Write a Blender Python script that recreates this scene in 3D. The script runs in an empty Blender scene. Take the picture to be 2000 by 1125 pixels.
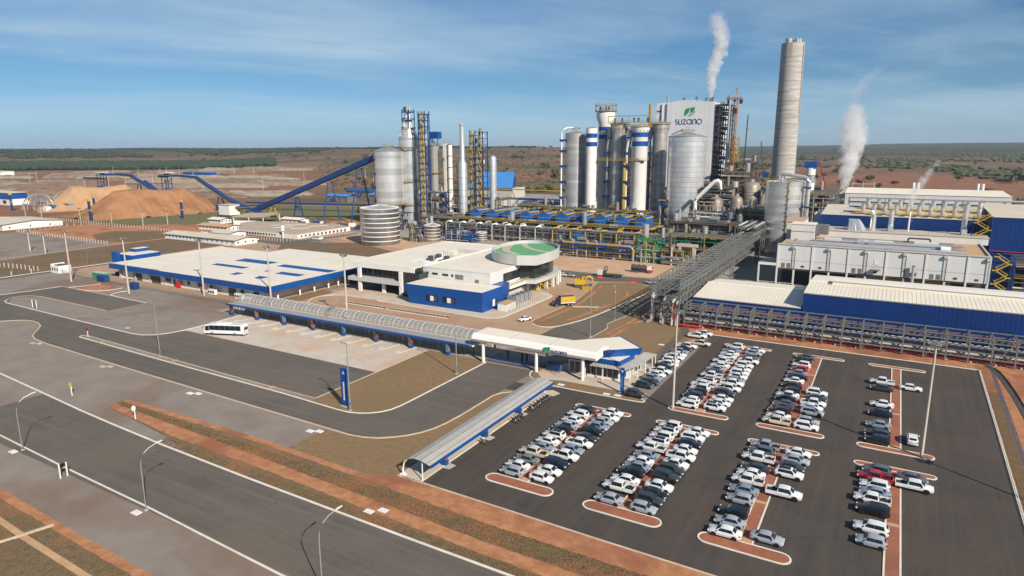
import bpy, math, random
from mathutils import Matrix, Vector
R = math.radians
sc = bpy.context.scene
COL = sc.collection

# ------------------------------------------------------------------ camera
# site frame: +X runs along the car park rows, +Y along its columns, metres
cd = bpy.data.cameras.new('camera'); cam = bpy.data.objects.new('camera', cd); COL.objects.link(cam)
cd.sensor_width = 36.0; cd.lens = 1290/2000*36; cd.clip_start = 1.0; cd.clip_end = 60000
_p, _r = R(12.0), R(-0.2)
_rt = Vector((math.cos(R(30)), math.sin(R(30)), 0)); _fh = Vector((-math.sin(R(30)), math.cos(R(30)), 0))
_F = _fh*math.cos(_p) + Vector((0, 0, -math.sin(_p))); _U0 = _rt.cross(_F)
_X = _rt*math.cos(_r) + _U0*math.sin(_r); _U = _U0*math.cos(_r) - _rt*math.sin(_r)
cam.matrix_world = Matrix(((_X.x, _U.x, -_F.x, 0), (_X.y, _U.y, -_F.y, 0), (_X.z, _U.z, -_F.z, 54.0), (0, 0, 0, 1)))
sc.camera = cam

# ------------------------------------------------------------------ sun and sky
SUN_EL, SUN_AZ = R(34), R(-30)        # azimuth counter-clockwise from +X
sd = bpy.data.lights.new('sun', 'SUN'); sun = bpy.data.objects.new('sun', sd); COL.objects.link(sun)
sd.energy = 5.0; sd.angle = R(0.53); sd.color = (1.0, 0.905, 0.77)
_sv = Vector((math.cos(SUN_AZ)*math.cos(SUN_EL), math.sin(SUN_AZ)*math.cos(SUN_EL), math.sin(SUN_EL)))
sun.rotation_euler = _sv.to_track_quat('Z', 'Y').to_euler()
w = bpy.data.worlds.new('World'); sc.world = w; w.use_nodes = True
nt = w.node_tree; nt.nodes.clear()
def N(t, kind, **kw):
    n = t.nodes.new(kind)
    for k, v in kw.items():
        if k.startswith('i_'):
            n.inputs[int(k[2:]) if k[2:].isdigit() else k[2:]].default_value = v
        else: setattr(n, k, v)
    return n
def LK(t, a, b): t.links.new(a, b)
def MATH(t, op, a, b=None, c=None, clamp=False):
    n = t.nodes.new('ShaderNodeMath'); n.operation = op; n.use_clamp = clamp
    for i, x in enumerate((a, b, c)):
        if x is None: continue
        if isinstance(x, (int, float)): n.inputs[i].default_value = x
        else: t.links.new(x, n.inputs[i])
    return n.outputs[0]
def MIXC(t, fac, a, b, blend='MIX'):
    n = t.nodes.new('ShaderNodeMix'); n.data_type = 'RGBA'; n.blend_type = blend
    for i, x in ((0, fac), (6, a), (7, b)):
        if isinstance(x, (int, float)): n.inputs[i].default_value = x
        elif isinstance(x, tuple): n.inputs[i].default_value = (*x, 1) if len(x) == 3 else x
        else: t.links.new(x, n.inputs[i])
    return n.outputs[2]
def RAMP(t, x, stops):
    n = t.nodes.new('ShaderNodeValToRGB'); e = n.color_ramp.elements
    while len(e) < len(stops): e.new(0.5)
    for k, (pos, c) in zip(e, stops):
        k.position = pos; k.color = (c, c, c, 1) if isinstance(c, (int, float)) else (*c, 1)
    t.links.new(x, n.inputs[0]); return n.outputs[0]
def NOISE(t, vec, scale, detail=4, rough=0.55, dist=0.0):
    n = t.nodes.new('ShaderNodeTexNoise'); n.inputs['Scale'].default_value = scale; n.inputs['Detail'].default_value = detail
    n.inputs['Roughness'].default_value = rough; n.inputs['Distortion'].default_value = dist
    if vec is not None: t.links.new(vec, n.inputs['Vector'])
    return n.outputs['Fac']

sky = N(nt, 'ShaderNodeTexSky', sky_type='NISHITA', sun_disc=False, sun_elevation=SUN_EL, sun_rotation=math.pi/2 - SUN_AZ,
        altitude=350, air_density=1.0, dust_density=0.35, ozone_density=2.5)
tc = N(nt, 'ShaderNodeTexCoord'); sx = N(nt, 'ShaderNodeSeparateXYZ'); LK(nt, tc.outputs['Generated'], sx.inputs[0])
zz = MATH(nt, 'MAXIMUM', MATH(nt, 'ADD', sx.outputs[2], 0.06), 0.03)
cu = MATH(nt, 'DIVIDE', sx.outputs[0], zz); cv = MATH(nt, 'DIVIDE', sx.outputs[1], zz)
def cloud_layer(ang, su, sv, off, scale, lo, hi, dist):
    ca, sa = math.cos(ang), math.sin(ang)
    a = MATH(nt, 'ADD', MATH(nt, 'MULTIPLY', cu, ca*su), MATH(nt, 'MULTIPLY', cv, sa*su))
    b = MATH(nt, 'ADD', MATH(nt, 'MULTIPLY', cu, -sa*sv), MATH(nt, 'MULTIPLY', cv, ca*sv))
    cb = N(nt, 'ShaderNodeCombineXYZ'); LK(nt, a, cb.inputs[0]); LK(nt, b, cb.inputs[1]); cb.inputs[2].default_value = off
    return RAMP(nt, NOISE(nt, cb.outputs[0], scale, 7, 0.6, dist), [(lo, 0.0), (hi, 1.0)])
broad = cloud_layer(R(20), 1.0, 1.0, 13.3, 0.10, 0.40, 0.60, 0.5)
wisp = cloud_layer(R(55), 0.55, 1.2, 5.5, 0.42, 0.30, 0.72, 1.2)
fine = cloud_layer(R(62), 0.4, 1.9, 8.1, 0.9, 0.48, 0.78, 0.8)
cl = MATH(nt, 'ADD', MATH(nt, 'MULTIPLY', broad, MATH(nt, 'ADD', MATH(nt, 'MULTIPLY', wisp, 0.45), 0.50)), MATH(nt, 'MULTIPLY', MATH(nt, 'MULTIPLY', fine, wisp), 0.38), clamp=True)
cl = MATH(nt, 'MULTIPLY', cl, RAMP(nt, sx.outputs[2], [(0.0, 0.3), (0.10, 1.0)]))
tn = nt.nodes.new('ShaderNodeValToRGB'); te = tn.color_ramp.elements; te.new(0.1); te.new(0.22)
for k, (p_, c_) in zip(te, ((0.0, (.325, .50, .82)), (0.10, (.295, .465, .62)), (0.22, (.25, .465, .62)), (1.0, (.285, .465, .60)))): k.position = p_; k.color = (*c_, 1)
LK(nt, sx.outputs[2], tn.inputs[0])
skyc = MIXC(nt, 1.0, sky.outputs[0], tn.outputs[0], 'MULTIPLY')
col = MIXC(nt, MATH(nt, 'MULTIPLY', cl, 0.86), skyc, (4.6, 5.7, 6.3))
bg = N(nt, 'ShaderNodeBackground'); bg.inputs[1].default_value = 0.108; LK(nt, col, bg.inputs[0])
wo = N(nt, 'ShaderNodeOutputWorld'); LK(nt, bg.outputs[0], wo.inputs[0])
sc.view_settings.view_transform = 'Standard'; sc.view_settings.look = 'None'; sc.view_settings.gamma = 1.0
sc.view_settings.exposure = 0.22; sc.view_settings.use_curve_mapping = False
sc.render.engine = 'CYCLES'
sc.cycles.max_bounces = 5; sc.cycles.diffuse_bounces = 1; sc.cycles.glossy_bounces = 2; sc.cycles.transmission_bounces = 3
sc.cycles.transparent_max_bounces = 8; sc.cycles.volume_bounces = 4; sc.cycles.caustics_reflective = False; sc.cycles.caustics_refractive = False
sc.cycles.use_denoising = True; sc.cycles.volume_step_rate = 2.0; sc.cycles.volume_max_steps = 64

# ------------------------------------------------------------------ materials
MATS = {}
def mat(name, c1, c2=None, scale=0.5, rough=0.7, metal=0.0, bump=0.0, bscale=None, c3=None, s3=0.05, spec=0.4, coat=0.0, streak=0.0, contrast=(0.35, 0.65), obj=False, track=None):
    m = bpy.data.materials.new(name); m.use_nodes = True; t = m.node_tree; b = t.nodes['Principled BSDF']
    b.inputs['Roughness'].default_value = rough; b.inputs['Metallic'].default_value = metal
    b.inputs['Specular IOR Level'].default_value = spec; b.inputs['Coat Weight'].default_value = coat
    if obj: vec = N(t, 'ShaderNodeTexCoord').outputs['Object']
    else: vec = N(t, 'ShaderNodeNewGeometry').outputs['Position']
    if streak:
        mp = N(t, 'ShaderNodeMapping'); mp.inputs['Scale'].default_value = (1, 1, streak); LK(t, vec, mp.inputs[0]); svec = mp.outputs[0]
    else: svec = vec
    if c2 is None:
        b.inputs['Base Color'].default_value = (*c1, 1)
    else:
        f = RAMP(t, NOISE(t, svec, scale, 6, 0.62), [(contrast[0], 0.0), (contrast[1], 1.0)])
        c = MIXC(t, f, c1, c2)
        if c3 is not None:
            f3 = RAMP(t, NOISE(t, vec, s3, 5, 0.6, 0.3), [(0.5, 0.0), (0.62, 1.0)])
            c = MIXC(t, f3, c, c3)
        if track:
            mp2 = N(t, 'ShaderNodeMapping'); mp2.inputs['Scale'].default_value = track; LK(t, vec, mp2.inputs[0])
            c = MIXC(t, RAMP(t, NOISE(t, mp2.outputs[0], 1.0, 4, .6), [(.40, 0.0), (.66, .7)]), c, tuple(x*1.5 for x in c1))
            c = MIXC(t, RAMP(t, NOISE(t, vec, .55, 3, .6), [(.62, 0.0), (.74, .5)]), c, tuple(x*.62 for x in c1))
            vo = N(t, 'ShaderNodeTexVoronoi', feature='DISTANCE_TO_EDGE'); vo.inputs['Scale'].default_value = .07; dv = N(t, 'ShaderNodeVectorMath', operation='ADD'); LK(t, vec, dv.inputs[0])
            wn = N(t, 'ShaderNodeTexNoise'); wn.inputs['Scale'].default_value = .25; LK(t, vec, wn.inputs['Vector']); sv_ = N(t, 'ShaderNodeVectorMath', operation='SCALE'); sv_.inputs['Scale'].default_value = 9.0; LK(t, wn.outputs['Color'], sv_.inputs[0]); LK(t, sv_.outputs[0], dv.inputs[1]); LK(t, dv.outputs[0], vo.inputs['Vector'])
            c = MIXC(t, RAMP(t, vo.outputs['Distance'], [(.0, .28), (.005, 0.0)]), c, tuple(x*.5 for x in c1))
        LK(t, c, b.inputs['Base Color'])
    if bump:
        bp = N(t, 'ShaderNodeBump'); bp.inputs['Strength'].default_value = bump; bp.inputs['Distance'].default_value = 0.08
        LK(t, NOISE(t, vec, bscale or scale*4, 3), bp.inputs['Height']); LK(t, bp.outputs[0], b.inputs['Normal'])
    MATS[name] = m; return m
M = {}
M['asphalt'] = mat('asphalt', (0.102, 0.086, 0.072), (0.130, 0.111, 0.094), 0.11, 0.9, bump=0.2, bscale=6, c3=(0.138, 0.112, 0.089), s3=0.035, track=(.015, .9, 1))
M['asphalt_lot'] = mat('asphalt_lot', (0.056, 0.046, 0.039), (0.071, 0.059, 0.050), 0.14, 0.88, bump=0.2, bscale=6, c3=(0.078, 0.057, 0.043), s3=0.06, track=(.7, .02, 1))
M['compact'] = mat('compact_earth', (0.225, 0.188, 0.160), (0.275, 0.232, 0.198), 0.16, 0.95, bump=0.35, bscale=3, c3=(0.21, 0.150, 0.112), s3=0.03)
M['redsoil'] = mat('red_soil', (0.36, 0.145, 0.065), (0.48, 0.235, 0.115), 0.6, 0.95, bump=0.5, bscale=3, c3=(0.30, 0.115, 0.06), s3=0.08)
M['paleoil'] = mat('pale_dirt', (0.50, 0.315, 0.19), (0.58, 0.39, 0.25), 0.12, 0.95, bump=0.3, bscale=2, c3=(0.50, 0.31, 0.18), s3=0.03)
M['drygrass'] = mat('dry_grass', (0.20, 0.128, 0.064), (0.265, 0.172, 0.090), 0.8, 0.95, bump=0.7, bscale=5, c3=(0.215, 0.145, 0.072), s3=0.06)
M['bank'] = mat('bank_grass', (0.135, 0.092, 0.05), (0.18, 0.12, 0.065), 0.3, 0.95, bump=0.5, bscale=3, c3=(0.20, 0.115, 0.06), s3=0.04)
M['verge'] = mat('verge_grass', (0.145, 0.10, 0.05), (0.205, 0.14, 0.075), 0.9, 0.95, bump=0.8, bscale=5, c3=(0.25, 0.13, 0.065), s3=0.09)
M['brick'] = mat('brick_paving', (0.30, 0.105, 0.058), (0.36, 0.14, 0.082), 0.6, 0.9, bump=0.4, bscale=6, c3=(0.26, 0.10, 0.06), s3=0.15)
M['yard'] = mat('block_paving', (0.38, 0.245, 0.155), (0.45, 0.305, 0.205), 0.25, 0.9, bump=0.3, bscale=4, c3=(0.40, 0.23, 0.145), s3=0.04)
M['apron'] = mat('apron_concrete', (0.50, 0.43, 0.355), (0.58, 0.51, 0.44), 0.16, 0.85, bump=0.2, bscale=3, c3=(0.55, 0.385, 0.26), s3=0.06)
M['concrete'] = mat('concrete', (0.46, 0.42, 0.36), (0.54, 0.49, 0.43), 0.4, 0.85, bump=0.2)
M['concrete_dark'] = mat('concrete_dark', (0.30, 0.26, 0.22), (0.36, 0.32, 0.27), 0.3, 0.85, bump=0.2)
M['kerb'] = mat('kerb_paint', (0.78, 0.74, 0.66), (0.66, 0.60, 0.50), 0.5, 0.7)
M['kerbdirty'] = mat('kerb_dusty', (0.62, 0.50, 0.38), (0.52, 0.40, 0.28), 0.4, 0.8)
M['tan'] = mat('tan_gutter', (0.55, 0.36, 0.20), (0.47, 0.28, 0.15), 0.4, 0.9, bump=0.3)
M['roofwhite'] = mat('roof_sheet', (0.82, 0.75, 0.635), (0.76, 0.685, 0.57), 0.09, 0.55, spec=0.4)
M['roofbeige'] = mat('roof_sheet_beige', (0.66, 0.58, 0.46), (0.60, 0.51, 0.40), 0.1, 0.6)
M['roofold'] = mat('roof_old', (0.42, 0.33, 0.24), (0.48, 0.39, 0.29), 0.2, 0.75)
M['white'] = mat('white_paint', (0.82, 0.80, 0.76), (0.75, 0.73, 0.69), 0.15, 0.55)
M['whiteclad'] = mat('white_cladding', (0.70, 0.72, 0.73), (0.63, 0.65, 0.66), 0.08, 0.45)
M['panel'] = mat('concrete_panel', (0.70, 0.70, 0.68), (0.64, 0.64, 0.62), 0.2, 0.6, streak=0.3)
M['greywhite'] = mat('grey_fascia', (0.56, 0.56, 0.54), (0.50, 0.50, 0.485), 0.2, 0.5)
M['blue'] = mat('blue_cladding', (0.003, 0.076, 0.31), (0.003, 0.064, 0.265), 0.1, 0.42)
M['bluedark'] = mat('blue_cladding_dark', (0.004, 0.038, 0.185), (0.004, 0.032, 0.155), 0.1, 0.45)
M['bluesteel'] = mat('blue_steel', (0.010, 0.052, 0.20), (0.010, 0.038, 0.14), 0.5, 0.5)
M['bluehood'] = mat('blue_hood', (0.016, 0.125, 0.40), (0.012, 0.10, 0.33), 0.5, 0.45)
M['bluelight'] = mat('blue_roof', (0.06, 0.26, 0.62), (0.05, 0.22, 0.55), 0.1, 0.5)
M['navy'] = mat('navy', (0.006, 0.014, 0.045), (0.01, 0.02, 0.06), 0.5, 0.5)
M['yellow'] = mat('yellow_paint', (0.62, 0.40, 0.02), (0.50, 0.33, 0.03), 0.6, 0.5)
M['gold'] = mat('yellow_steel', (0.44, 0.30, 0.045), (0.32, 0.23, 0.055), 0.8, 0.55)
M['orange'] = mat('orange_paint', (0.58, 0.22, 0.03), (0.48, 0.18, 0.03), 0.6, 0.5)
M['redpaint'] = mat('red_paint', (0.55, 0.02, 0.025), (0.45, 0.03, 0.03), 0.6, 0.45)
M['pinkpipe'] = mat('red_pipe', (0.50, 0.03, 0.075), (0.42, 0.04, 0.08), 0.6, 0.5)
M['green'] = mat('green_paint', (0.01, 0.30, 0.14), (0.01, 0.25, 0.12), 0.6, 0.5)
M['padgreen'] = mat('helipad_green', (0.11, 0.33, 0.15), (0.14, 0.38, 0.18), 0.5, 0.8)
M['padbeige'] = mat('helipad_beige', (0.50, 0.44, 0.36), (0.46, 0.40, 0.33), 0.5, 0.8)
M['steel'] = mat('grey_steel', (0.24, 0.245, 0.24), (0.18, 0.18, 0.175), 0.6, 0.5, metal=0.3)
M['steelpale'] = mat('galvanised', (0.50, 0.51, 0.51), (0.40, 0.41, 0.41), 0.5, 0.42, metal=0.6)
M['insul'] = mat('insulation', (0.34, 0.295, 0.245), (0.25, 0.215, 0.18), 0.4, 0.5, metal=0.3)
M['rust'] = mat('brown_steel', (0.15, 0.105, 0.075), (0.09, 0.07, 0.055), 0.5, 0.7)
M['steeldark'] = mat('dark_steel', (0.06, 0.06, 0.062), (0.09, 0.085, 0.08), 0.5, 0.6)
M['silo'] = mat('silo_metal', (0.80, 0.80, 0.79), (0.68, 0.68, 0.67), 0.25, 0.28, metal=0.6, streak=0.12)
M['silodull'] = mat('silo_metal_dull', (0.58, 0.57, 0.55), (0.44, 0.43, 0.41), 0.3, 0.40, metal=0.5, streak=0.12)
M['alu'] = mat('aluminium_cladding', (0.76, 0.75, 0.74), (0.66, 0.65, 0.64), 0.3, 0.32, metal=0.6)
M['chim'] = mat('chimney_concrete', (0.52, 0.51, 0.49), (0.30, 0.285, 0.26), 0.08, 0.9, streak=16.0, c3=(0.42, 0.40, 0.37), s3=0.03, bump=0.1, contrast=(.42, .60))
M['chip'] = mat('wood_chips', (0.30, 0.145, 0.068), (0.38, 0.195, 0.095), 0.10, 0.97, bump=0.8, bscale=1.2, c3=(0.26, 0.122, 0.055), s3=0.035)
M['logs'] = mat('logs', (0.16, 0.12, 0.09), (0.28, 0.23, 0.185), 0.12, 0.95, bump=0.8, bscale=0.6, c3=(0.20, 0.13, 0.09), s3=0.03, streak=4)
M['glass'] = mat('dark_glass', (0.02, 0.03, 0.035), None, rough=0.08, spec=0.6)
M['carglass'] = mat('car_glass', (0.012, 0.018, 0.024), None, rough=0.07, spec=0.6)
M['tyre'] = mat('tyre', (0.018, 0.018, 0.019), None, rough=0.85)
M['rim'] = mat('rim', (0.42, 0.43, 0.45), None, rough=0.35, metal=0.7)
M['black'] = mat('black_plastic', (0.015, 0.015, 0.016), None, rough=0.5)
M['lamp'] = mat('lamp_lens', (0.75, 0.77, 0.78), None, rough=0.15)
M['tail'] = mat('tail_lens', (0.35, 0.012, 0.012), None, rough=0.2)
M['logoblue'] = mat('logo_blue', (0.012, 0.045, 0.16), None, rough=0.6)
M['logogreen'] = mat('logo_green', (0.0, 0.26, 0.085), None, rough=0.6)
M['trunk'] = mat('bark', (0.09, 0.06, 0.04), (0.13, 0.09, 0.06), 2, 0.9)
M['leaf'] = mat('leaf', (0.055, 0.065, 0.028), (0.095, 0.10, 0.045), 0.15, 0.8)
M['leafb'] = mat('leaf_olive', (0.075, 0.075, 0.032), (0.12, 0.11, 0.05), 0.15, 0.8)
M['euc'] = mat('eucalyptus', (0.024, 0.042, 0.022), (0.04, 0.062, 0.03), 0.05, 0.85)
M['panelbeige'] = mat('fence_panel', (0.52, 0.42, 0.29), (0.46, 0.36, 0.25), 0.4, 0.8)
def paint(name, c): M[name] = mat('paint_'+name, c, None, rough=0.28, spec=0.5, coat=0.6)
for n_, c_ in dict(p_white=(0.75, 0.76, 0.76), p_silver=(0.34, 0.37, 0.41), p_bluesilver=(0.22, 0.27, 0.34), p_grey=(0.10, 0.11, 0.125), p_dark=(0.035, 0.04, 0.05), p_black=(0.010, 0.011, 0.013), p_navy=(0.010, 0.016, 0.04),
                   p_red=(0.42, 0.012, 0.02), p_maroon=(0.05, 0.012, 0.015), p_green=(0.15, 0.19, 0.175), p_cream=(0.66, 0.57, 0.45)).items(): paint(n_, c_)

# ------------------------------------------------------------------ mesh helpers
class MB:
    def __init__(s): s.v = []; s.f = []; s.m = []
    def add(s, vs, fs, mi=0):
        o = len(s.v); s.v += [tuple(p) for p in vs]; s.f += [tuple(i+o for i in f) for f in fs]; s.m += [mi]*len(fs); return s
    def box(s, x0, x1, y0, y1, z0, z1, mi=0):
        return s.add([(x0, y0, z0), (x1, y0, z0), (x1, y1, z0), (x0, y1, z0), (x0, y0, z1), (x1, y0, z1), (x1, y1, z1), (x0, y1, z1)],
                     [(0, 3, 2, 1), (4, 5, 6, 7), (0, 1, 5, 4), (1, 2, 6, 5), (2, 3, 7, 6), (3, 0, 4, 7)], mi)
    def prism(s, poly, z0, z1, mi=0, top=None):
        n = len(poly); tp = top or poly
        return s.add([(x, y, z0) for x, y in poly]+[(x, y, z1) for x, y in tp],
                     [tuple(range(n-1, -1, -1)), tuple(range(n, 2*n))]+[(i, (i+1) % n, n+(i+1) % n, n+i) for i in range(n)], mi)
    def cone(s, p0, p1, r0, r1, n=16, caps=True, mi=0):
        p0 = Vector(p0); p1 = Vector(p1); d = (p1-p0).normalized()
        a = d.cross(Vector((0, 0, 1)) if abs(d.z) < 0.99 else Vector((1, 0, 0))).normalized(); b = d.cross(a)
        vs = [p0+(a*math.cos(2*math.pi*i/n)+b*math.sin(2*math.pi*i/n))*r0 for i in range(n)]+[p1+(a*math.cos(2*math.pi*i/n)+b*math.sin(2*math.pi*i/n))*r1 for i in range(n)]
        fs = [((i+1) % n, i, n+i, n+(i+1) % n) for i in range(n)]
        if caps: fs += [tuple(range(n)), tuple(range(2*n-1, n-1, -1))]
        return s.add(vs, fs, mi)
    def tube(s, pts, r, n=8, mi=0):
        pts = [Vector(p) for p in pts]; rings = []
        for i, p in enumerate(pts):
            d = ((pts[min(i+1, len(pts)-1)]-p).normalized()+(p-pts[max(i-1, 0)]).normalized()).normalized()
            ref = Vector((0, 0, 1)) if abs(d.z) < 0.95 else Vector((0, 1, 0))
            a = d.cross(ref).normalized(); b = d.cross(a)
            rr = r[i] if isinstance(r, (list, tuple)) else r
            rings.append([p+(a*math.cos(2*math.pi*k/n)+b*math.sin(2*math.pi*k/n))*rr for k in range(n)])
        vs = [q for g in rings for q in g]; fs = []
        for i in range(len(pts)-1):
            for k in range(n): fs.append((i*n+(k+1) % n, i*n+k, (i+1)*n+k, (i+1)*n+(k+1) % n))
        fs += [tuple(range(n)), tuple(range(len(vs)-1, len(vs)-n-1, -1))]
        return s.add(vs, fs, mi)
    def lathe(s, prof, c=(0, 0), n=40, mi=0):
        vs = []; fs = []
        for r_, z in prof: vs += [(c[0]+r_*math.cos(2*math.pi*k/n), c[1]+r_*math.sin(2*math.pi*k/n), z) for k in range(n)]
        for i in range(len(prof)-1):
            for k in range(n): fs.append((i*n+k, i*n+(k+1) % n, (i+1)*n+(k+1) % n, (i+1)*n+k))
        return s.add(vs, fs, mi)
    def mesh(s, name, mats, smooth=False, off=(0, 0, 0)):
        me = bpy.data.meshes.new(name)
        me.from_pydata([(x-off[0], y-off[1], z-off[2]) for x, y, z in s.v], [], s.f)
        for m_ in (mats if isinstance(mats, (list, tuple)) else [mats]): me.materials.append(m_)
        if any(s.m): me.polygons.foreach_set('material_index', s.m)
        if smooth:
            me.polygons.foreach_set('use_smooth', [True]*len(me.polygons)); me.set_sharp_from_angle(angle=R(40))
        me.update(); return me
    def build(s, name, mats, parent=None, smooth=False, local=False):
        off = (0, 0, 0) if local else wloc(parent)
        return link(name, s.mesh(name, mats, smooth, off), parent)
def wloc(o):
    v = Vector((0, 0, 0))
    while o is not None: v += o.location; o = o.parent
    return v
def link(name, data, parent=None, loc=None):
    o = bpy.data.objects.new(name, data); COL.objects.link(o)
    if parent is not None: o.parent = parent
    if loc is not None: o.location = loc
    return o
def tag(o, label=None, cat=None, group=None, kind=None):
    if label: o['label'] = label
    if cat: o['category'] = cat
    if group: o['group'] = group
    if kind: o['kind'] = kind
    return o
def thing(name, label, cat, loc=(0, 0, 0), rz=0.0, group=None):
    o = link(name, None, None, loc); o.rotation_euler = (0, 0, rz); o.empty_display_size = 0.5
    return tag(o, label, cat, group)
_unit = {}
def ubox(m):
    k = ('b', m.name)
    if k not in _unit: _unit[k] = MB().box(-.5, .5, -.5, .5, -.5, .5).mesh('unit_box_'+m.name, m)
    return _unit[k]
def ucyl(m, n=10):
    k = ('c', m.name, n)
    if k not in _unit: _unit[k] = MB().cone((0, 0, -.5), (0, 0, .5), 1, 1, n).mesh('unit_cyl_'+m.name, m, True)
    return _unit[k]
def bx(parent, name, m, x0, x1, y0, y1, z0, z1, rz=0.0):
    o = link(name, ubox(m), parent); p = wloc(parent)
    o.location = ((x0+x1)/2-p.x, (y0+y1)/2-p.y, (z0+z1)/2-p.z); o.scale = (abs(x1-x0), abs(y1-y0), abs(z1-z0)); o.rotation_euler = (0, 0, rz); return o
def cy(parent, name, m, p0, p1, r, n=10):
    o = link(name, ucyl(m, n), parent); p = wloc(parent); a = Vector(p0); b = Vector(p1); d = b-a
    o.location = (a+b)/2-p; o.rotation_mode = 'QUATERNION'; o.rotation_quaternion = d.to_track_quat('Z', 'Y'); o.scale = (r, r, d.length); return o
def bar(parent, name, m, p0, p1, t=0.25):
    o = link(name, ubox(m), parent); p = wloc(parent); a = Vector(p0); b = Vector(p1); d = b-a
    o.location = (a+b)/2-p; o.rotation_mode = 'QUATERNION'; o.rotation_quaternion = d.to_track_quat('Z', 'Y'); o.scale = (t, t, d.length); return o
def offset_line(pts, d):
    out = []
    for i, p in enumerate(pts):
        a = Vector(pts[max(i-1, 0)]); b = Vector(pts[min(i+1, len(pts)-1)]); t_ = (b-a).normalized()
        out.append((p[0]-t_.y*d, p[1]+t_.x*d))
    return out
def smooth_line(pts, it=2):
    for _ in range(it):
        q = [pts[0]]
        for a, b in zip(pts, pts[1:]): q += [(a[0]*.75+b[0]*.25, a[1]*.75+b[1]*.25), (a[0]*.25+b[0]*.75, a[1]*.25+b[1]*.75)]
        pts = q+[pts[-1]]
    return pts
def strip_obj(name, m, pts, width, z0, z1, parent=None, closed=False):
    if closed: pts = pts+[pts[0]]
    L_ = offset_line(pts, width/2); R_ = offset_line(pts, -width/2); n = len(pts)
    if closed:
        t_ = (Vector(pts[1])-Vector(pts[-2])).normalized()
        for l, d in ((L_, width/2), (R_, -width/2)):
            q = (pts[0][0]-t_.y*d, pts[0][1]+t_.x*d); l[0] = q; l[-1] = q
    mb = MB(); vs = [(x, y, z0) for x, y in L_]+[(x, y, z0) for x, y in R_]+[(x, y, z1) for x, y in L_]+[(x, y, z1) for x, y in R_]; fs = []
    for i in range(n-1):
        fs += [(2*n+i, 3*n+i, 3*n+i+1, 2*n+i+1), (i, 2*n+i, 2*n+i+1, i+1), (n+i, n+i+1, 3*n+i+1, 3*n+i)]
    if not closed: fs += [(0, n, 3*n, 2*n), (n-1, 3*n-1, 4*n-1, 2*n-1)]
    mb.add(vs, fs); return mb.build(name, m, parent)
def rough_poly(poly, step=2.5, amp=0.22, seed=1):
    rn_ = random.Random(seed*7+len(poly)); out = []
    for i, a in enumerate(poly):
        b_ = poly[(i+1) % len(poly)]; l = math.hypot(b_[0]-a[0], b_[1]-a[1]); n = max(1, min(140, int(l/step))); nx, ny = (-(b_[1]-a[1])/max(l, 1e-6), (b_[0]-a[0])/max(l, 1e-6))
        for k in range(n):
            d = rn_.gauss(0, amp*.6) if k else 0; f = k/n; out.append((a[0]+(b_[0]-a[0])*f+nx*d, a[1]+(b_[1]-a[1])*f+ny*d))
    return out
def flat(name, m, poly, z, parent=None, kind='structure'):
    if m.name in ('red_soil', 'dry_grass', 'verge_grass', 'pale_dirt'): poly = rough_poly(poly, .9, 0.07 if m.name == 'dry_grass' else 0.13)
    o = MB().add([(x, y, z) for x, y in poly], [tuple(range(len(poly)))]).build(name, m, parent)
    if parent is None: o['kind'] = kind
    return o
def kerb(pts, width=0.32, h=0.13, m=None, sm=0, closed=False):
    if sm: pts = smooth_line(pts, sm)
    o = strip_obj('kerb', m or M['kerb'], pts, width, 0.0, h, closed=closed); o['kind'] = 'structure'; return o
# ------------------------------------------------------------------ terrain
def sstep(a, b, x):
    t_ = min(1, max(0, (x-a)/(b-a))); return t_*t_*(3-2*t_)
def hills(x, y):
    d = math.hypot(x, y)
    if d < 700: return 0.0
    xc = x*_rt.x+y*_rt.y; yc = x*_fh.x+y*_fh.y; az = math.degrees(math.atan2(xc, yc))
    rgt = sstep(4, 17, az) if az < 100 else 1.0
    lft = sstep(-12, -26, az)
    wv = 4.5*math.sin(x*0.0021+1.3)*math.sin(y*0.0017)+2.5*math.sin(x*0.005+y*0.004)
    left = (sstep(1500, 4600, d)*lft+sstep(900, 3400, d)*(1-lft))*(50+wv*0.6)+(1-lft)*sstep(1200, 2600, d)*4
    right = sstep(2600, 9000, d)*(66+16*math.sin(az*0.16+1.9)+wv)+sstep(900, 3000, d)*6
    return left*(1-rgt)+right*rgt
tb = MB(); rings = [0.0]+[40*1.062**i for i in range(98)]; NA = 288
tb.v.append((0, 0, -0.06))
for rr in rings[1:]:
    for k in range(NA):
        a = 2*math.pi*k/NA; x, y = rr*math.cos(a), rr*math.sin(a); tb.v.append((x, y, hills(x, y)-0.06))
for k in range(NA): tb.f.append((0, 1+k, 1+(k+1) % NA))
for i in range(len(rings)-2):
    for k in range(NA): tb.f.append((1+i*NA+k, 1+(i+1)*NA+k, 1+(i+1)*NA+(k+1) % NA, 1+i*NA+(k+1) % NA))
tb.m = [0]*len(tb.f)
gm = bpy.data.materials.new('terrain'); gm.use_nodes = True; t = gm.node_tree; b = t.nodes['Principled BSDF']; b.inputs['Roughness'].default_value = 1.0; b.inputs['Specular IOR Level'].default_value = 0.1
pos = N(t, 'ShaderNodeNewGeometry').outputs['Position']; ln = N(t, 'ShaderNodeVectorMath', operation='LENGTH'); LK(t, pos, ln.inputs[0]); dist = ln.outputs['Value']
n1 = NOISE(t, pos, 0.0045, 7, 0.62, 0.4); n2 = NOISE(t, pos, 0.03, 6, 0.6); n3 = NOISE(t, pos, 0.0011, 5, 0.6, 0.5)
soil = MIXC(t, RAMP(t, n2, [(0.35, 0), (0.65, 1)]), (0.23, 0.103, 0.060), (0.29, 0.150, 0.094))
gras = MIXC(t, RAMP(t, n2, [(0.3, 0), (0.7, 1)]), (0.165, 0.108, 0.070), (0.24, 0.163, 0.108))
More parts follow.
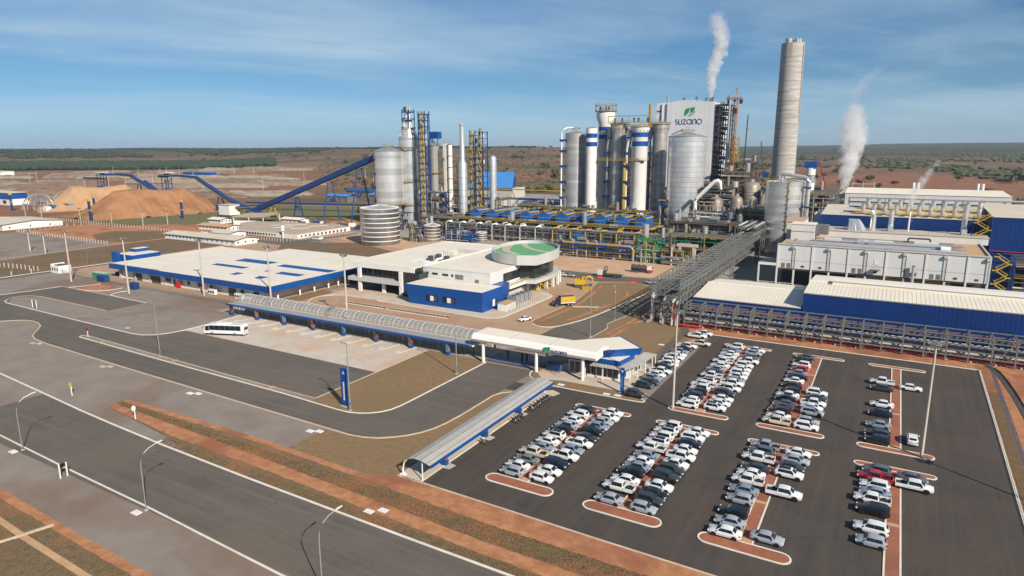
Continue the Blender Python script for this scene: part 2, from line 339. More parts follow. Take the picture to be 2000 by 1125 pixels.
gree = MIXC(t, RAMP(t, n2, [(0.3, 0), (0.7, 1)]), (0.080, 0.074, 0.038), (0.13, 0.106, 0.060))
c = MIXC(t, RAMP(t, n1, [(0.42, 0), (0.56, 1)]), gras, gree)
c = MIXC(t, MATH(t, 'MULTIPLY', RAMP(t, n3, [(0.44, 0), (0.55, 1)]), RAMP(t, MATH(t, 'DIVIDE', dist, 10000), [(0.13, 1.0), (0.2, 0.25)])), c, soil)
far = MIXC(t, RAMP(t, n1, [(0.40, 0), (0.60, 1)]), (0.040, 0.050, 0.028), (0.085, 0.078, 0.045))
c = MIXC(t, RAMP(t, MATH(t, 'DIVIDE', dist, 10000), [(0.26, 0), (0.42, 1)]), c, far)
LK(t, c, b.inputs['Base Color'])
terrain = tb.build('terrain', gm, smooth=True); terrain['kind'] = 'structure'

# ------------------------------------------------------------------ ground sheets (each a few cm above the one below)
flat('site_ground', M['compact'], [(-330, 20), (120, 20), (120, 196), (-60, 330), (-330, 330)], 0.0)
flat('road', M['asphalt'], [(-162, 51.9), (120, 50.0), (120, 65.2), (-38, 65.2), (-104, 66.0), (-140, 67.6), (-162, 69.4)], 0.03)
flat('road', M['compact'], [(-420, 42), (-162.2, 52.4), (-161.8, 69.6), (-186, 71), (-300, 79), (-420, 90)], 0.025)
rt_edge = [(-300, 79), (-230, 74), (-186.5, 71.0), (-161, 69.2), (-140, 67.6), (-104.4, 66.0), (-38.5, 65.1), (120, 65.0)]
kerb(rt_edge, 0.42, 0.10, sm=1)
kerb([(-240, 57), (-190, 55.3), (-145.8, 53.5), (-120, 52.6), (-94.5, 52.0), (-64, 50.7), (120, 49.0)], 0.30, 0.10, M['kerb'])
# bottom-left bank: red strip, drains and rough grass
flat('verge', M['verge'], [(-200, 0), (40, -4), (40, 41), (-80, 41.6), (-121, 42.4), (-200, 44)], 0.02)
flat('dirt_path', M['redsoil'], [(-200, 44.6), (-121.1, 43.6), (-102.9, 43.0), (-78.6, 42.4), (40, 40.5), (40, 39.6), (-80.7, 41.0), (-102.3, 41.6), (-118, 42.0), (-200, 42.8)], 0.05)
strip_obj('drain', M['tan'], [(-160, 41.0), (-110.8, 38.9), (-103, 38.5), (-85.9, 38.0), (20, 35)], 0.9, 0.0, 0.10)['kind'] = 'structure'
strip_obj('drain', M['kerbdirty'], [(-111, 33.4), (-104.0, 36.2), (-103.4, 37.8), (-102.2, 42.2)], 0.5, 0.0, 0.22)['kind'] = 'structure'
# verge between road and car park
flat('verge', M['verge'], [(-142.5, 75.9), (-120, 76.6), (-99, 76.9), (-67, 76.0), (-47.7, 75.2), (120, 74.6), (120, 65.4), (-38, 65.4), (-90, 66.0), (-104, 66.3), (-116, 68.9), (-140.6, 71.9), (-142, 73.6)], 0.02)
flat('dirt_path', M['redsoil'], [(-142.5, 76.5), (-120, 77.2), (-101, 77.3), (-67, 76.5), (-47.7, 75.5), (120, 74.8), (120, 73.4), (-47, 73.9), (-64, 74.7), (-85, 75.6), (-98.5, 75.9), (-141.7, 75.3)], 0.05)
flat('dirt_path', M['redsoil'], [(-142.1, 73.8), (-117.6, 73.1), (-94.8, 72.2), (-81.6, 71.6), (-65.3, 70.9), (-44.5, 69.9), (120, 69.0), (120, 66.4), (-42.5, 67.3), (-57.8, 67.9), (-78.5, 68.7), (-90.2, 69.2), (-115.4, 69.6), (-140.6, 72.0)], 0.05)
flat('dirt_path', M['redsoil'], [(-67.2, 78.8), (-15, 78.0), (60, 77.6), (60, 74.9), (-47, 75.4), (-67, 76.4), (-73, 76.6)], 0.042)
# internal road round the bus area
kc = [(-300, 60), (-262, 82), (-245.0, 95.6), (-240.0, 100.0), (-236.3, 100.9), (-232.2, 100.6), (-227.3, 99.1), (-223.8, 96.9), (-220.0, 94.1), (-216.8, 92.0), (-212.6, 90.7), (-204.5, 89.9), (-160.1, 88.6), (-128.0, 87.8), (-97.9, 87.2), (-86.6, 86.9), (-83.4, 87.4), (-80.7, 88.5), (-78.5, 90.2), (-76.6, 92.1), (-75.1, 94.4), (-74.0, 97.2), (-73.4, 100.8), (-73.1, 105.5), (-73.1, 118.2), (-72.3, 120.4), (-70.9, 121.8), (-67.5, 123.6)]
kb_lo = [(-278.6, 112.2), (-276.7, 110.4), (-272.6, 109.3), (-230, 108.4), (-194, 107.9), (-189.5, 108.4), (-186.2, 110.4), (-184.2, 113.4), (-183.3, 117.8), (-183.1, 125.0), (-183.8, 139.0)]
kb_up = [(-278.6, 112.2), (-280.6, 114.2), (-281.1, 117.0), (-278.4, 119.7), (-273.6, 120.9), (-229.4, 120.4)]
flat('internal_road', M['asphalt'], [(-340, 40), (-262, 82)]+kc[2:25]+[(-73.0, 125.0), (-72.6, 137), (-87.4, 137), (-87.3, 108), (-106, 108), (-106.4, 117.2), (-182.9, 117.9), (-184.2, 113.4), (-189, 108.6), (-194, 107.9), (-272, 109.3), (-281, 115), (-274, 120.9), (-229.2, 120.3), (-229.0, 133.8), (-286.6, 134.6), (-292, 108), (-330, 90)], 0.04)
kerb(kc, 0.34, 0.13, M['kerbdirty']); kerb(kb_lo, 0.36, 0.14); kerb(kb_up, 0.28, 0.12, M['kerbdirty'])
kerb([(-291, 112), (-288.0, 124.0), (-286.6, 134.6)], 0.34); kerb([(-286.6, 134.6), (-251.7, 134.5), (-229.0, 133.8)], 0.24, 0.1, M['kerbdirty'])
kerb([(-282.1, 134.9), (-279.3, 139.7), (-278.3, 145.2)], 0.4); kerb([(-276, 134.9), (-268.6, 135.2), (-264.3, 137.2), (-262.1, 140.5), (-262.2, 144.8)], 0.4, sm=1)
flat('dirt_patch', M['redsoil'], [(-281, 135.2), (-269, 135.6), (-264.6, 137.5), (-262.5, 141), (-262.5, 144.6), (-278, 144.8)], 0.05)
kerb([(-254.8, 142.3), (-255.7, 139.2), (-254.6, 136.2), (-251.8, 134.7), (-229.0, 133.9)], 0.34, sm=1)
# long median, totem lawn
md_lo = [(-204.4, 99.3), (-203.4, 98.2), (-160, 96.9), (-114.5, 95.9), (-103.3, 95.3), (-97.4, 95.0), (-94.4, 95.1), (-92.1, 95.8), (-90.1, 97.0), (-88.6, 98.6), (-87.6, 100.6), (-87.2, 103.4), (-87.1, 108), (-86.9, 137)]
md_up = [(-204.4, 99.3), (-203.6, 100.2), (-167.9, 99.0), (-128.5, 97.7), (-106.4, 97.4), (-106.2, 138.0)]
flat('lawn', M['drygrass'], [(-106.3, 95.5)]+md_lo[4:]+[(-106.2, 138.0), (-106.4, 97.4)], 0.05)
flat('median', M['compact'], md_lo[:4]+[(-106.3, 95.5), (-106.4, 97.4), (-128.5, 97.7), (-167.9, 99.0), (-203.6, 100.2)], 0.06)
kerb(md_lo, 0.36, 0.14); kerb(md_up, 0.28, 0.13, M['kerbdirty'])
for q in (-192.6, -158.2, -120.3, -96.8):
    bx(None, 'median_drain', M['tan'], q-0.5, q+0.5, 96.6 if q > -150 else 97.6, 98.0 if q > -150 else 99.0, 0.05, 0.16)['kind'] = 'structure'
# bus apron and its looped bay kerbs
flat('bus_apron', M['apron'], [(-183.0, 118.0), (-106.4, 117.2), (-106.3, 138.2), (-183.6, 139.2)], 0.055)
for i in range(12):
    u0 = -178.0+6.04*i
    kerb([(u0+1.2, 138.4), (u0+0.5, 134.0), (u0+0.1, 132.4), (u0-0.5, 131.8), (u0-1.1, 132.2), (u0-1.2, 133.1), (u0-0.9, 134.0)], 0.24, 0.12, M['kerb'], sm=1)
flat('walkway', M['concrete_dark'], [(-196, 138.6), (-88, 138.0), (-88, 150.5), (-196, 151.5)], 0.065)
# lawn by the motorcycle shelter
flat('lawn', M['drygrass'], [(-92.3, 77.2), (-92.5, 86.6), (-86.6, 86.7), (-83.4, 87.2), (-80.6, 88.3), (-78.3, 90.0), (-76.4, 92.0), (-74.9, 94.4), (-73.8, 97.2), (-73.2, 100.8), (-72.9, 105.5), (-72.9, 118.2), (-72.1, 120.2), (-70.8, 121.6), (-67.4, 123.4), (-67.2, 79.0), (-73, 76.8)], 0.03)
flat('walkway', M['apron'], [(-68.0, 78.8), (-63.0, 78.9), (-63.0, 124.2), (-61.2, 124.2), (-60.6, 126.5), (-63, 127.6), (-67.2, 124.2)], 0.07)
kerb([(-67.4, 78.9), (-63.1, 79.0), (-63.1, 124.0)], 0.26, 0.14)
# car park
flat('car_park', M['asphalt_lot'], [(-63.0, 78.8), (-15, 78.0), (60, 77.4), (60, 90), (20.8, 90), (22.2, 191), (-42.4, 191), (-42.6, 131), (-64, 129.7), (-68, 128.5), (-73, 128), (-73, 123), (-67.4, 123.6), (-62.8, 123.6)], 0.045)
kerb([(-67.2, 79.0), (-30, 78.3), (60, 77.2)], 0.28, 0.14, M['kerbdirty'])
kerb([(-42.5, 191.0), (22.2, 191.2)], 0.40, 0.14); kerb([(22.2, 191.2), (21.7, 150), (21.2, 114.0), (20.6, 60)], 0.40, 0.14)
flat('dirt_strip', M['redsoil'], [(-52.6, 191.2), (22.4, 191.4), (20.8, 60), (120, 60), (120, 215), (-52.6, 215), (-60, 198)], 0.02)
flat('lawn_strip', M['drygrass'], [(22.6, 175), (24.6, 175), (23.4, 100), (21.4, 100)], 0.06)
flat('dirt_strip', M['redsoil'], [(-49.5, 155), (-47.4, 155), (-45.0, 191), (-42.6, 191.2), (-42.6, 196), (-52, 196)], 0.05)
flat('dirt_strip', M['brick'], [(-48.6, 138), (-47.0, 138), (-47.0, 191), (-48.6, 191)], 0.055)
# islands of the car park: end caps joined by a narrow median, brick paved with a white kerb
def cap_poly(c_, v0, v1, up):
    w_ = 6.1; rr = (v1-v0)/2; vm = (v0+v1)/2; pts = []
    for k in range(9):
        a = -math.pi/2+math.pi*k/8; pts.append((c_+w_-rr+rr*math.cos(a), vm+rr*math.sin(a)))
    for k in range(9):
        a = math.pi/2+math.pi*k/8; pts.append((c_-w_+rr+rr*math.cos(a), vm+rr*math.sin(a)))
    return pts
def island(c_, v0, v1, cap_bot=True):
    p = link('parking_island', None, None, (c_, v0, 0)); p['kind'] = 'structure'
    def cap(vv0, vv1):
        poly = cap_poly(c_, vv0, vv1, True)
        MB().prism(poly, 0.0, 0.12).build('island_end', M['brick'], p)
        strip_obj('island_kerb', M['kerb'], poly, 0.26, 0.0, 0.16, p, True)
    lo = v0
    if cap_bot: cap(v0, v0+1.9 if v0 > 100 else v0+2.6); lo = v0+1.9 if v0 > 100 else v0+2.6
    cap(v1-1.6, v1)
    MB().box(c_-0.95, c_+0.95, lo, v1-1.6, 0.0, 0.115).build('island_median', M['brick'], p)
    for s_ in (-1, 1): bx(p, 'island_kerb', M['kerb'], c_+s_*0.95-0.12, c_+s_*0.95+0.12, lo+0.05, v1-1.65, 0.0, 0.15)
    for k in range(3):
        vv = lo+(v1-lo)*(0.02+0.33*k); bx(p, 'island_crossing', M['tan'], c_-0.8, c_+0.8, vv-0.45, vv+0.45, 0.1, 0.125)
for c_ in (-48.7, -31.0, -13.3): island(c_, 85.0, 123.0)
island(4.5, 60.0, 123.0, False); island(-31.0, 129.5, 184.0); island(-13.3, 129.5, 184.0); island(4.5, 129.5, 184.0)
p_ = cap_poly(-13.3+17.8-12.2, 75.6, 77.6, True)
# reception apron
flat('reception_apron', M['drygrass'], [(-73.4, 135.6), (-72.0, 133.0), (-69.1, 131.2), (-64.6, 130.2), (-43.4, 130.3), (-42.4, 131.0), (-43.2, 132.2), (-46.6, 133.5), (-46.8, 158), (-66, 158), (-73, 142)], 0.06)
flat('reception_walkway', M['apron'], [(-71.8, 136.5), (-68.4, 132.8), (-64.0, 134.2), (-50.0, 134.4), (-48.0, 138), (-47.6, 156), (-60, 156), (-71.5, 142)], 0.085)
kerb([(-73.4, 138), (-73.2, 135.4), (-71.9, 132.9), (-69.1, 131.0), (-64.4, 129.9), (-43.6, 130.1), (-42.5, 130.9), (-43.2, 132.1), (-46.8, 133.3)], 0.32, 0.14, sm=1)
# works yard
yk = [(-177.4, 161.0), (-178.8, 163.6), (-181.9, 167.9), (-182.1, 172.4), (-179.1, 176.1), (-175.5, 178.0), (-159.9, 178.3), (-158.1, 176.9), (-135, 175.7), (-114.7, 174.8), (-110.5, 175.0), (-107.6, 176.8), (-106.4, 180.1), (-106.0, 211.3), (-106.5, 214.4), (-108.1, 216.4), (-112, 218.4)]
flat('yard', M['yard'], [(-190, 150.6), (-86, 150.6), (-86, 168), (-85.8, 188), (-94, 205), (-97, 246), (-130, 254), (-330, 330), (-330, 300), (-186, 240), (-186, 160)], 0.05)
flat('yard', M['yard'], [(-330, 150), (-190, 150.8), (-190, 236), (-330, 262)], 0.045)
kerb(yk, 0.36, 0.16)
flat('paved_court', M['apron'], yk[3:]+[(-118, 226), (-182, 226)], 0.09)
flat('lawn', M['drygrass'], [(-190, 158), (-182.4, 162), (-182.6, 176), (-181, 179.5), (-190, 181)], 0.08)
flat('gate_road', M['asphalt'], [(-86.4, 150.6), (-72.8, 150.6), (-72.5, 172), (-71.9, 183), (-74.1, 188), (-70.8, 213), (-70.6, 232), (-70, 262), (-80, 262), (-76.4, 243), (-81.6, 191.3), (-85.4, 179.3), (-86.4, 176)], 0.07)
flat('gate_road', M['asphalt'], [(-330, 262), (-200, 252), (-129.3, 250.6), (-104, 249.5), (-90, 254), (-81, 251), (-70, 252), (-70, 266), (-81, 264), (-104.4, 262.5), (-129.3, 263), (-200, 268), (-330, 280)], 0.075)
isl_lo = [(-94.6, 176.3), (-92.1, 174.6), (-89.3, 174.5), (-86.9, 176.0), (-85.2, 179.3), (-81.6, 191.3), (-78.6, 222), (-76.4, 243.1)]
isl_up = [(-94.6, 176.3), (-95.8, 178.2), (-96.2, 181.0), (-95.2, 207.8), (-98.0, 226), (-101.6, 245.7)]
flat('lawn', M['drygrass'], isl_lo+[(-78.6, 246.1), (-83.9, 250.6), (-91.2, 252.0), (-98.4, 248.4)]+isl_up[::-1], 0.09)
kerb(isl_lo, 0.5, 0.16, sm=1); kerb(isl_up, 0.26, 0.13, M['kerbdirty'], sm=1); kerb([(-101.6, 245.7), (-98.4, 248.6), (-91.2, 252.2), (-83.9, 250.9), (-78.6, 246.1)], 0.26, 0.13, M['kerbdirty'])
for pts in ([(-93.6, 178.4), (-93.4, 188), (-92.4, 200), (-93.0, 212), (-97.5, 240)], [(-90.6, 177.0), (-86.4, 186), (-84.2, 200), (-83.0, 214), (-81.8, 228), (-86, 236)]):
    strip_obj('drain', M['redsoil'], smooth_line(pts), 1.0, 0.0, 0.14)['kind'] = 'structure'
strip_obj('drain', M['kerbdirty'], [(-93.0, 203), (-84.6, 206.5)], 1.6, 0.0, 0.2)['kind'] = 'structure'
flat('lawn', M['drygrass'], [(-72.3, 158), (-66, 158), (-47.6, 158), (-47.8, 189), (-51.9, 196.4), (-63.6, 198.6), (-69, 212), (-70.7, 212), (-74, 188), (-71.8, 182.5), (-72.4, 172)], 0.08)
kerb([(-72.5, 154), (-72.4, 172), (-71.8, 183), (-73.4, 185.6), (-74.0, 188.4), (-73.2, 192), (-70.8, 212.8), (-70.6, 226)], 0.26, 0.14, M['kerbdirty'], sm=1)
for pts in ([(-69.8, 176), (-69.2, 186), (-68.2, 193), (-68.6, 200), (-66, 207), (-63, 206)], [(-67.6, 174.5), (-67.0, 188), (-66.6, 196), (-62, 199.5), (-52, 197.6)]):
    strip_obj('drain', M['redsoil'], smooth_line(pts), 0.9, 0.0, 0.14)['kind'] = 'structure'
flat('dirt_yard', M['paleoil'], [(-145.3, 300), (-108.1, 302), (-81.3, 300), (-72, 290), (-78.9, 266.6), (-93.5, 264.2), (-132.0, 264.4), (-200, 270), (-230, 280), (-290, 292), (-300, 320), (-180, 318)], 0.06)
flat('plant_ground', M['concrete_dark'], [(-300, 318), (-180, 316), (-145, 299), (-81, 299), (-66, 262), (-44, 232), (120, 232), (160, 700), (-420, 700), (-345, 420)], 0.05)
flat('dirt_strip', M['redsoil'], [(-330, 330), (-292, 292), (-330, 284), (-470, 262), (-470, 330), (-380, 352), (-345, 420)], 0.03)
# left: bank, work yard, camp
flat('bank', M['bank'], [(-327, 118), (-326, 262), (-386, 262), (-386, 223), (-385, 185), (-378, 152), (-372, 118)], 0.03)
flat('site_ground', M['compact'], [(-386.5, 214), (-502, 216), (-560, 160), (-520, 60), (-340, 60), (-372, 118), (-379, 152), (-385.6, 185)], 0.01)
flat('dirt_yard', M['redsoil'], [(-386.5, 214.4), (-503, 216.6), (-516, 250), (-512, 268), (-420, 262), (-386, 256)], 0.02)
flat('bank', M['bank'], [(-446, 232), (-410, 214.8), (-386.8, 224), (-387, 256), (-428, 262), (-452, 250)], 0.04)
flat('perimeter_road', M['asphalt'], [(-330.5, 100), (-325.5, 100), (-323, 176), (-322, 262), (-326.5, 262)], 0.06)
kerb([(-331.6, 100), (-328.6, 140), (-326.0, 176), (-325.8, 262)], 0.6, 0.2)
kerb([(-386.9, 150), (-386.6, 185), (-387.4, 223), (-387, 258)], 0.8, 0.15, M['tan'])
flat('chip_yard_lawn', mat('lawn_green', (0.115, 0.12, 0.045), (0.17, 0.145, 0.065), 0.2, 0.95), [(-640, 268), (-500, 268), (-440, 300), (-380, 352), (-345, 440), (-420, 520), (-540, 420), (-520, 276), (-640, 280)], 0.05)
flat('camp_road', M['asphalt'], [(-386, 258), (-363, 259), (-304, 260.5), (-299, 290), (-296, 318), (-300, 318), (-304, 292), (-309, 266), (-363, 263.5), (-386, 262)], 0.07)
flat('bank', M['bank'], [(-290, 246), (-208, 224), (-190, 240), (-182, 252), (-270, 286), (-305, 262)], 0.085)
# manhole covers and slabs
for (x, y) in [(-134.8, 51.2), (-94.9, 50.2), (-169.8, 86.4), (-168.2, 87.3), (-133.4, 85.6), (-131.6, 86.4), (-94.3, 84.4), (-92.6, 85.2), (-64.4, 67.9), (-62.7, 69.2), (-62.9, 131.6), (-49.0, 131.6), (-51.5, 131.2), (-208.5, 88.2), (-206.4, 88.9), (-201, 111), (-52.4, 174), (-47.6, 172)]:
    bx(None, 'manhole_slab', M['white'] if x > -140 else M['concrete'], x-0.75, x+0.75, y-0.5, y+0.5, 0.0, 0.14)['kind'] = 'structure'

# tufts of dry grass on the two verges: nobody could count them
random.seed(5); gb = MB()
def tuft(x, y, h):
    for k in range(3):
        a = random.uniform(0, 6.28); l = random.uniform(0.10, 0.26); dx, dy = math.cos(a)*l, math.sin(a)*l
        gb.add([(x-dy*.35, y+dx*.35, 0.02), (x+dy*.35, y-dx*.35, 0.02), (x+dx, y+dy, h*random.uniform(.6, 1.2))], [(0, 1, 2)])
for i in range(15000):
    u = random.uniform(-141, 10); f_ = min(1, (u+141)/94); lo, hi = 75.2-1.3*f_, 73.9-3.9*f_
    tuft(u, random.uniform(hi, lo), random.uniform(.08, .22))
for i in range(5500):
    u = random.uniform(-116, 10); e_ = (65.1+.0136*max(0, -38-u) if u > -104 else 66.0+.0445*(-104-u))+.4; tuft(u, random.uniform(e_, max(e_+.1, 67.1+.022*(-u-42))), 0.13)
for i in range(3500):
    u = random.uniform(-125, -76); tuft(u, random.uniform(34, 41.2), 0.12)
tag(gb.build('grass', M['verge']), 'tufts of dry grass on the roadside verges', 'grass', kind='stuff')
# ------------------------------------------------------------------ lettering built from strokes
def arc(cx, cy_, r, a0, a1, n=12, sx_=1.0): return [(cx+r*sx_*math.cos(R(a0+(a1-a0)*k/n)), cy_+r*math.sin(R(a0+(a1-a0)*k/n))) for k in range(n+1)]
GL = {'s': ([[*arc(0.30, 0.73, 0.22, 40, 262, 9), *arc(0.32, 0.27, 0.22, 82, -140, 9)]], 0.70),
      'u': ([[(0.06, 1.0), *arc(0.36, 0.32, 0.30, 180, 360, 10), (0.66, 1.0)]], 0.82),
      'z': ([[(0.03, 0.93), (0.64, 0.93)], [(0.60, 0.90), (0.08, 0.10)], [(0.03, 0.07), (0.66, 0.07)]], 0.82),
      'a': ([[*arc(0.44, 0.5, 0.44, 30, 330, 18)], [(0.90, 0.0), (0.90, 1.0)]], 1.12),
      'n': ([[(0.06, 0.0), (0.06, 0.68), *arc(0.36, 0.68, 0.30, 180, 0, 10), (0.66, 0.0)]], 0.82),
      'o': ([[*arc(0.48, 0.5, 0.46, 0, 360, 20)]], 1.04)}
def ribbon(mb, pts, wd, T):
    L_ = offset_line(pts, wd/2); R_ = offset_line(pts, -wd/2); n = len(pts)
    vs = [T(x, y, 0) for x, y in L_]+[T(x, y, 0) for x, y in R_]+[T(x, y, 1) for x, y in L_]+[T(x, y, 1) for x, y in R_]; fs = []
    for i in range(n-1): fs += [(2*n+i, 3*n+i, 3*n+i+1, 2*n+i+1), (i, 2*n+i, 2*n+i+1, i+1), (n+i, n+i+1, 3*n+i+1, 3*n+i)]
    mb.add(vs, fs)
LEAF = [[(2, 0), (0, 45), (8, 85), (30, 115), (60, 126), (92, 130), (90, 100), (78, 70), (60, 42), (35, 18)],
        [(70, 30), (95, 45), (104, 75), (108, 105), (104, 134), (140, 136), (172, 146), (174, 120), (164, 90), (144, 62), (110, 42)],
        [(52, 0), (90, 8), (130, 30), (158, 60), (172, 92), (178, 70), (170, 46), (150, 22), (115, 2), (80, -6)]]
def wordmark(parent, P0, ux, up, out, height, text_off, leaf_off, leaf_h):
    """leaf emblem and word; P0 origin, ux right, up, out vectors in the world"""
    P0 = Vector(P0); ux = Vector(ux).normalized(); up = Vector(up).normalized(); out = Vector(out).normalized(); x = 0
    for ch in 'suzano':
        mb = MB(); st, adv = GL[ch]
        for s_ in st: ribbon(mb, s_, 0.15, lambda a, b_, k, x=x: P0+ux*((text_off[0]+(x+a)*height))+up*(text_off[1]+b_*height)+out*(0.02+0.10*k))
        mb.build('letter', M['logoblue'], parent); x += adv
    for lf in LEAF:
        s_ = leaf_h/150; vs = [P0+ux*(leaf_off[0]+a*s_)+up*(leaf_off[1]+b_*s_)+out*0.12 for a, b_ in lf]
        vs2 = [v-out*0.1 for v in vs]; n = len(vs)
        MB().add(vs+vs2, [tuple(range(n))]+[(i, (i+1) % n, n+(i+1) % n, n+i) for i in range(n)]).build('emblem_leaf', M['logogreen'], parent)

# ------------------------------------------------------------------ bus shelter
M['sheetgrey'] = mat('sheet_grey', (.44, .425, .40), (.38, .365, .34), .5, .5)
M['roofgrey'] = mat('roof_grey', (.34, .335, .33), (.29, .285, .28), .3, .6)
t0 = thing('bus_shelter', 'long flat grey bus shelter with blue edge and poster pillars', 'shelter', (-142, 138, 0))
bx(t0, 'roof', M['roofgrey'], -188, -91.0, 136.9, 140.6, 3.75, 3.95); bx(t0, 'fascia', M['blue'], -188.2, -92.0, 136.6, 136.88, 3.45, 4.0)
bx(t0, 'roof_edge', M['white'], -90.98, -90.7, 136.7, 140.6, 3.6, 4.0)
post = {0: (0.30, 0.10, 0.06), 1: (0.04, 0.04, 0.05), 2: (0.42, 0.16, 0.07), 3: (0.08, 0.07, 0.10), 4: (0.05, 0.28, 0.42)}
for i in range(8):
    u = -186.6+12.5*i; pm = mat('poster', post[(i*2) % 5], post[(i*2+1) % 5], 1.1, 0.5, contrast=(0.45, 0.55))
    o = bx(t0, 'pillar', M['steeldark'], u-0.35, u+0.35, 137.0, 137.9, 0.1, 3.74); bx(t0, 'pillar_base', M['blue'], u-0.42, u+0.42, 136.92, 137.98, 0.06, 0.95)
    bx(t0, 'poster', pm, u-0.38, u+0.38, 136.95, 136.99, 0.96, 3.4); bx(t0, 'poster', pm, u+0.36, u+0.40, 137.05, 137.85, 0.96, 3.4)
for i in range(16): cy(t0, 'post', M['steelpale'], (-185+6.2*i, 140.2, 0.06), (-185+6.2*i, 140.2, 3.75), 0.07, 8)
f0 = thing('panel_fence', 'low fence of beige panels and dark posts behind the bus shelter', 'fence', (-142, 142.4, 0))
for i in range(52):
    u = -186+1.8*i; bx(f0, 'panel', M['panelbeige'], u+0.1, u+1.7, 142.35, 142.45, 0.25, 2.1)
    bx(f0, 'fence_post', M['steeldark'], u-0.06, u+0.06, 142.3, 142.5, 0.06, 2.25)
# ------------------------------------------------------------------ vaulted walkway
vt = bpy.data.materials.new('vault_sheet'); vt.use_nodes = True; b = vt.node_tree.nodes['Principled BSDF']
b.inputs['Base Color'].default_value = (0.30, 0.32, 0.32, 1); b.inputs['Roughness'].default_value = 0.2; b.inputs['Alpha'].default_value = 0.6; M['vault'] = vt
def vault(u0, u1, label):
    t = thing('walkway_vault', label, 'walkway roof', ((u0+u1)/2, 146.8, 0)); vc, rr, zs = 146.8, 2.5, 2.7; K = 10
    mb = MB(); n = K+1
    for u in (u0, u1): mb.v += [(u, vc+rr*math.cos(math.pi*k/K), zs+rr*0.92*math.sin(math.pi*k/K)) for k in range(n)]
    mb.f = [(k, k+1, n+k+1, n+k) for k in range(K)]; mb.m = [0]*K; mb.build('glazing', M['vault'], t, True)
    m = int((u1-u0)/1.72)
    for i in range(m+1):
        u = u0+(u1-u0)*i/m; big = i % 3 == 0
        MB().tube([(u, vc+(rr+.03)*math.cos(math.pi*k/K), zs+(rr+.03)*0.92*math.sin(math.pi*k/K)) for k in range(n)], 0.055 if big else 0.03, 4).build('rib', M['white'], t)
        if big:
            for s_ in (-1, 1): cy(t, 'post', M['white'], (u, vc+s_*rr, 0.06), (u, vc+s_*rr, zs), 0.09, 8)
    for k in range(1, K): bar(t, 'purlin', M['white'], (u0, vc+(rr+.05)*math.cos(math.pi*k/K), zs+(rr+.05)*0.92*math.sin(math.pi*k/K)), (u1, vc+(rr+.05)*math.cos(math.pi*k/K), zs+(rr+.05)*0.92*math.sin(math.pi*k/K)), 0.05)
    for s_ in (-1, 1): bx(t, 'gutter', M['white'], u0, u1, vc+s_*(rr+.1)-0.12, vc+s_*(rr+.1)+0.12, zs-0.25, zs+0.05)
    for u in (u0, u1):
        MB().tube([(u, vc+(rr+.05)*math.cos(math.pi*k/K), zs+(rr+.05)*0.92*math.sin(math.pi*k/K)) for k in range(n)], 0.14, 6).build('end_arch', M['steel'], t)
vault(-191.5, -150.6, 'glazed barrel vault walkway between long white building and the flood mast')
vault(-149.6, -92.6, 'glazed barrel vault walkway running to the entrance portal')
# ------------------------------------------------------------------ entrance portal
t0 = thing('entrance_portal', 'white entrance portal roof with green leaf sign over blue gates', 'gateway', (-72, 140, 0))
prof = [(136.2, 5.5), (135.8, 6.2), (136.2, 7.0), (137.0, 7.4), (143.6, 7.2), (143.6, 6.3), (143.0, 5.7)]
def loft_u(name, m, prof, u0, u1, par, sk0=0, sk1=0):
    n = len(prof); mb = MB(); mb.add([(u0, y, z) for y, z in prof]+[(u1, y, z) for y, z in prof], [(i, (i+1) % n, n+(i+1) % n, n+i) for i in range(n)]+[tuple(range(n-1, -1, -1)), tuple(range(n, 2*n))]); return mb.build(name, m, par)
loft_u('roof', M['white'], prof, -90.5, -56.2, t0)
bx(t0, 'roof_sheet', M['roofwhite'], -90.2, -56.6, 137.3, 143.3, 7.3, 7.46)
for u in (-79.5, -68.6): bx(t0, 'roof_joint', M['greywhite'], u-0.14, u+0.14, 137.1, 143.4, 7.47, 7.54)
for u in (-87.7, -72.3, -59.9):
    cy(t0, 'column', M['white'], (u, 137.0, 0.05), (u, 137.0, 5.6), 0.42, 16)
    cy(t0, 'column', M['concrete'], (u, 142.8, 0.05), (u, 142.8, 5.8), 0.30, 12)
wordmark(t0, (-70.0, 135.83, 5.55), (1, 0, 0), (0, 0, 1), (0, -1, 0), 0.80, (2.3, 0.3), (0.1, 0.1), 1.7)
t1 = thing('sliding_gate', 'blue steel sliding gates under the entrance portal', 'gate', (-80, 138.2, 0))
for i in range(4):
    u0, u1 = -87+3.4*i, -87+3.4*i+3.1
    for z in (0.25, 1.0, 1.7): bar(t1, 'rail', M['bluesteel'], (u0, 138.2, z), (u1, 138.2, z), 0.10)
    for k in range(8): bar(t1, 'picket', M['bluesteel'], (u0+k*0.44, 138.2, 0.1), (u0+k*0.44, 138.2, 1.75), 0.06)
for i, u in enumerate((-82.8, -78.6, -77.2, -74.0)):
    t1 = thing('barrier_post', 'black barrier post behind the blue gates, %s from the left' % ('first', 'second', 'third', 'fourth')[i], 'post', (u, 141.2, 0), group='barrier posts under the portal')
    bx(t1, 'shaft', M['black'], u-0.15, u+0.15, 141.05, 141.35, 0.05, 2.3); bx(t1, 'head', M['black'], u-0.25, u+0.25, 141.0, 141.4, 2.3, 2.7)
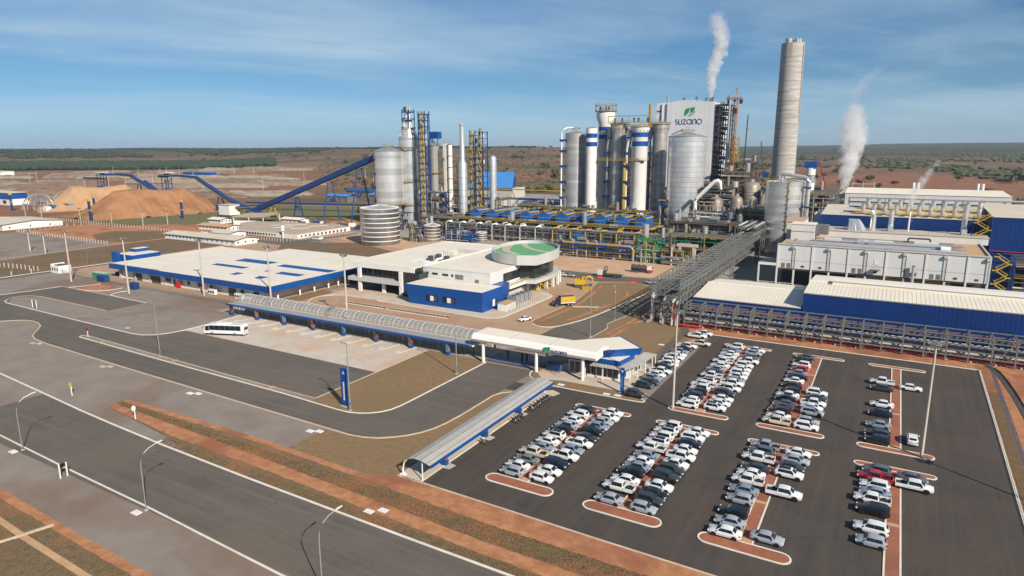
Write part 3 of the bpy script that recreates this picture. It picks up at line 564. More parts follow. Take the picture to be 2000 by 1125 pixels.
for i, u in enumerate((-69.8, -68.6, -67.2)):
    t1 = thing('turnstile', 'blue turnstile cage at reception entrance, %s from the left' % ('first', 'second', 'third')[i], 'turnstile', (u, 139.2, 0), group='turnstiles')
    for dx in (-0.4, 0.4):
        for dy in (-0.5, 0.5): bar(t1, 'post', M['bluesteel'], (u+dx, 139.2+dy, 0.08), (u+dx, 139.2+dy, 2.3), 0.12)
    bx(t1, 'cap', M['bluesteel'], u-0.55, u+0.55, 138.6, 139.8, 2.3, 2.45); bx(t1, 'panel', M['blue'], u-0.05, u+0.05, 138.8, 139.6, 0.4, 2.0)
t1 = thing('flag', 'blue banner on a thin pole before the reception doors', 'flag', (-65.2, 136.0, 0))
cy(t1, 'pole', M['steelpale'], (-65.2, 136.0, 0.08), (-65.2, 136.0, 3.2), 0.05, 6); MB().add([(-65.2, 136.0, 3.2), (-65.6, 136.1, 2.2), (-64.9, 135.9, 1.7), (-64.5, 135.8, 2.5), (-65.15, 136.06, 3.2), (-65.55, 136.16, 2.2), (-64.85, 135.96, 1.7), (-64.45, 135.86, 2.5)], [(0, 1, 2, 3), (7, 6, 5, 4), (0, 4, 5, 1), (1, 5, 6, 2), (2, 6, 7, 3), (3, 7, 4, 0)]).build('banner', M['bluehood'], t1)
# ------------------------------------------------------------------ reception building
t0 = thing('reception_building', 'glazed reception pavilion with cream roofs and blue fascias', 'building', (-57, 145, 0))
MB().prism([(-65.2, 140.6), (-52.2, 140.6), (-50.9, 144.2), (-50.4, 151.5), (-56, 152.5), (-64, 147)], 0.08, 3.5).build('wall', M['greywhite'], t0)
for i in range(9):
    u = -64.8+1.4*i; bx(t0, 'window', M['glass'], u, u+1.25, 140.48, 140.56, 0.5, 3.0)
    bx(t0, 'mullion', M['white'], u+1.26, u+1.36, 140.44, 140.58, 0.3, 3.2)
bx(t0, 'low_wall', M['white'], -60.2, -51.9, 140.30, 140.42, 0.08, 0.55)
for i in range(4):
    a = Vector((-51.9, 140.8, 0))+Vector((1.35, 9.6, 0))*(i/4); b2 = Vector((-51.9, 140.8, 0))+Vector((1.35, 9.6, 0))*((i+0.9)/4)
    MB().add([(a.x+.3, a.y, 0.6), (b2.x+.3, b2.y, 0.6), (b2.x+.3, b2.y, 3.0), (a.x+.3, a.y, 3.0)], [(0, 1, 2, 3)]).build('window', M['glass'], t0)
# skirt canopy of ribbed sheet sloping outwards
inner = [(-61.0, 140.8), (-52.0, 140.9), (-51.2, 144.4), (-50.2, 153.0)]; outer = [(-61.0, 138.4), (-50.4, 138.6), (-48.5, 143.6), (-47.4, 154.6)]
for i in range(3):
    a, b2, c2, d2 = inner[i], inner[i+1], outer[i+1], outer[i]; m = 14
    for k in range(m):
        f0_, f1_ = k/m, (k+0.9)/m; L = lambda p, q, f: (p[0]+(q[0]-p[0])*f, p[1]+(q[1]-p[1])*f)
        q = [(*L(a, b2, f0_), 4.1), (*L(a, b2, f1_), 4.1), (*L(d2, c2, f1_), 3.5), (*L(d2, c2, f0_), 3.5)]
        MB().add(q+[(x, y, z-0.08) for x, y, z in q], [(0, 1, 2, 3), (7, 6, 5, 4), (0, 4, 5, 1), (2, 6, 7, 3), (1, 5, 6, 2), (3, 7, 4, 0)]).build('canopy_sheet', M['sheetgrey'], t0)
for (x, y) in [(-60.1, 138.9), (-55.6, 138.9), (-51.0, 139.0), (-49.9, 141.6), (-49.0, 144.6), (-48.4, 148.4), (-47.9, 152), (-47.8, 154.2)]: cy(t0, 'post', M['white'], (x, y, 0.08), (x, y, 3.55), 0.12, 8)
MB().prism([(-62.5, 139.6), (-51.6, 139.8), (-50.6, 146.6), (-62.5, 146.6)], 4.1, 5.1).build('lower_fascia', M['blue'], t0); MB().prism([(-62.2, 139.9), (-51.95, 140.1), (-51.0, 146.3), (-62.2, 146.3)], 5.1, 5.16).build('lower_roof', M['roofwhite'], t0)
MB().prism([(-66.6, 144.2), (-57.0, 153.6), (-49.4, 146.8), (-56.6, 140.2)], 5.2, 6.9, top=[(-67.2, 144.0), (-57.0, 154.2), (-48.7, 146.8), (-56.8, 139.6)]).build('upper_fascia', M['blue'], t0)
MB().prism([(-66.4, 144.3), (-57.0, 153.4), (-49.6, 146.8), (-56.9, 140.4)], 6.9, 6.97).build('upper_roof', M['roofwhite'], t0)
t1 = thing('totem_sign', 'slim blue totem at the corner of the reception walkway', 'sign', (-48.7, 133.6, 0))
bx(t1, 'panel', M['blue'], -49.1, -48.3, 133.35, 133.65, 0.3, 6.0); bx(t1, 'foot', M['concrete'], -49.3, -48.1, 133.2, 133.8, 0.08, 0.3)
MB().box(-48.85, -48.55, 133.31, 133.345, 5.0, 5.5).build('marking', M['white'], t1); MB().box(-48.85, -48.62, 133.31, 133.345, 1.6, 4.2).build('marking', M['bluelight'], t1)
t1 = thing('totem_sign', 'tall blue totem sign with white lettering on the lawn corner', 'sign', (-97.3, 97.2, 0))
bx(t1, 'panel', M['blue'], -98.1, -96.5, 97.0, 97.4, 0.25, 8.6); bx(t1, 'foot', M['concrete'], -98.3, -96.3, 96.8, 97.6, 0.05, 0.25)
wm = MB()
for i in range(11):       # the word reads up the panel
    z = 1.5+i*0.38; wm.box(-97.5+0.05*(i % 2), -97.1, 96.94, 96.98, z, z+0.27)
wm.build('lettering', M['white'], t1)
wm = MB().box(-97.55, -96.9, 96.94, 96.98, 7.4, 7.55); wm.add([(-97.4, 96.95, 7.65), (-97.2, 96.95, 7.6), (-97.0, 96.95, 8.1), (-97.3, 96.95, 7.95)], [(0, 1, 2, 3)]); wm.build('emblem', M['white'], t1)
# ------------------------------------------------------------------ motorcycle shelter
t0 = thing('motorcycle_shelter', 'long arched shelter of ribbed sheets with blue edge beside car park', 'shelter', (-64, 101, 0))
sec = [(-61.2, 3.25), (-62.0, 3.5), (-63.2, 3.8), (-64.6, 3.85), (-65.8, 3.55), (-66.6, 3.0)]
for k in range(5):
    (x0, z0), (x1, z1) = sec[k], sec[k+1]
    for i in range(11):
        v0, v1 = 79.2+i*4.1, 79.2+i*4.1+4.06
        MB().add([(x0, v0, z0), (x0, v1, z0), (x1+.05, v1, z1), (x1+.05, v0, z1), (x0, v0, z0-.06), (x0, v1, z0-.06), (x1+.05, v1, z1-.06), (x1+.05, v0, z1-.06)],
                 [(0, 1, 2, 3), (7, 6, 5, 4), (0, 4, 5, 1), (2, 6, 7, 3), (1, 5, 6, 2), (3, 7, 4, 0)]).build('roof_sheet', M['sheetgrey'], t0)
for k in range(6): bar(t0, 'roof_seam', M['steel'], (sec[k][0], 79.2, sec[k][1]+0.03), (sec[k][0], 124.2, sec[k][1]+0.03), 0.06)
bx(t0, 'fascia', M['blue'], -61.2, -60.95, 79.1, 124.3, 2.95, 3.4)
for v in (79.6, 124.0):
    cy(t0, 'post', M['white'], (-63.2, v, 0.08), (-63.2, v, 3.7), 0.10, 8)
for v in (79.6, 86.0, 99.1, 112.2, 124.0):
    MB().tube([(-67.3, v, 0.1), (-67.3, v, 1.2), (-67.0, v, 2.4), (-66.2, v, 3.2), (-65.0, v, 3.7), (-63.2, v, 3.68), (-61.4, v, 3.15)], [.16, .15, .13, .11, .1, .08, .06], 6).build('arch', M['white'], t0)
    bx(t0, 'footing', M['white'], -67.75, -66.85, v-0.4, v+0.4, 0.07, 0.3)
for i, v in enumerate((86.0, 99.1, 112.2)):
    bx(t0, 'pillar', M['steeldark'], -63.6, -62.8, v-0.35, v+0.35, 0.95, 3.55); bx(t0, 'pillar_base', M['blue'], -63.66, -62.74, v-0.42, v+0.42, 0.1, 0.95)
    bx(t0, 'poster', mat('poster', post[(i*3) % 5], post[(i+2) % 5], 1.3, 0.5, contrast=(.45, .55)), -62.8, -62.76, v-0.33, v+0.33, 1.0, 3.2)
    flat('footing_slab', M['concrete'], [(-63.9, v-1.3), (-61.5, v-1.1), (-61.3, v+0.6), (-63.9, v+1.1)], 0.095, t0)
# ------------------------------------------------------------------ long white building with blue fascia
t0 = thing('service_building', 'long low building, cream roof, blue fascia and white walls', 'building', (-240, 185, 0))
P_ = [(-288.7, 155.0), (-187.6, 153.8), (-187.2, 200), (-182.5, 200), (-182.5, 221.2), (-253.0, 221.2), (-253.0, 209.8), (-287.4, 209.8)]
Wl = [(-286.0, 157.4), (-193.5, 156.4), (-193.0, 200), (-184, 200), (-184, 219.6), (-251, 219.6), (-251, 208), (-285.6, 208)]
MB().prism(Wl, 0.05, 4.3).build('wall', M['white'], t0)
n = len(P_); mb = MB(); mb.prism(P_, 4.15, 6.2); mb.build('fascia', M['blue'], t0)
Pi = [(-288.3, 155.4), (-188.0, 154.2), (-187.6, 200.4), (-182.9, 200.4), (-182.9, 220.8), (-252.6, 220.8), (-252.6, 209.4), (-287.0, 209.4)]
wells = [(-247.0, -225.4, 184.8, 191.2), (-247.0, -226.2, 173.2, 177.0), (-219.8, -189.2, 183.8, 188.8), (-221.8, -217.2, 162.8, 167.2), (-207.4, -202, 162.8, 166.3), (-207, -193.6, 172.2, 176.6), (-214.8, -212.2, 173.4, 176.2)]
def in_main(x0, x1, y0, y1): return all(x0 < -187 for _ in (0,))
MB().prism(Pi, 6.2, 6.28).build('roof_base', M['steel'], t0)
# roof laid as sheets between the wells
def split(rects, hole):
    out = []
    for (a0, a1, b0, b1) in rects:
        h0, h1, g0, g1 = hole
        if h1 <= a0 or h0 >= a1 or g1 <= b0 or g0 >= b1: out.append((a0, a1, b0, b1)); continue
        if g0 > b0: out.append((a0, a1, b0, g0))
        if g1 < b1: out.append((a0, a1, g1, b1))
        m0, m1 = max(b0, g0), min(b1, g1)
        if h0 > a0: out.append((a0, h0, m0, m1))
        if h1 < a1: out.append((h1, a1, m0, m1))
    return out
rs = []
vb = [155.4, 163.0, 171.6, 180.2, 188.8, 197.4, 206.0, 209.4]
for a, b2 in zip(vb, vb[1:]): rs.append((-287.4, -252.6, a+0.05, b2))
vb2 = [154.4, 163.0, 171.6, 180.2, 188.8, 197.4, 206.0, 214.6, 220.8]
for a, b2 in zip(vb2, vb2[1:]): rs.append((-252.6, -188.1, a+0.05, b2))
rs.append((-188.05, -182.9, 200.4, 220.8))
for h in wells: rs = split(rs, h)
for (a0, a1, b0, b1) in rs:
    if a1-a0 > 0.3 and b1-b0 > 0.1: bx(t0, 'roof_sheet', M['roofwhite'], a0, a1, b0, b1-0.10, 6.3, 6.42)
for (a0, a1, b0, b1) in wells:
    bx(t0, 'roof_well', M['blue'], a0+0.02, a1-0.02, b0+0.02, b1-0.02, 6.29, 6.31); bx(t0, 'well_kerb', M['white'], a0-0.3, a1+0.3, b0-0.3, b0, 6.42, 6.48); bx(t0, 'well_wall', M['blue'], a0, a1, b1-0.12, b1-0.02, 6.31, 6.42)
for i, (a, b2, nm) in enumerate([(-275, -269, 'door'), (-262, -256, 'door'), (-252, -249, 'window'), (-247, -246, 'door'), (-238, -236.6, 'window'), (-231, -229, 'window'), (-224, -222.5, 'window'), (-213, -209, 'door'), (-206, -204.4, 'window'), (-199, -196, 'window')]):
    v = 157.25-0.0108*(a+286); bx(t0, nm, M['glass'] if nm == 'window' else M['steeldark'], a, b2, v-0.05, v+0.2, 0.1 if nm == 'door' else 1.6, 3.0)
for i in range(9): bx(t0, 'pier', M['greywhite'], -284+10.4*i, -283.2+10.4*i, 156.6, 157.4, 0.05, 4.2)
for y in (160, 170.3, 177.5, 184.9, 190.2, 196): cy(t0, 'column', M['white'], (-190.4, y, 0.05), (-190.4, y, 4.2), 0.35, 12)
for i, u in enumerate((-219.4, -204.1)):
    t1 = thing('air_conditioner', 'outdoor air conditioner unit against the white wall, %s one' % ('far' if i == 0 else 'near'), 'air conditioner', (u, 154.2, 0), group='air conditioners by the white wall')
    bx(t1, 'casing', M['white'], u-2, u+2, 153.6, 154.8, 0.3, 2.2)
    for k in range(3): cy(t1, 'fan', M['steeldark'], (u-1.3+1.3*k, 153.58, 1.3), (u-1.3+1.3*k, 153.52, 1.3), 0.5, 14)
    for k in (-1.8, 1.8): bx(t1, 'foot', M['steel'], u+k-0.1, u+k+0.1, 153.7, 154.7, 0.05, 0.3)
t1 = thing('hose_cabinet', 'red fire hose cabinet rack standing at the white wall', 'cabinet', (-242.4, 155.6, 0))
for k in range(3): bx(t1, 'cabinet', M['redpaint'], -243.6+0.9*k, -242.9+0.9*k, 155.4, 155.9, 0.05, 2.4+0.3*(k == 1))
t1 = thing('utility_building', 'small flat blue and cream building left of the long roof', 'building', (-312, 181, 0))
bx(t1, 'wall', M['blue'], -320.6, -307.5, 176, 190.2, 0.05, 5.0); bx(t1, 'roof', M['roofwhite'], -320.2, -307.9, 176.4, 189.8, 5.0, 5.12); bx(t1, 'parapet', M['blue'], -320.6, -316.8, 174.0, 175.98, 0.05, 6.2); bx(t1, 'penthouse', M['blue'], -320.5, -316, 183, 190, 5.12, 6.6); bx(t1, 'penthouse_roof', M['roofwhite'], -320.3, -316.2, 183.2, 189.8, 6.6, 6.7)
for lab, m, a in (('green container', 'green', (-294, -285.5, 150.5, 153.0, 2.6)), ('blue container', 'bluesteel', (-285.3, -280.2, 147.6, 150.0, 2.4)), ('small blue container', 'bluesteel', (-258.5, -254.4, 145.0, 147.2, 2.4))):
    t1 = thing('container', lab+(' standing left of the long white building' if 'green' in lab else ' beside the wire fence near the ' + ('green container' if 'small' not in lab else 'second flood mast')), 'container', (a[0], a[2], 0))
    bx(t1, 'body', M[m], a[0], a[1], a[2], a[3], 0.15, a[4])
    for k in range(int((a[1]-a[0])/0.6)): bx(t1, 'rib', M[m], a[0]+0.2+0.6*k, a[0]+0.45+0.6*k, a[2]-0.05, a[2], 0.3, a[4]-0.1)
    bx(t1, 'top', M['concrete'] if m == 'green' else M[m], a[0]-0.03, a[1]+0.03, a[2]-0.03, a[3]+0.03, a[4], a[4]+0.1)
# ------------------------------------------------------------------ office building with round roof deck
t0 = thing('office_building', 'two storey white office with flat cream roof and glazed front', 'building', (-150, 215, 0))
def rim(x0, x1, y0, y1, z0, z1, m, nm='parapet', th=0.4):
    bx(t0, nm, m, x0, x1, y0, y0+th, z0, z1); bx(t0, nm, m, x0, x1, y1-th, y1, z0, z1); bx(t0, nm, m, x0, x0+th, y0+th, y1-th, z0, z1); bx(t0, nm, m, x1-th, x1, y0+th, y1-th, z0, z1)
bx(t0, 'glass_front', M['glass'], -179.6, -149.8, 190.2, 249, 5.4, 9.2)
for i in range(12): bx(t0, 'mullion', M['steel'], -179.4+2.5*i, -179.26+2.5*i, 190.1, 190.19, 5.5, 9.1)
bx(t0, 'ground_floor', M['greywhite'], -178, -153, 200, 249, 0.1, 4.0); bx(t0, 'entrance_glass', M['glass'], -155.2, -147.2, 187.4, 199, 0.1, 9.15)
for i in range(5): bx(t0, 'mullion', M['steeldark'], -155+1.6*i, -154.9+1.6*i, 187.3, 187.38, 0.1, 9.1)
bx(t0, 'balcony_band', M['greywhite'], -181.0, -155.4, 186.2, 190.0, 4.1, 5.5); bx(t0, 'upper_floor', M['white'], -180, -150, 190.25, 249, 4.02, 5.38)
bx(t0, 'fascia', M['white'], -181.2, -149.6, 187.6, 188.0, 9.2, 11.2); bx(t0, 'fascia', M['greywhite'], -181.2, -180.8, 188.02, 251.2, 9.2, 11.2)
bx(t0, 'side_wall', M['greywhite'], -180.6, -179.8, 191, 250, 5.5, 9.2)
for i in range(7): bx(t0, 'roof_sheet', M['roofwhite'], -180.78, -163.0, 188.05+9*i, 188.05+9*i+8.95, 10.75, 11.0)
for a in ((-162.9, -149.7, 188.05, 199.5), (-162.9, -149.7, 235, 251)): bx(t0, 'roof_sheet', M['roofwhite'], *a, 10.75, 11.0)
bx(t0, 'roof_well', M['roofwhite'], -162.9, -149.8, 199.5, 235, 9.0, 9.3); bx(t0, 'well_wall', M['greywhite'], -162.9, -149.8, 234.6, 234.98, 9.3, 11.0); bx(t0, 'well_wall', M['greywhite'], -162.96, -162.7, 199.5, 234.5, 9.3, 11.0)
for i in range(9): bx(t0, 'roof_sheet', M['roofwhite'], -149.55, -120.4, 193.1+6.4*i, 193.1+6.4*i+6.36, 10.75, 11.0)
bx(t0, 'roof_edge', M['white'], -181.3, -149.6, 251.0, 251.4, 9.2, 11.25); bx(t0, 'roof_edge', M['white'], -149.9, -149.5, 193, 250.6, 9.3, 11.3)
bx(t0, 'wing', M['panel'], -149.4, -120.0, 192.7, 216, 4.0, 10.74); bx(t0, 'wing', M['panel'], -149.4, -128, 216.02, 250, 0.1, 10.74)
bx(t0, 'wing_parapet', M['panel'], -149.45, -119.95, 192.6, 192.95, 10.75, 11.15); bx(t0, 'wing_parapet', M['panel'], -120.3, -119.95, 192.97, 222, 10.75, 11.15)
for a, b2, z0, z1, mm in ((-147.6, -146.9, 8.3, 9.3, 'glass'), (-145.2, -142.7, 8.4, 9.1, 'glass'), (-140.6, -138, 8.3, 9.1, 'glass'), (-136.6, -135.8, 8.2, 9.2, 'glass'), (-134.9, -133.2, 7.6, 9.3, 'steel'), (-133.0, -131.4, 7.6, 9.3, 'steel'), (-126.4, -124.8, 7.0, 8.2, 'steel'), (-121.2, -120.6, 6.6, 7.1, 'steel')):
    bx(t0, 'window' if mm == 'glass' else 'louvre', M[mm], a, b2, 192.6, 192.75, z0, z1)
for (x, y) in ((-175.5, 186.9), (-165.1, 188.6), (-155.4, 187.0)): bx(t0, 'column', M['white'], x-0.7, x+0.7, y-0.4, y+0.4, 0.1, 9.2 if x < -175 or x > -156 else 4.1)
MB().prism([(-146.0, 180.2), (-115.4, 180.2), (-115.4, 192.6), (-117.2, 200.4), (-120, 200.4), (-120.0, 192.65), (-147.5, 192.65)], 0.1, 6.9, top=[(-147.8, 179.9), (-115.2, 179.9), (-115.2, 192.6), (-116.8, 200.4), (-120, 200.4), (-120.0, 192.65), (-147.8, 192.65)]).build('blue_annex', M['blue'], t0)
MB().prism([(-147.4, 180.3), (-115.6, 180.3), (-115.6, 192.55), (-147.4, 192.55)], 6.9, 6.98).build('annex_roof', M['roofwhite'], t0)
for a in (-138.6, -131.4):
    bx(t0, 'window', M['navy'], a, a+5.0, 179.93, 180.2, 1.9, 4.0); bx(t0, 'shutter', M['steeldark'], a+3.6, a+4.6, 179.88, 179.92, 2.0, 3.7); bx(t0, 'window_panel', M['white'], a+1.8, a+3.3, 179.88, 179.92, 2.0, 3.7)
bx(t0, 'window', M['white'], -115.36, -115.3, 186.6, 188.0, 1.0, 3.4); bx(t0, 'window', M['glass'], -115.36, -115.3, 188.3, 189.6, 1.6, 3.4)
# right side: gallery
bx(t0, 'glass_side', M['glass'], -121.5, -120.05, 216, 238, 5.2, 9.8); bx(t0, 'gallery_glass', M['glass'], -120.02, -119.9, 201.5, 215.8, 6.2, 9.4); bx(t0, 'gallery_slab', M['white'], -119.8, -116.6, 200.6, 226, 4.2, 5.2); bx(t0, 'gallery_base', M['greywhite'], -119.5, -119.0, 200.6, 224, 0.1, 4.2); bx(t0, 'gallery_window', M['glass'], -119.0, -118.9, 204, 222, 2.6, 3.9)
for i in range(16): bar(t0, 'railing_post', M['yellow'], (-116.8, 201+1.3*i, 5.2), (-116.8, 201+1.3*i, 6.4), 0.09)
for z in (5.8, 6.4): bar(t0, 'railing', M['yellow'], (-116.8, 200.8, z), (-116.8, 221, z), 0.1)
for i in range(3):      # yellow escape stair
    a = (-115.8+(1.6 if i % 2 else 0), 218.0 if i % 2 else 223.5, 5.2-1.7*i); b2 = (a[0], 223.5 if i % 2 else 218.0, 5.2-1.7*(i+1))
    for dx in (-0.6, 0.6): bar(t0, 'stair_string', M['yellow'], (a[0]+dx, a[1], a[2]), (b2[0]+dx, b2[1], b2[2]), 0.22); bar(t0, 'stair_rail', M['yellow'], (a[0]+dx, a[1], a[2]+1), (b2[0]+dx, b2[1], b2[2]+1), 0.09)
    for k in range(7): f = k/7; bx(t0, 'tread', M['yellow'], a[0]-0.55, a[0]+0.55, a[1]+(b2[1]-a[1])*f-0.15, a[1]+(b2[1]-a[1])*f+0.15, a[2]-1.7*f-0.05, a[2]-1.7*f+0.02)
for (x, y) in ((-117, 217.6), (-113.2, 217.6), (-117, 224), (-113.2, 224)): bar(t0, 'stair_post', M['yellow'], (x, y, 0.1), (x, y, 6.6), 0.2)
# round deck
dc = (-127.0, 231.5)
def drop(rr, cx=dc[0], cy_=dc[1], tip=(-109.2, 214.6), s_=1.0):
    pts = []
    for k in range(37):
        a = -78+k*(346-70)/36+22; pts.append((cx+rr*math.cos(R(a)), cy_+rr*math.sin(R(a))))
    f = rr/17.0; pts.append((cx+(tip[0]-cx)*f, cy_+(tip[1]-cy_)*f)); return pts
DP = [(-136.6, 219.6), (-139.6, 231.0), (-139.8, 241.8), (-136.0, 248.6), (-128.5, 250.4), (-120.5, 245.6), (-114.8, 238.1), (-112.6, 230), (-112.0, 221), (-112.6, 213.0), (-119.1, 209.9), (-125.9, 210.8), (-131.2, 213.8)]
def drop(rr):
    s_ = rr/17.0; q = smooth_line(DP[10:]+DP[:10], 2); return [(dc[0]+(x-dc[0])*s_, dc[1]+(y-dc[1])*s_) for x, y in q]
dc = (-126.2, 230.5)
D1, D2 = drop(17.0), drop(16.5); n = len(D1)
mb = MB(); mb.add([(x, y, 11.3) for x, y in D1]+[(x, y, 15.0) for x, y in D1]+[(x, y, 15.0) for x, y in D2]+[(x, y, 13.7) for x, y in D2], [(k, (k+1) % n, n+(k+1) % n, n+k) for k in range(n)]+[(n+k, n+(k+1) % n, 2*n+(k+1) % n, 2*n+k) for k in range(n)]+[(2*n+k, 2*n+(k+1) % n, 3*n+(k+1) % n, 3*n+k) for k in range(n)]+[tuple(range(n-1, -1, -1))])
mb.build('deck_wall', M['greywhite'], t0); flat('deck_floor', M['padgreen'], D2, 13.7, t0)
for (ang0, r0_, cxo, cyo) in ((0, 23, -136, 214), (0, 25, -118.5, 254)):
    pts = [(cxo+r0_*math.cos(R(a)), cyo+r0_*math.sin(R(a))) for a in range(0, 360, 4)]
    pts = [p for p in pts if math.hypot(p[0]-dc[0], p[1]-dc[1]) < 16.2]
    pts.sort(key=lambda p: math.atan2(p[1]-cyo, p[0]-cxo) % (2*math.pi) if cyo > 230 else math.atan2(p[1]-cyo, p[0]-cxo))
    pass
strip_obj('deck_band', M['padbeige'], smooth_line([(-140.2, 244.0), (-138.2, 236.5), (-135.2, 229.0), (-131.3, 223.5), (-124.5, 219.5)], 2), 3.2, 13.7, 13.74, t0)
strip_obj('deck_band', M['padbeige'], smooth_line([(-136.0, 246.4), (-131.5, 238.8), (-124.8, 233.2), (-118.9, 230.6), (-113.6, 229.6)], 2), 2.6, 13.705, 13.745, t0)
D3 = drop(14.0); MB().prism(D3, 4.9, 11.3).build('drum_glass', M['glass'], t0)
D4 = drop(16.4); MB().prism(D4, 4.2, 5.6).build('drum_slab', M['greywhite'], t0); MB().prism(drop(9), 0.1, 4.2).build('drum_core', M['concrete'], t0)
for k in range(9):
    a = R(-50+k*16); x, y = dc[0]+12.2*math.cos(a), dc[1]+17.5*math.sin(a); bx(t0, 'drum_column', M['white'], x-0.45, x+0.45, y-0.45, y+0.45, 0.1, 4.2)
# roof plant in the well
t1 = thing('roof_units', 'cluster of grey cooling units in the roof well of the office', 'cooling units', (-156, 214, 9.3))
for i in range(5): bx(t1, 'unit', M['greywhite'] if i % 2 else M['steeldark'], -161+2.0*i, -159.6+2.0*i, 211+0.8*(i % 2), 213+0.8*(i % 2), 9.3, 11.4+0.5*(i % 3))
for i in range(6): cy(t1, 'vent_pipe', M['steelpale'], (-157+0.9*i, 216.5, 9.3), (-157+0.9*i, 216.5, 12.9), 0.14, 6)
MB().tube([(-154, 205, 9.6), (-154, 208, 11.0), (-154, 212, 11.0), (-152, 213, 10.8)], 0.5, 8).build('duct', M['white'], t1); MB().prism([(-160, 203), (-156, 201.5), (-153.5, 204), (-157.5, 206.5)], 9.3, 10.6).build('duct_box', M['white'], t1)
t1 = thing('gas_cage', 'white cabinet enclosure beside the blue annex wall', 'cabinet', (-110.8, 188.5, 0))
bx(t1, 'box', M['white'], -112.8, -109.2, 185.6, 191.6, 0.1, 2.5); bx(t1, 'lid', M['tan'], -112.9, -109.1, 185.5, 191.7, 2.5, 2.62)
for k in range(6): bx(t1, 'slat', M['greywhite'], -109.18, -109.08, 185.9+k*0.95, 186.4+k*0.95, 0.2, 2.4)
t1 = thing('chiller_rack', 'rack of grey chillers between office and yard kerb', 'chillers', (-111.5, 201, 0))
for k in range(4): bx(t1, 'unit', M['steelpale'], -115, -111.2, 195.5+3.1*k, 198.1+3.1*k, 0.5, 2.9); cy(t1, 'fan', M['steeldark'], (-113, 196.8+3.1*k, 2.9), (-113, 196.8+3.1*k, 3.05), 0.9, 12)
for k in range(4): bx(t1, 'leg', M['steeldark'], -115, -111.2, 196+3.1*k, 196.3+3.1*k, 0.1, 0.5)
t1 = thing('mesh_fence', 'pale mesh fence along the yard in front of the chillers', 'fence', (-107.8, 202, 0))
for k in range(18): bx(t1, 'fence_post', M['white'], -107.85, -107.75, 186+1.6*k, 186.1+1.6*k, 0.1, 2.4)
for z in (0.5, 1.4, 2.3): bar(t1, 'wire', M['steelpale'], (-107.8, 186, z), (-107.8, 213.4, z), 0.05)
for i, (a0, a1, y) in enumerate(((-166.4, -148.6, 169.6), (-146.6, -121.6, 169.4))):
    t1 = thing('planter_strip', 'narrow planted strip edged by kerb blocks in the yard, %s one' % ('far' if i == 0 else 'near'), 'planter', ((a0+a1)/2, y, 0), group='planter strips')
    bx(t1, 'soil', M['verge'], a0, a1, y-0.9, y+0.9, 0.05, 0.2); bx(t1, 'kerb', M['kerb'], a0-0.2, a1+0.2, y-1.25, y-0.92, 0.05, 0.24)
    for k in range(int((a1-a0)/1.7)): bx(t1, 'edge_block', M['kerb'], a0+1.7*k, a0+0.9+1.7*k, y+0.92, y+1.2, 0.05, 0.26)
# ------------------------------------------------------------------ plant builders
def ring_mesh(r, h, t_, n=48):
    k = ('ring', round(r, 2), h, t_)
    if k not in _unit: _unit[k] = MB().lathe([(r, -h/2), (r+t_, -h/2), (r+t_, h/2), (r, h/2)], n=n).mesh('ring', M['steelpale'], True)
    return _unit[k]
def rings_on(t, c, r, zs, m=None, h=0.25, th=0.10, name='ring'):
    for z in zs:
        o = link(name, ring_mesh(r, h, th), t); p = wloc(t); o.location = (c[0]-p.x, c[1]-p.y, z-p.z)
        if m: o.material_slots[0].link = 'OBJECT'; o.material_slots[0].material = m
_course = {}
def courses(t, c, r, z0, z1, hc, mats, seed=1, lip=.05):
    rn_ = random.Random(seed); n = max(1, round((z1-z0)/hc)); h = (z1-z0)/n
    for k in range(n):
        m_ = rn_.choice(mats); key = (round(r, 2), round(h, 2), m_.name)
        if key not in _course: _course[key] = MB().lathe([(r-.04, 0), (r+lip, .02), (r+lip, h*.94), (r-.04, h*.97)], n=56).mesh('course', m_, True)
        o = link('shell_course', _course[key], t); p = wloc(t); o.location = (c[0]-p.x, c[1]-p.y, z0+h*k-p.z); o.rotation_euler = (0, 0, rn_.uniform(0, 6))
SILOM = [M['silo'], mat('silo_course_light', (.86, .86, .85), (.76, .76, .75), .3, .28, .6, streak=.15), mat('silo_course_dark', (.72, .72, .71), (.62, .62, .61), .3, .26, .65, streak=.15)]
TANKM = [mat('tank_course', (.58, .58, .57), (.46, .46, .45), .3, .24, .92, streak=.15), mat('tank_course_dark', (.50, .50, .49), (.40, .40, .39), .3, .22, .95, streak=.15)]
DULLM = [M['silodull'], mat('dull_course_light', (.66, .65, .63), (.54, .53, .51), .3, .40, .5, streak=.15), mat('dull_course_dark', (.50, .49, .47), (.42, .41, .39), .3, .42, .5, streak=.15)]
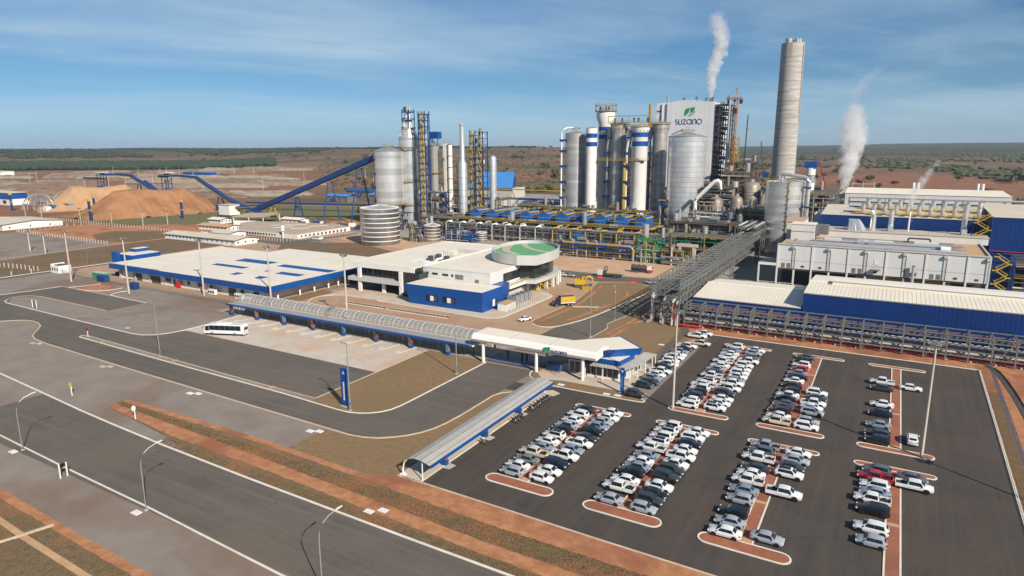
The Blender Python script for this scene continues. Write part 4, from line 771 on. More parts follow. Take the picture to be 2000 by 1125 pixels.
def gallery(t, c, r, z, w_=1.1, m=None, a0=0, a1=360, n=24, rail=True):
    """round walkway with handrail"""
    m = m or M['gold']; mb = MB(); full = a1-a0 >= 360
    A = [R(a0+(a1-a0)*k/n) for k in range(n+1)]
    for rr, zz_ in ((r+.05, z), (r+w_, z), (r+w_, z-.2), (r+.05, z-.2)): mb.v += [(c[0]+rr*math.cos(a), c[1]+rr*math.sin(a), zz_) for a in A]
    for j in range(4):
        for k in range(n): mb.f.append((j*(n+1)+k, j*(n+1)+k+1, ((j+1) % 4)*(n+1)+k+1, ((j+1) % 4)*(n+1)+k))
    mb.m = [0]*len(mb.f); gal = mb.build('gallery', m, t)
    if rail:
        mb = MB()
        mb.tube([(c[0]+(r+w_)*math.cos(a), c[1]+(r+w_)*math.sin(a), z+1.1) for a in A], 0.07, 4); mb.tube([(c[0]+(r+w_)*math.cos(a), c[1]+(r+w_)*math.sin(a), z+.55) for a in A], 0.05, 4)
        for a in A: x, y = c[0]+(r+w_)*math.cos(a), c[1]+(r+w_)*math.sin(a); mb.box(x-.05, x+.05, y-.05, y+.05, z, z+1.1)
        mb.build('handrail', m, gal)
def tank(label, c, r, h, nring, m, roof=0.12, ribs=0, cat='tank', name='storage_tank', z0=0.05, ringm=None, rh=0.25, top_gallery=False):
    t = thing(name, label, cat, (c[0], c[1], z0))
    MB().lathe([(0.01, z0), (r, z0), (r, z0+h)], c, 64).build('shell', m, t, True)
    rf = MB().lathe([(r+.15, z0+h), (r+.12, z0+h+.12), (r*0.5, z0+h+r*roof*0.62), (0.01, z0+h+r*roof)], c, 48); rf = rf.build('roof', M['steelpale'], t, True)
    courses(t, c, r, z0+.1, z0+h, h/(nring+1) if ringm is M['white'] else 2.2, DULLM if m is M['silodull'] else SILOM, nring+int(r*10)) if ringm is not M['white'] else courses(t, c, r, z0+.1, z0+h, h/(nring+1), TANKM, nring)
    if ringm is M['white']: rings_on(t, c, r, [z0+h*(k+1)/(nring+1) for k in range(nring)], ringm, rh, .14)
    rings_on(t, c, r, [z0+h], ringm, 0.3, 0.16, 'top_ring'); 
    for k in range(ribs):
        a = 2*math.pi*k/ribs; bar(rf, 'roof_rib', M['white'], (c[0]+r*math.cos(a), c[1]+r*math.sin(a), z0+h+.2), (c[0]+0.6*math.cos(a), c[1]+0.6*math.sin(a), z0+h+r*roof+.05), 0.14)
    bx(t, 'footing', M['concrete'], c[0]-r*0.72, c[0]+r*0.72, c[1]-r*0.72, c[1]+r*0.72, 0.0, 0.12)
    if top_gallery: gallery(t, (c[0], c[1]), r*0.35, z0+h+r*roof*0.8, 1.2)
    return t
def stair_tower(label, u, v, w_, d, H, lv, name='stair_tower', m=None, pipes=3, seed=1):
    rn = random.Random(seed); t = thing(name, label, 'steel tower', (u, v, 0)); m = m or M['bluesteel']
    cs = [(u-w_/2, v-d/2), (u+w_/2, v-d/2), (u+w_/2, v+d/2), (u-w_/2, v+d/2)]
    for (x, y) in cs: bar(t, 'column', m, (x, y, 0), (x, y, H), 0.5)
    n = int(H/lv)
    for i in range(1, n+1):
        z = i*lv
        for k in range(4): bar(t, 'beam', m, (*cs[k], z), (*cs[(k+1) % 4], z), 0.3)
        s_ = 1 if i % 2 else -1
        bx(t, 'landing', M['steel'], u-w_/2, u+w_/2, v-d/2-0.9, v-d/2+0.2, z-0.1, z+0.05)
        for dz in (0.6, 1.1): bar(t, 'handrail', M['gold'], (u-w_/2, v-d/2-0.9, z+dz), (u+w_/2, v-d/2-0.9, z+dz), 0.09)
        bar(t, 'stair_flight', M['yellow'], (u-s_*w_*0.1+w_*.2, v-d/2-0.5, z-lv), (u+s_*w_*0.2+w_*.2, v-d/2-0.5, z), 0.5)
        if i % 2: bar(t, 'brace', m, (*cs[1], z-lv), (*cs[2], z), 0.2)
        bx(t, 'floor', M['steel'], u-w_/2+.2, u+w_/2-.2, v-d/2+.3, v+d/2-.2, z-.12, z)
        if rn.random() < 0.9: x, y = u+rn.uniform(-.3, .3)*w_, v+rn.uniform(-.2, .3)*d; cy(t, 'vessel', M[rn.choice(['alu', 'steelpale', 'white', 'steel'])], (x, y, z), (x, y, z+lv*0.6), rn.uniform(.5, 1.1), 10)
    for k in range(pipes):
        x, y = u+rn.uniform(-.45, .45)*w_, v-d/2-rn.uniform(-.6, .1); cy(t, 'riser_pipe', M[rn.choice(['alu', 'steelpale', 'gold'])], (x, y, 0), (x, y, H*rn.uniform(.7, 1.02)), rn.uniform(.2, .45), 8)
    return t
PIPEM = ['steelpale', 'steel', 'steelpale', 'steeldark', 'steel', 'concrete', 'gold', 'alu']
def process_block(label, u0, u1, v0, v1, H, lv, seed, bay=6.0, fm='steel', rail='gold', vessels=8, pipes=24, name='process_frame', floors=True, colors=PIPEM):
    rn = random.Random(seed); t = thing(name, label, 'process unit', ((u0+u1)/2, (v0+v1)/2, 0)); m = M[fm]
    nx = max(1, round((u1-u0)/bay)); ny = max(1, round((v1-v0)/bay)); nz = max(1, int(H/lv))
    for i in range(nx+1):
        for j in range(ny+1):
            x, y = u0+(u1-u0)*i/nx, v0+(v1-v0)*j/ny; bar(t, 'column', m, (x, y, 0), (x, y, H*rn.choice([1, 1, 0.8])), 0.4)
    for k in range(1, nz+1):
        z = k*lv
        for j in range(ny+1): y = v0+(v1-v0)*j/ny; bar(t, 'beam', m, (u0, y, z), (u1, y, z), 0.3)
        for i in range(nx+1): x = u0+(u1-u0)*i/nx; bar(t, 'beam', m, (x, v0, z), (x, v1, z), 0.3)
        if floors:
            for dz in (0.6, 1.1): bar(t, 'handrail', M[rail], (u0, v0-.3, z+dz), (u1, v0-.3, z+dz), 0.11)
            bx(t, 'floor', M['steeldark'], u0+.2, u1-.2, v0+.2, v1-.2, z-.2, z-.05)
            bx(t, 'walkway', M[rail], u0, u1, v0-.9, v0-.05, z-.12, z)
    for k in range(vessels):
        x, y, z = rn.uniform(u0, u1), rn.uniform(v0, v1), lv*rn.randint(0, nz); r_ = rn.uniform(.7, 1.7); m2 = M[rn.choice(['alu', 'steelpale', 'insul', 'steel', 'insul', 'rust', 'bluehood' if fm == 'bluesteel' else 'silodull'])]
        if rn.random() < 0.55: cy(t, 'vessel', m2, (x, y, z), (x, y, z+rn.uniform(2, lv+2)), r_, 14)
        else: cy(t, 'drum', m2, (x-2.4, y, z+r_+.4), (x+2.4, y, z+r_+.4), r_, 14)
    for k in range(pipes):
        x, y, z = rn.uniform(u0, u1), rn.uniform(v0-1.2, v0+2), rn.uniform(1, H); r_ = rn.choice([.15, .2, .28, .4]); m2 = M[rn.choice(colors)]; typ = rn.random()
        if typ < 0.35: cy(t, 'pipe', m2, (u0, y, z), (u1, y, z), r_, 8)
        elif typ < 0.65: cy(t, 'riser_pipe', m2, (x, y, 0.1), (x, y, z+2), r_, 8)
        else:
            L_ = rn.uniform(2, 6); MB().tube([(x, y, 0.2), (x, y, z*.8), (x+.5, y, z*.8+.6), (x+L_, y, z*.8+.6), (x+L_+.5, y, z*.8), (x+L_+.5, y, 0.3)], r_, 7).build('pipe_loop', m2, t, True)
    return t
# ------------------------------------------------------------------ digester group (left)
c = (-307.5, 362); t0 = thing('chip_silo', 'fat silver silo beside the digester, fed by the blue conveyor', 'silo', (c[0], c[1], 0))
MB().lathe([(8.2, 0), (8.2, 15), (10.7, 15.6), (10.7, 51.6)], c, 64).build('shell', M['silo'], t0, True); MB().lathe([(10.9, 51.6), (10.9, 51.9), (5, 54.0), (0.01, 54.8)], c, 48).build('roof', M['steelpale'], t0, True)
courses(t0, c, 10.7, 15.7, 51.5, 2.3, SILOM, 5); courses(t0, c, 8.2, .1, 14.9, 2.3, SILOM, 6); gallery(t0, c, 10.7, 15.4, 1.2); gallery(t0, c, 2.2, 54.6, 1.6)
cy(t0, 'side_pipe', M['steeldark'], (c[0]-5.2, c[1]-9.7, 6), (c[0]-5.2, c[1]-9.7, 51), 0.35, 8)
for z in (18, 27, 36, 46): bx(t0, 'bracket', M['bluesteel'], c[0]-5.8, c[0]-3.8, c[1]-10.4, c[1]-9.0, z, z+1.2)
for k in range(3): cy(t0, 'vent', M['steelpale'], (c[0]-3+3*k, c[1], 54), (c[0]-3+3*k, c[1], 57.5-0.8*k), 0.4, 8)
c = (-297.2, 372); t0 = thing('digester', 'tall silver digester tower with bottle-shaped top among scaffolds', 'digester', (c[0], c[1], 0))
MB().lathe([(5.8, 0), (5.8, 53.4), (6.9, 54.6), (6.9, 61.4), (6.2, 62.6), (3.0, 69.6), (2.2, 74)], c, 48).build('shell', M['silo'], t0, True)
courses(t0, c, 5.8, .1, 53.2, 3.4, SILOM, 7); courses(t0, c, 6.9, 54.7, 61.3, 2.2, SILOM, 8)
for z in (15, 31, 53.6): gallery(t0, c, 6.0 if z < 50 else 7.0, z, 1.2)
for z, rr in ((67, 3.6), (73, 3.2), (78, 3.0)): gallery(t0, c, rr-1, z, 2.4, M['bluesteel'] if z > 70 else None)
for k in range(4): bar(t0, 'head_column', M['bluesteel'], (c[0]-3+6*(k % 2), c[1]-3+6*(k//2), 64), (c[0]-3+6*(k % 2), c[1]-3+6*(k//2), 80), 0.4)
for k, (dx, dz, rr, hh, mm) in enumerate(((-1.8, 78.4, .9, 3.2, 'steeldark'), (0.6, 78.4, 1.3, 3.6, 'steelpale'), (2.4, 78.4, .7, 3.2, 'concrete'), (-.4, 74, 1.6, 3, 'alu'), (2, 72.5, .8, 5, 'white'))): cy(t0, 'head_vessel', M[mm], (c[0]+dx, c[1]-1.5, dz), (c[0]+dx, c[1]-1.5, dz+hh), rr, 10)
for k in range(5): a = R(200+35*k); MB().tube([(c[0]+2.2*math.cos(a), c[1]+2.2*math.sin(a), 76-k), (c[0]+4*math.cos(a), c[1]+4*math.sin(a), 72-k), (c[0]+6.6*math.cos(a), c[1]+6.6*math.sin(a), 62), (c[0]+6.6*math.cos(a), c[1]+6.6*math.sin(a), 40+4*k)], 0.3, 7).build('pipe', M['alu'], t0, True)
stair_tower('tall blue and yellow stair tower right of the digester', -279.4, 366, 5.4, 5, 78, 4.0, seed=3, pipes=12)
stair_tower('slim scaffold tower clinging to the digester right side', -285.6, 374, 4.2, 4, 77, 4.0, seed=4, pipes=9)
c = (-290.7, 392); t0 = thing('storage_vessel', 'silver vessel with blue box on top behind the stair tower', 'vessel', (c[0], c[1], 0))
MB().lathe([(2.6, 0), (2.6, 52), (3.6, 54), (3.6, 56)], c, 32).build('shell', M['silo'], t0, True); gallery(t0, c, 3.2, 55.8, 1.2, M['steel']); gallery(t0, c, 2.6, 36.5, 1.6); rings_on(t0, c, 2.6, [20+4*k for k in range(8)], M['silo'], .2, .06)
bx(t0, 'blue_housing', M['blue'], -291.6, -284.4, 388, 393, 60.4, 65.2); bar(t0, 'housing_leg', M['bluesteel'], (-290.6, 391, 55), (-290.6, 391, 60.4), 0.4); bar(t0, 'housing_leg', M['bluesteel'], (-288.4, 391, 53), (-286, 391, 60.4), 0.4)
for k in range(3): cy(t0, 'neck_pipe', M['alu'], (-292+1.4*k, 390.6, 55), (-292+1.4*k, 390.6, 61-k), 0.45, 8)
process_block('dark framework of pipes and vessels below the stair tower', -281, -266, 366, 378, 25, 6, 11, 5, 'bluesteel', vessels=9, pipes=26)
for lab, u, rr, mm in (('white square shaft behind the framework, the left of two', -286.6, 1.35, 'white'), ('white stacked column behind the framework, the right of two', -282.4, 1.7, 'concrete')):
    t0 = thing('white_column', lab, 'column', (u, 400, 0))
    if mm == 'white': bx(t0, 'shaft', M['white'], u-rr, u+rr, 399, 401.6, 0, 57)
    else:
        for k in range(7): cy(t0, 'segment', M['white'], (u, 400, 8.1*k), (u, 400, 8.1*k+7.6), rr, 16); cy(t0, 'flange', M['gold'], (u, 400, 8.1*k+7.6), (u, 400, 8.1*k+8.1), rr+.3, 16)
    for k in range(3): cy(t0, 'nozzle', M['steelpale'], (u-1+k, 400, 57), (u-1+k, 400, 58.8), 0.25, 6)
c = (-258, 380); t0 = thing('vent_stack', 'slim silver vent stack on a thicker column', 'stack', (c[0], c[1], 0))
MB().lathe([(3.0, 0), (3.0, 43), (1.7, 46), (1.6, 68.5), (2.1, 68.8), (2.1, 69.7), (1.5, 69.7)], c, 28).build('shell', M['alu'], t0, True); rings_on(t0, c, 3.0, [4+4.3*k for k in range(9)], None, .2, .1); bar(t0, 'ladder', M['steeldark'], (c[0]-3.6, c[1]-1.5, 0), (c[0]-3.6, c[1]-1.5, 44), 0.5)
stair_tower('second blue and yellow stair tower beside the vent stack', -252.2, 395, 6.2, 6, 65, 4.3, seed=8, pipes=10)
stair_tower('narrow pipe tower between vent stack and second stair tower', -258.6, 396, 4.6, 5, 66, 5.2, seed=9, pipes=8, m=M['steel'])
c = (-246.6, 401); t0 = thing('storage_vessel', 'slender domed silver vessel right of the second stair tower', 'vessel', (c[0], c[1], 0))
MB().lathe([(2.5, 0), (2.5, 46), (2.2, 47.4), (1.2, 48.4), (.01, 48.8)], c, 28).build('shell', M['alu'], t0, True); rings_on(t0, c, 2.5, [6+3.6*k for k in range(11)], M['silo'], .15, .06); cy(t0, 'vent', M['bluesteel'], (c[0]-.6, c[1], 48), (c[0]-.6, c[1], 52), .2, 6)
tank('big ribbed silver tank with a radial roof beside the camp', (-254.7, 290), 11.0, 20.6, 7, M['silo'], 0.17, 36, ringm=M['white'], rh=0.42)
tank('small ribbed silver tank right of the big radial-roof tank', (-234.2, 312), 4.8, 9.4, 4, M['silo'], 0.3, 14, ringm=M['white'], rh=0.25)
tank('smallest ribbed silver tank by the blue pump row', (-208.7, 326), 3.1, 5.2, 3, M['silo'], 0.25, 10, ringm=M['white'], rh=0.2)
process_block('blue pump and pipe cluster right of the small tank', -229, -212, 318, 328, 6, 3, 12, 4, 'bluesteel', vessels=10, pipes=40, floors=False, colors=['bluesteel', 'bluehood', 'bluesteel', 'steelpale'])
process_block('pipe cluster at the foot of the big tank', -246, -240, 306, 324, 9, 4.5, 13, 5, 'bluesteel', vessels=7, pipes=24)
process_block('low dark framework under the digester', -312, -284, 346, 358, 11, 5.5, 14, 6, 'bluesteel', vessels=12, pipes=30)
process_block('low framework under the vent stack', -268, -240, 346, 372, 11, 5, 15, 7, 'steel', vessels=8, pipes=24)
# ------------------------------------------------------------------ silo row (middle)
def pot(label, c, r, h, m, head=None, bands=(), mid=None):
    t = thing('bleach_tower', label, 'tower', (c[0], c[1], 0))
    hd = head or (r*1.22, 6.0, 4.0)     # head radius, height below the top, straight part
    if head is False: pr = [(r, 0), (r, h)]
    else: pr = [(r, 0), (r, h-hd[1]-3.0), (hd[0], h-hd[2]), (hd[0], h)]
    MB().lathe(pr, c, 48).build('shell', m, t, True); MB().lathe([(pr[-1][0], h), (pr[-1][0]*.5, h+.8), (.01, h+1)], c, 32).build('roof', M['steelpale'], t, True)
    rr = pr[-1][0] if head is False else r
    for z0, z1 in bands: MB().lathe([(r+.04, z0), (r+.06, z0), (r+.06, z1), (r+.04, z1)], c, 48).build('band', M['blue'], t, True)
    if m is M['silodull']: courses(t, c, r, .1, h-hd[1]-3.2, 2.6, DULLM, int(h*3+c[0]))
    else: rings_on(t, c, r, [4+5.2*k for k in range(int((h-14)/5.2))], m, 0.14, 0.05)
    return t
t0 = tank('dull grey silo at the left end of the silo row', (-189.6, 415), 7.1, 63, 16, M['silodull'], 0.25, 0, 'silo', 'silo', ringm=M['silodull'], rh=0.15)
gallery(t0, (-189.6, 415), 1.8, 65.8, 1.0); MB().tube([(-197.4, 409, 4), (-197.4, 409, 63.5), (-196.6, 409.6, 65.5), (-194, 411, 66.8), (-190.5, 413, 66.8)], 0.6, 10).build('side_pipe', M['white'], t0, True)
for z in (10, 20, 30.5, 41, 51, 58): bx(t0, 'bracket', M['bluesteel'], -198.6, -195.4, 408.2, 411, z, z+1.3)
t0 = pot('slim white tower with two blue bands beside the dull grey silo', (-175.3, 408), 3.6, 66, M['white'], False, ((60.0, 62.8), (54.6, 57.4)))
t0 = pot('tallest white tower with two blue bands and rooftop cage', (-173.9, 428), 4.6, 76.8, M['white'], (6.2, 4.4, 3.6), ((59.6, 62.2), (64.8, 67.4)))
gallery(t0, (-173.9, 428), 4.4, 77.6, 2.8)
for k in range(10): a = R(36*k); bar(t0, 'cage_post', M['gold'], (-173.9+7*math.cos(a), 428+7*math.sin(a), 77), (-173.9+7*math.cos(a), 428+7*math.sin(a), 81.6), 0.25)
gallery(t0, (-173.9, 428), 6.2, 81.4, 1.2); 
for k in range(4): cy(t0, 'head_vessel', M[['bluesteel', 'steelpale', 'bluehood', 'steel'][k]], (-177+2*k, 426, 78), (-177+2*k, 426, 80.6), .7, 8)
for (lab, c, r, h, m, bd) in (('dull grey tower with flared head left of the banded tower', (-160.8, 420), 4.8, 68.9, 'silodull', ()), ('white tower with two blue bands in the middle of row', (-143.8, 412), 5.0, 67, 'white', ((60.2, 63.0), (54.6, 57.6))), ('dull grey tower with flared head by the boiler house', (-135.9, 428), 4.6, 68.8, 'silodull', ())):
    t0 = pot(lab, c, r, h, M[m], (r*1.22, .5 if bd else 3.0, 3.2 if not bd else 2.0), bd); gallery(t0, c, r*1.22, h-.2, .8)
    # downcomer chute bent off the head
    MB().tube([(c[0]-r*1.25, c[1]-1, h-2), (c[0]-r*1.35, c[1]-1, h-8), (c[0]-r*1.6, c[1]-1, h-14), (c[0]-r*1.6, c[1]-1, 8)], [1.7, 1.4, .95, .95], 12).build('downcomer', M['steelpale'] if m != 'white' else M['white'], t0, True)
    for k in range(6): z = 12+9.5*k; bx(t0, 'bracket', M['bluesteel'], c[0]-r*1.6-2.2, c[0]-r*1.6+2.2, c[1]-2.6, c[1]-.4, z, z+.9); bar(t0, 'strut', M['bluesteel'], (c[0]-r*1.6-1.8, c[1]-1.5, z), (c[0]-r*1.6, c[1]-1.5, z-2.4), .35)
    for k in range(9): bx(t0, 'head_lug', M['steeldark'], c[0]+(r*1.22)*math.cos(R(180+22*k))-.2, c[0]+(r*1.22)*math.cos(R(180+22*k))+.2, c[1]+(r*1.22+.05)*math.sin(R(180+22*k))-.25, c[1]+(r*1.22+.05)*math.sin(R(180+22*k))+.25, h-3.6, h-3.0)
t0 = thing('service_bridge', 'yellow railed service bridge linking the tower heads', 'bridge', (-148, 415, 0))
for z in (69.6, 46.0):
    u0, u1 = (-166, -129) if z > 60 else (-170, -138); v0 = 414 if z > 60 else 406.4
    bx(t0, 'deck', M['gold'], u0, u1, v0, v0+2.2, z-.3, z)
    for dz in (.6, 1.2): bar(t0, 'handrail', M['gold'], (u0, v0, z+dz), (u1, v0, z+dz), .16)
    for k in range(16): bar(t0, 'rail_post', M['gold'], (u0+(u1-u0)*k/15, v0, z), (u0+(u1-u0)*k/15, v0, z+1.2), .14)
bar(t0, 'pipe_support', M['gold'], (-166, 413, 73.5), (-138, 413, 73.5), .5)
for u in (-166, -152, -138): bar(t0, 'pipe_support', M['gold'], (u, 413, 69), (u, 413, 73.8), .3)
for k, u in enumerate((-163, -158, -150, -147, -141, -133)): cy(t0, 'agitator', M['bluesteel'], (u, 417, 69.6), (u, 417, 72.4), .6, 8)
t0 = thing('spiral_duct', 'yellow spiral banded duct rising above the tower heads', 'duct', (-144.4, 432, 0)); cy(t0, 'duct', M['gold'], (-144.4, 432, 0), (-144.4, 432, 81.5), 1.05, 12)
for k in range(12): o = cy(t0, 'coil', M['orange'], (-144.4-.2, 432, 66+1.25*k), (-144.4+.2, 432, 66.5+1.25*k), 1.15, 12)
t0 = thing('riser_duct', 'yellow vertical duct between the two middle towers', 'duct', (-152.2, 408, 0)); cy(t0, 'duct', M['gold'], (-152.2, 408, 8), (-152.2, 408, 45), 1.15, 14)
for z in (12, 22, 32, 42): bx(t0, 'bracket', M['bluesteel'], -154.4, -149.8, 406.4, 408, z, z+.9)
for lab, u, v, w_, H in (('blue lattice ladder tower left of the white banded tower', -150.5, 416, 2.6, 66), ('blue lattice ladder tower right of the white banded tower', -139.0, 414, 2.6, 66), ('white lattice stair shaft behind the tallest white tower', -166.5, 428, 4, 46)):
    t0 = thing('lattice_tower', lab, 'steel tower', (u, v, 0)); m = M['bluesteel'] if 'blue' in lab else M['white']
    for dx in (-1, 1):
        for dy in (-1, 1): bar(t0, 'column', m, (u+dx*w_/2, v+dy*w_/2, 0), (u+dx*w_/2, v+dy*w_/2, H), .3)
    for k in range(int(H/3)): s_ = 1 if k % 2 else -1; bar(t0, 'brace', m, (u-s_*w_/2, v-w_/2, 3*k), (u+s_*w_/2, v-w_/2, 3*k+3), .24); bar(t0, 'beam', m, (u-w_/2, v-w_/2, 3*k), (u+w_/2, v-w_/2, 3*k), .2)
# big plated silo: every shell plate is a piece of its own
c = (-113.4, 411); t0 = thing('plated_silo', 'largest silver silo, plated shell and conical roof, right of the row', 'silo', (c[0], c[1], 0))
MB().lathe([(11.12, 0), (11.12, 60.1)], c, 64).build('core', M['steel'], t0, True)
MB().lathe([(11.5, 60.1), (11.5, 60.5), (6, 61.7), (2.2, 62.6), (.01, 62.7)], c, 48).build('roof', M['steelpale'], t0, True)
NP = 9; pm = MB(); SG = 6
for zz_ in (-1.44, 1.44): pm.v += [(11.2*math.cos(2*math.pi/NP*(k/SG-.5)*.995), 11.2*math.sin(2*math.pi/NP*(k/SG-.5)*.995), zz_) for k in range(SG+1)]
pm.f = [(k, k+1, SG+2+k, SG+1+k) for k in range(SG)]; pm.m = [0]*SG
pms = [pm.mesh('plate', m_, True) for m_ in (M['silo'], mat('silo_plate_light', (.84, .84, .83), (.76, .76, .75), .3, .28, .6, streak=.15), mat('silo_plate_grey', (.74, .74, .73), (.66, .66, .65), .3, .28, .6, streak=.15))]
rn = random.Random(4)
for k in range(20):
    for j in range(NP):
        o = link('plate', pms[rn.choice([0, 0, 1, 2])], t0); o.location = (0, 0, 1.6+3.0*k); o.rotation_euler = (0, 0, 2*math.pi*(j+.5*(k % 2)+.13*k)/NP)
gallery(t0, c, 2.6, 63.2, 1.4); cy(t0, 'vent', M['steelpale'], (c[0]-.6, c[1]-1, 63.8), (c[0]-.6, c[1]-1, 66.4), .25, 6); cy(t0, 'vent', M['steelpale'], (c[0]+1.0, c[1]-1, 63.8), (c[0]+1.0, c[1]-1, 66), .25, 6)
bar(t0, 'roof_stair', M['steeldark'], (c[0]-8.5, c[1]-5, 61.4), (c[0]-2.4, c[1]-2, 64.4), .6)
for k in range(24): a = R(15*k); bar(t0, 'roof_rail', M['white'], (c[0]+11.3*math.cos(a), c[1]+11.3*math.sin(a), 60.4), (c[0]+11.3*math.cos(a), c[1]+11.3*math.sin(a), 61.5), .1)
bx(t0, 'side_platform', M['gold'], c[0]-14.2, c[0]-9.6, c[1]-8, c[1]-4.6, 21.4, 22.0); bx(t0, 'side_frame', M['bluesteel'], c[0]-13.4, c[0]-10.6, c[1]-7.4, c[1]-5.4, 18.8, 21.4)
for z in (1, 7, 13): bx(t0, 'side_bracket', M['bluesteel'], c[0]-13.6, c[0]-9.8, c[1]-7, c[1]-5, z+4, z+5.4)
cy(t0, 'side_pipe', M['steelpale'], (c[0]-13.3, c[1]-6.4, 2), (c[0]-13.3, c[1]-6.4, 21), .8, 10)
# ------------------------------------------------------------------ boiler house
t0 = thing('boiler_house', 'huge white boiler house with green leaf emblem and company name', 'building', (-156, 590, 0))
npan = 10; u0, u1 = -176, -136.4
for k in range(npan):
    a, b2 = u0+(u1-u0)*k/npan, u0+(u1-u0)*(k+1)/npan-.06
    zt = 90.6+1.8*math.sin(math.pi*min(1, (k+.5)/npan*1.25)); MB().add([(a, 570, 20), (b2, 570, 20), (b2, 570, zt), (a, 570, zt), (a, 572, 20), (b2, 572, 20), (b2, 572, zt), (a, 572, zt)], [(0, 1, 2, 3), (7, 6, 5, 4), (3, 2, 6, 7), (1, 5, 6, 2), (0, 3, 7, 4), (0, 4, 5, 1)]).build('cladding', M['whiteclad'], t0)
bx(t0, 'body', M['whiteclad'], -175.8, -136.5, 572.05, 625, 20, 90.2); bx(t0, 'plinth', M['steeldark'], -175, -137, 572, 620, 0, 20)
bx(t0, 'lower_panel', M['whiteclad'], -146, -137.0, 569.4, 569.95, 20, 48)
bx(t0, 'side_wing', M['whiteclad'], -186, -176.1, 573, 600, 40, 90.8); bx(t0, 'side_wing', M['white'], -181, -176.1, 571.6, 572.9, 40, 90.4); bx(t0, 'slot', M['steeldark'], -185.8, -181.1, 572.9, 572.98, 83.4, 84.6)
wordmark(t0, (-169.2, 569.95, 70.0), (1, 0, 0), (0, 0, 1), (0, -1, 0), 4.3, (0.6, 2.6), (8.2, 9.6), 7.4)
for (u, z, h) in ((-163, 92.4, 1.6), (-152.5, 92.4, 2.2), (-144.5, 91.6, 1.8), (-141, 91.4, 1.4), (-139.0, 91.2, 2.4)): cy(t0, 'roof_vent', M['steel'], (u, 575, z-1.6), (u, 575, z+h), 1.0, 10); cy(t0, 'vent_cap', M['steeldark'], (u, 575, z+h), (u, 575, z+h+.4), 1.4, 10)
cy(t0, 'roof_stack', M['steelpale'], (-177.6, 576, 90), (-177.6, 576, 96.5), .9, 10)
M['boilersteel'] = mat('boiler_steel', (.045, .055, .085), (.10, .085, .075), .35, .6)
t0 = thing('boiler_steelwork', 'dark blue open steelwork attached to the right of boiler house', 'steel frame', (-131, 580, 0))
for x in (-136.0, -132.2, -128.4, -124.8):
    for y in (571, 578, 586, 596): bar(t0, 'column', M['boilersteel'], (x, y, 0), (x, y, 88), .55)
for k in range(1, 23):
    z = 4*k
    for y in (571, 578): bar(t0, 'beam', M['boilersteel'], (-136, y, z), (-124.8, y, z), .4)
    for x in (-132.2, -124.8): bar(t0, 'beam', M['boilersteel'], (x, 571, z), (x, 596, z), .4)
    s_ = 1 if k % 2 else -1; bar(t0, 'brace', M['boilersteel'], (-130.4-s_*5.6, 571, z-4), (-130.4+s_*5.6, 571, z), .3)
    bx(t0, 'floor', M['navy'], -136, -124.8, 572, 596, z-.15, z); bx(t0, 'equipment', M[['steeldark', 'navy', 'steelpale', 'bluesteel'][k % 4]], -135+k % 3*2, -131.6+k % 3*2, 575, 582, z, z+2.4)
cy(t0, 'flue', M['steelpale'], (-124, 569, 34), (-124, 569, 94), .9, 12); cy(t0, 'flue', M['steeldark'], (-125.4, 570, 88), (-125.4, 570, 92), .9, 10)
stair_tower('yellow stair tower beside the crane by the boiler house', -117, 566, 5, 5, 62, 4, m=M['gold'], seed=21)
process_block('blue steel boiler auxiliaries at the foot of the boiler house', -122, -98, 556, 575, 44, 6, 22, 6, 'bluesteel', vessels=16, pipes=26)
process_block('dark pipework in front of the boiler house base', -176, -124, 505, 540, 22, 6, 23, 9, 'steeldark', vessels=18, pipes=26)
# tower crane
t0 = thing('tower_crane', 'orange lattice tower crane rising beside the boiler house', 'crane', (-108.9, 520, 0)); m = M['orange']; a, v = -108.9, 520
for dx in (-1.1, 1.1):
    for dy in (-1.1, 1.1): bar(t0, 'mast_leg', m, (a+dx, v+dy, 0), (a+dx, v+dy, 90), .3)
for k in range(36): s_ = 1 if k % 2 else -1; bar(t0, 'mast_brace', m, (a-s_*1.1, v-1.1, 2.5*k), (a+s_*1.1, v-1.1, 2.5*k+2.5), .2); bar(t0, 'mast_brace', m, (a+1.1, v-s_*1.1, 2.5*k), (a+1.1, v+s_*1.1, 2.5*k+2.5), .2)
J0, J1 = (-120, 536, 89.6), (-103.4, 512, 87.0)
for off in ((0, 0, 0), (.9, .6, 0), (.45, .3, 1.5)): bar(t0, 'jib_chord', m, [J0[i]+off[i] for i in range(3)], [J1[i]+off[i] for i in range(3)], .28)
for k in range(12): f, g = k/12, (k+1)/12; P = lambda f, o: [J0[i]+(J1[i]-J0[i])*f+o[i] for i in range(3)]; bar(t0, 'jib_lace', m, P(f, (0, 0, 0)), P((f+g)/2, (.45, .3, 1.5)), .16); bar(t0, 'jib_lace', m, P((f+g)/2, (.45, .3, 1.5)), P(g, (.9, .6, 0)), .16)
for dx in (-.5, .5): bar(t0, 'apex', m, (a+dx, v, 90), (a, v, 96.5), .3)
bx(t0, 'cab', m, a-1.6, a+.2, v-2.2, v-.6, 86.5, 88.8); bx(t0, 'counterweight', m, -104.8, -102.8, 511.4, 513.6, 84.6, 87.4); bar(t0, 'tie', M['steeldark'], (a, v, 96.4), J0, .12); bar(t0, 'tie', M['steeldark'], (a, v, 96.4), J1, .12); bx(t0, 'climbing_cage', m, a-1.9, a+1.9, v-1.9, v+1.9, 78, 82)
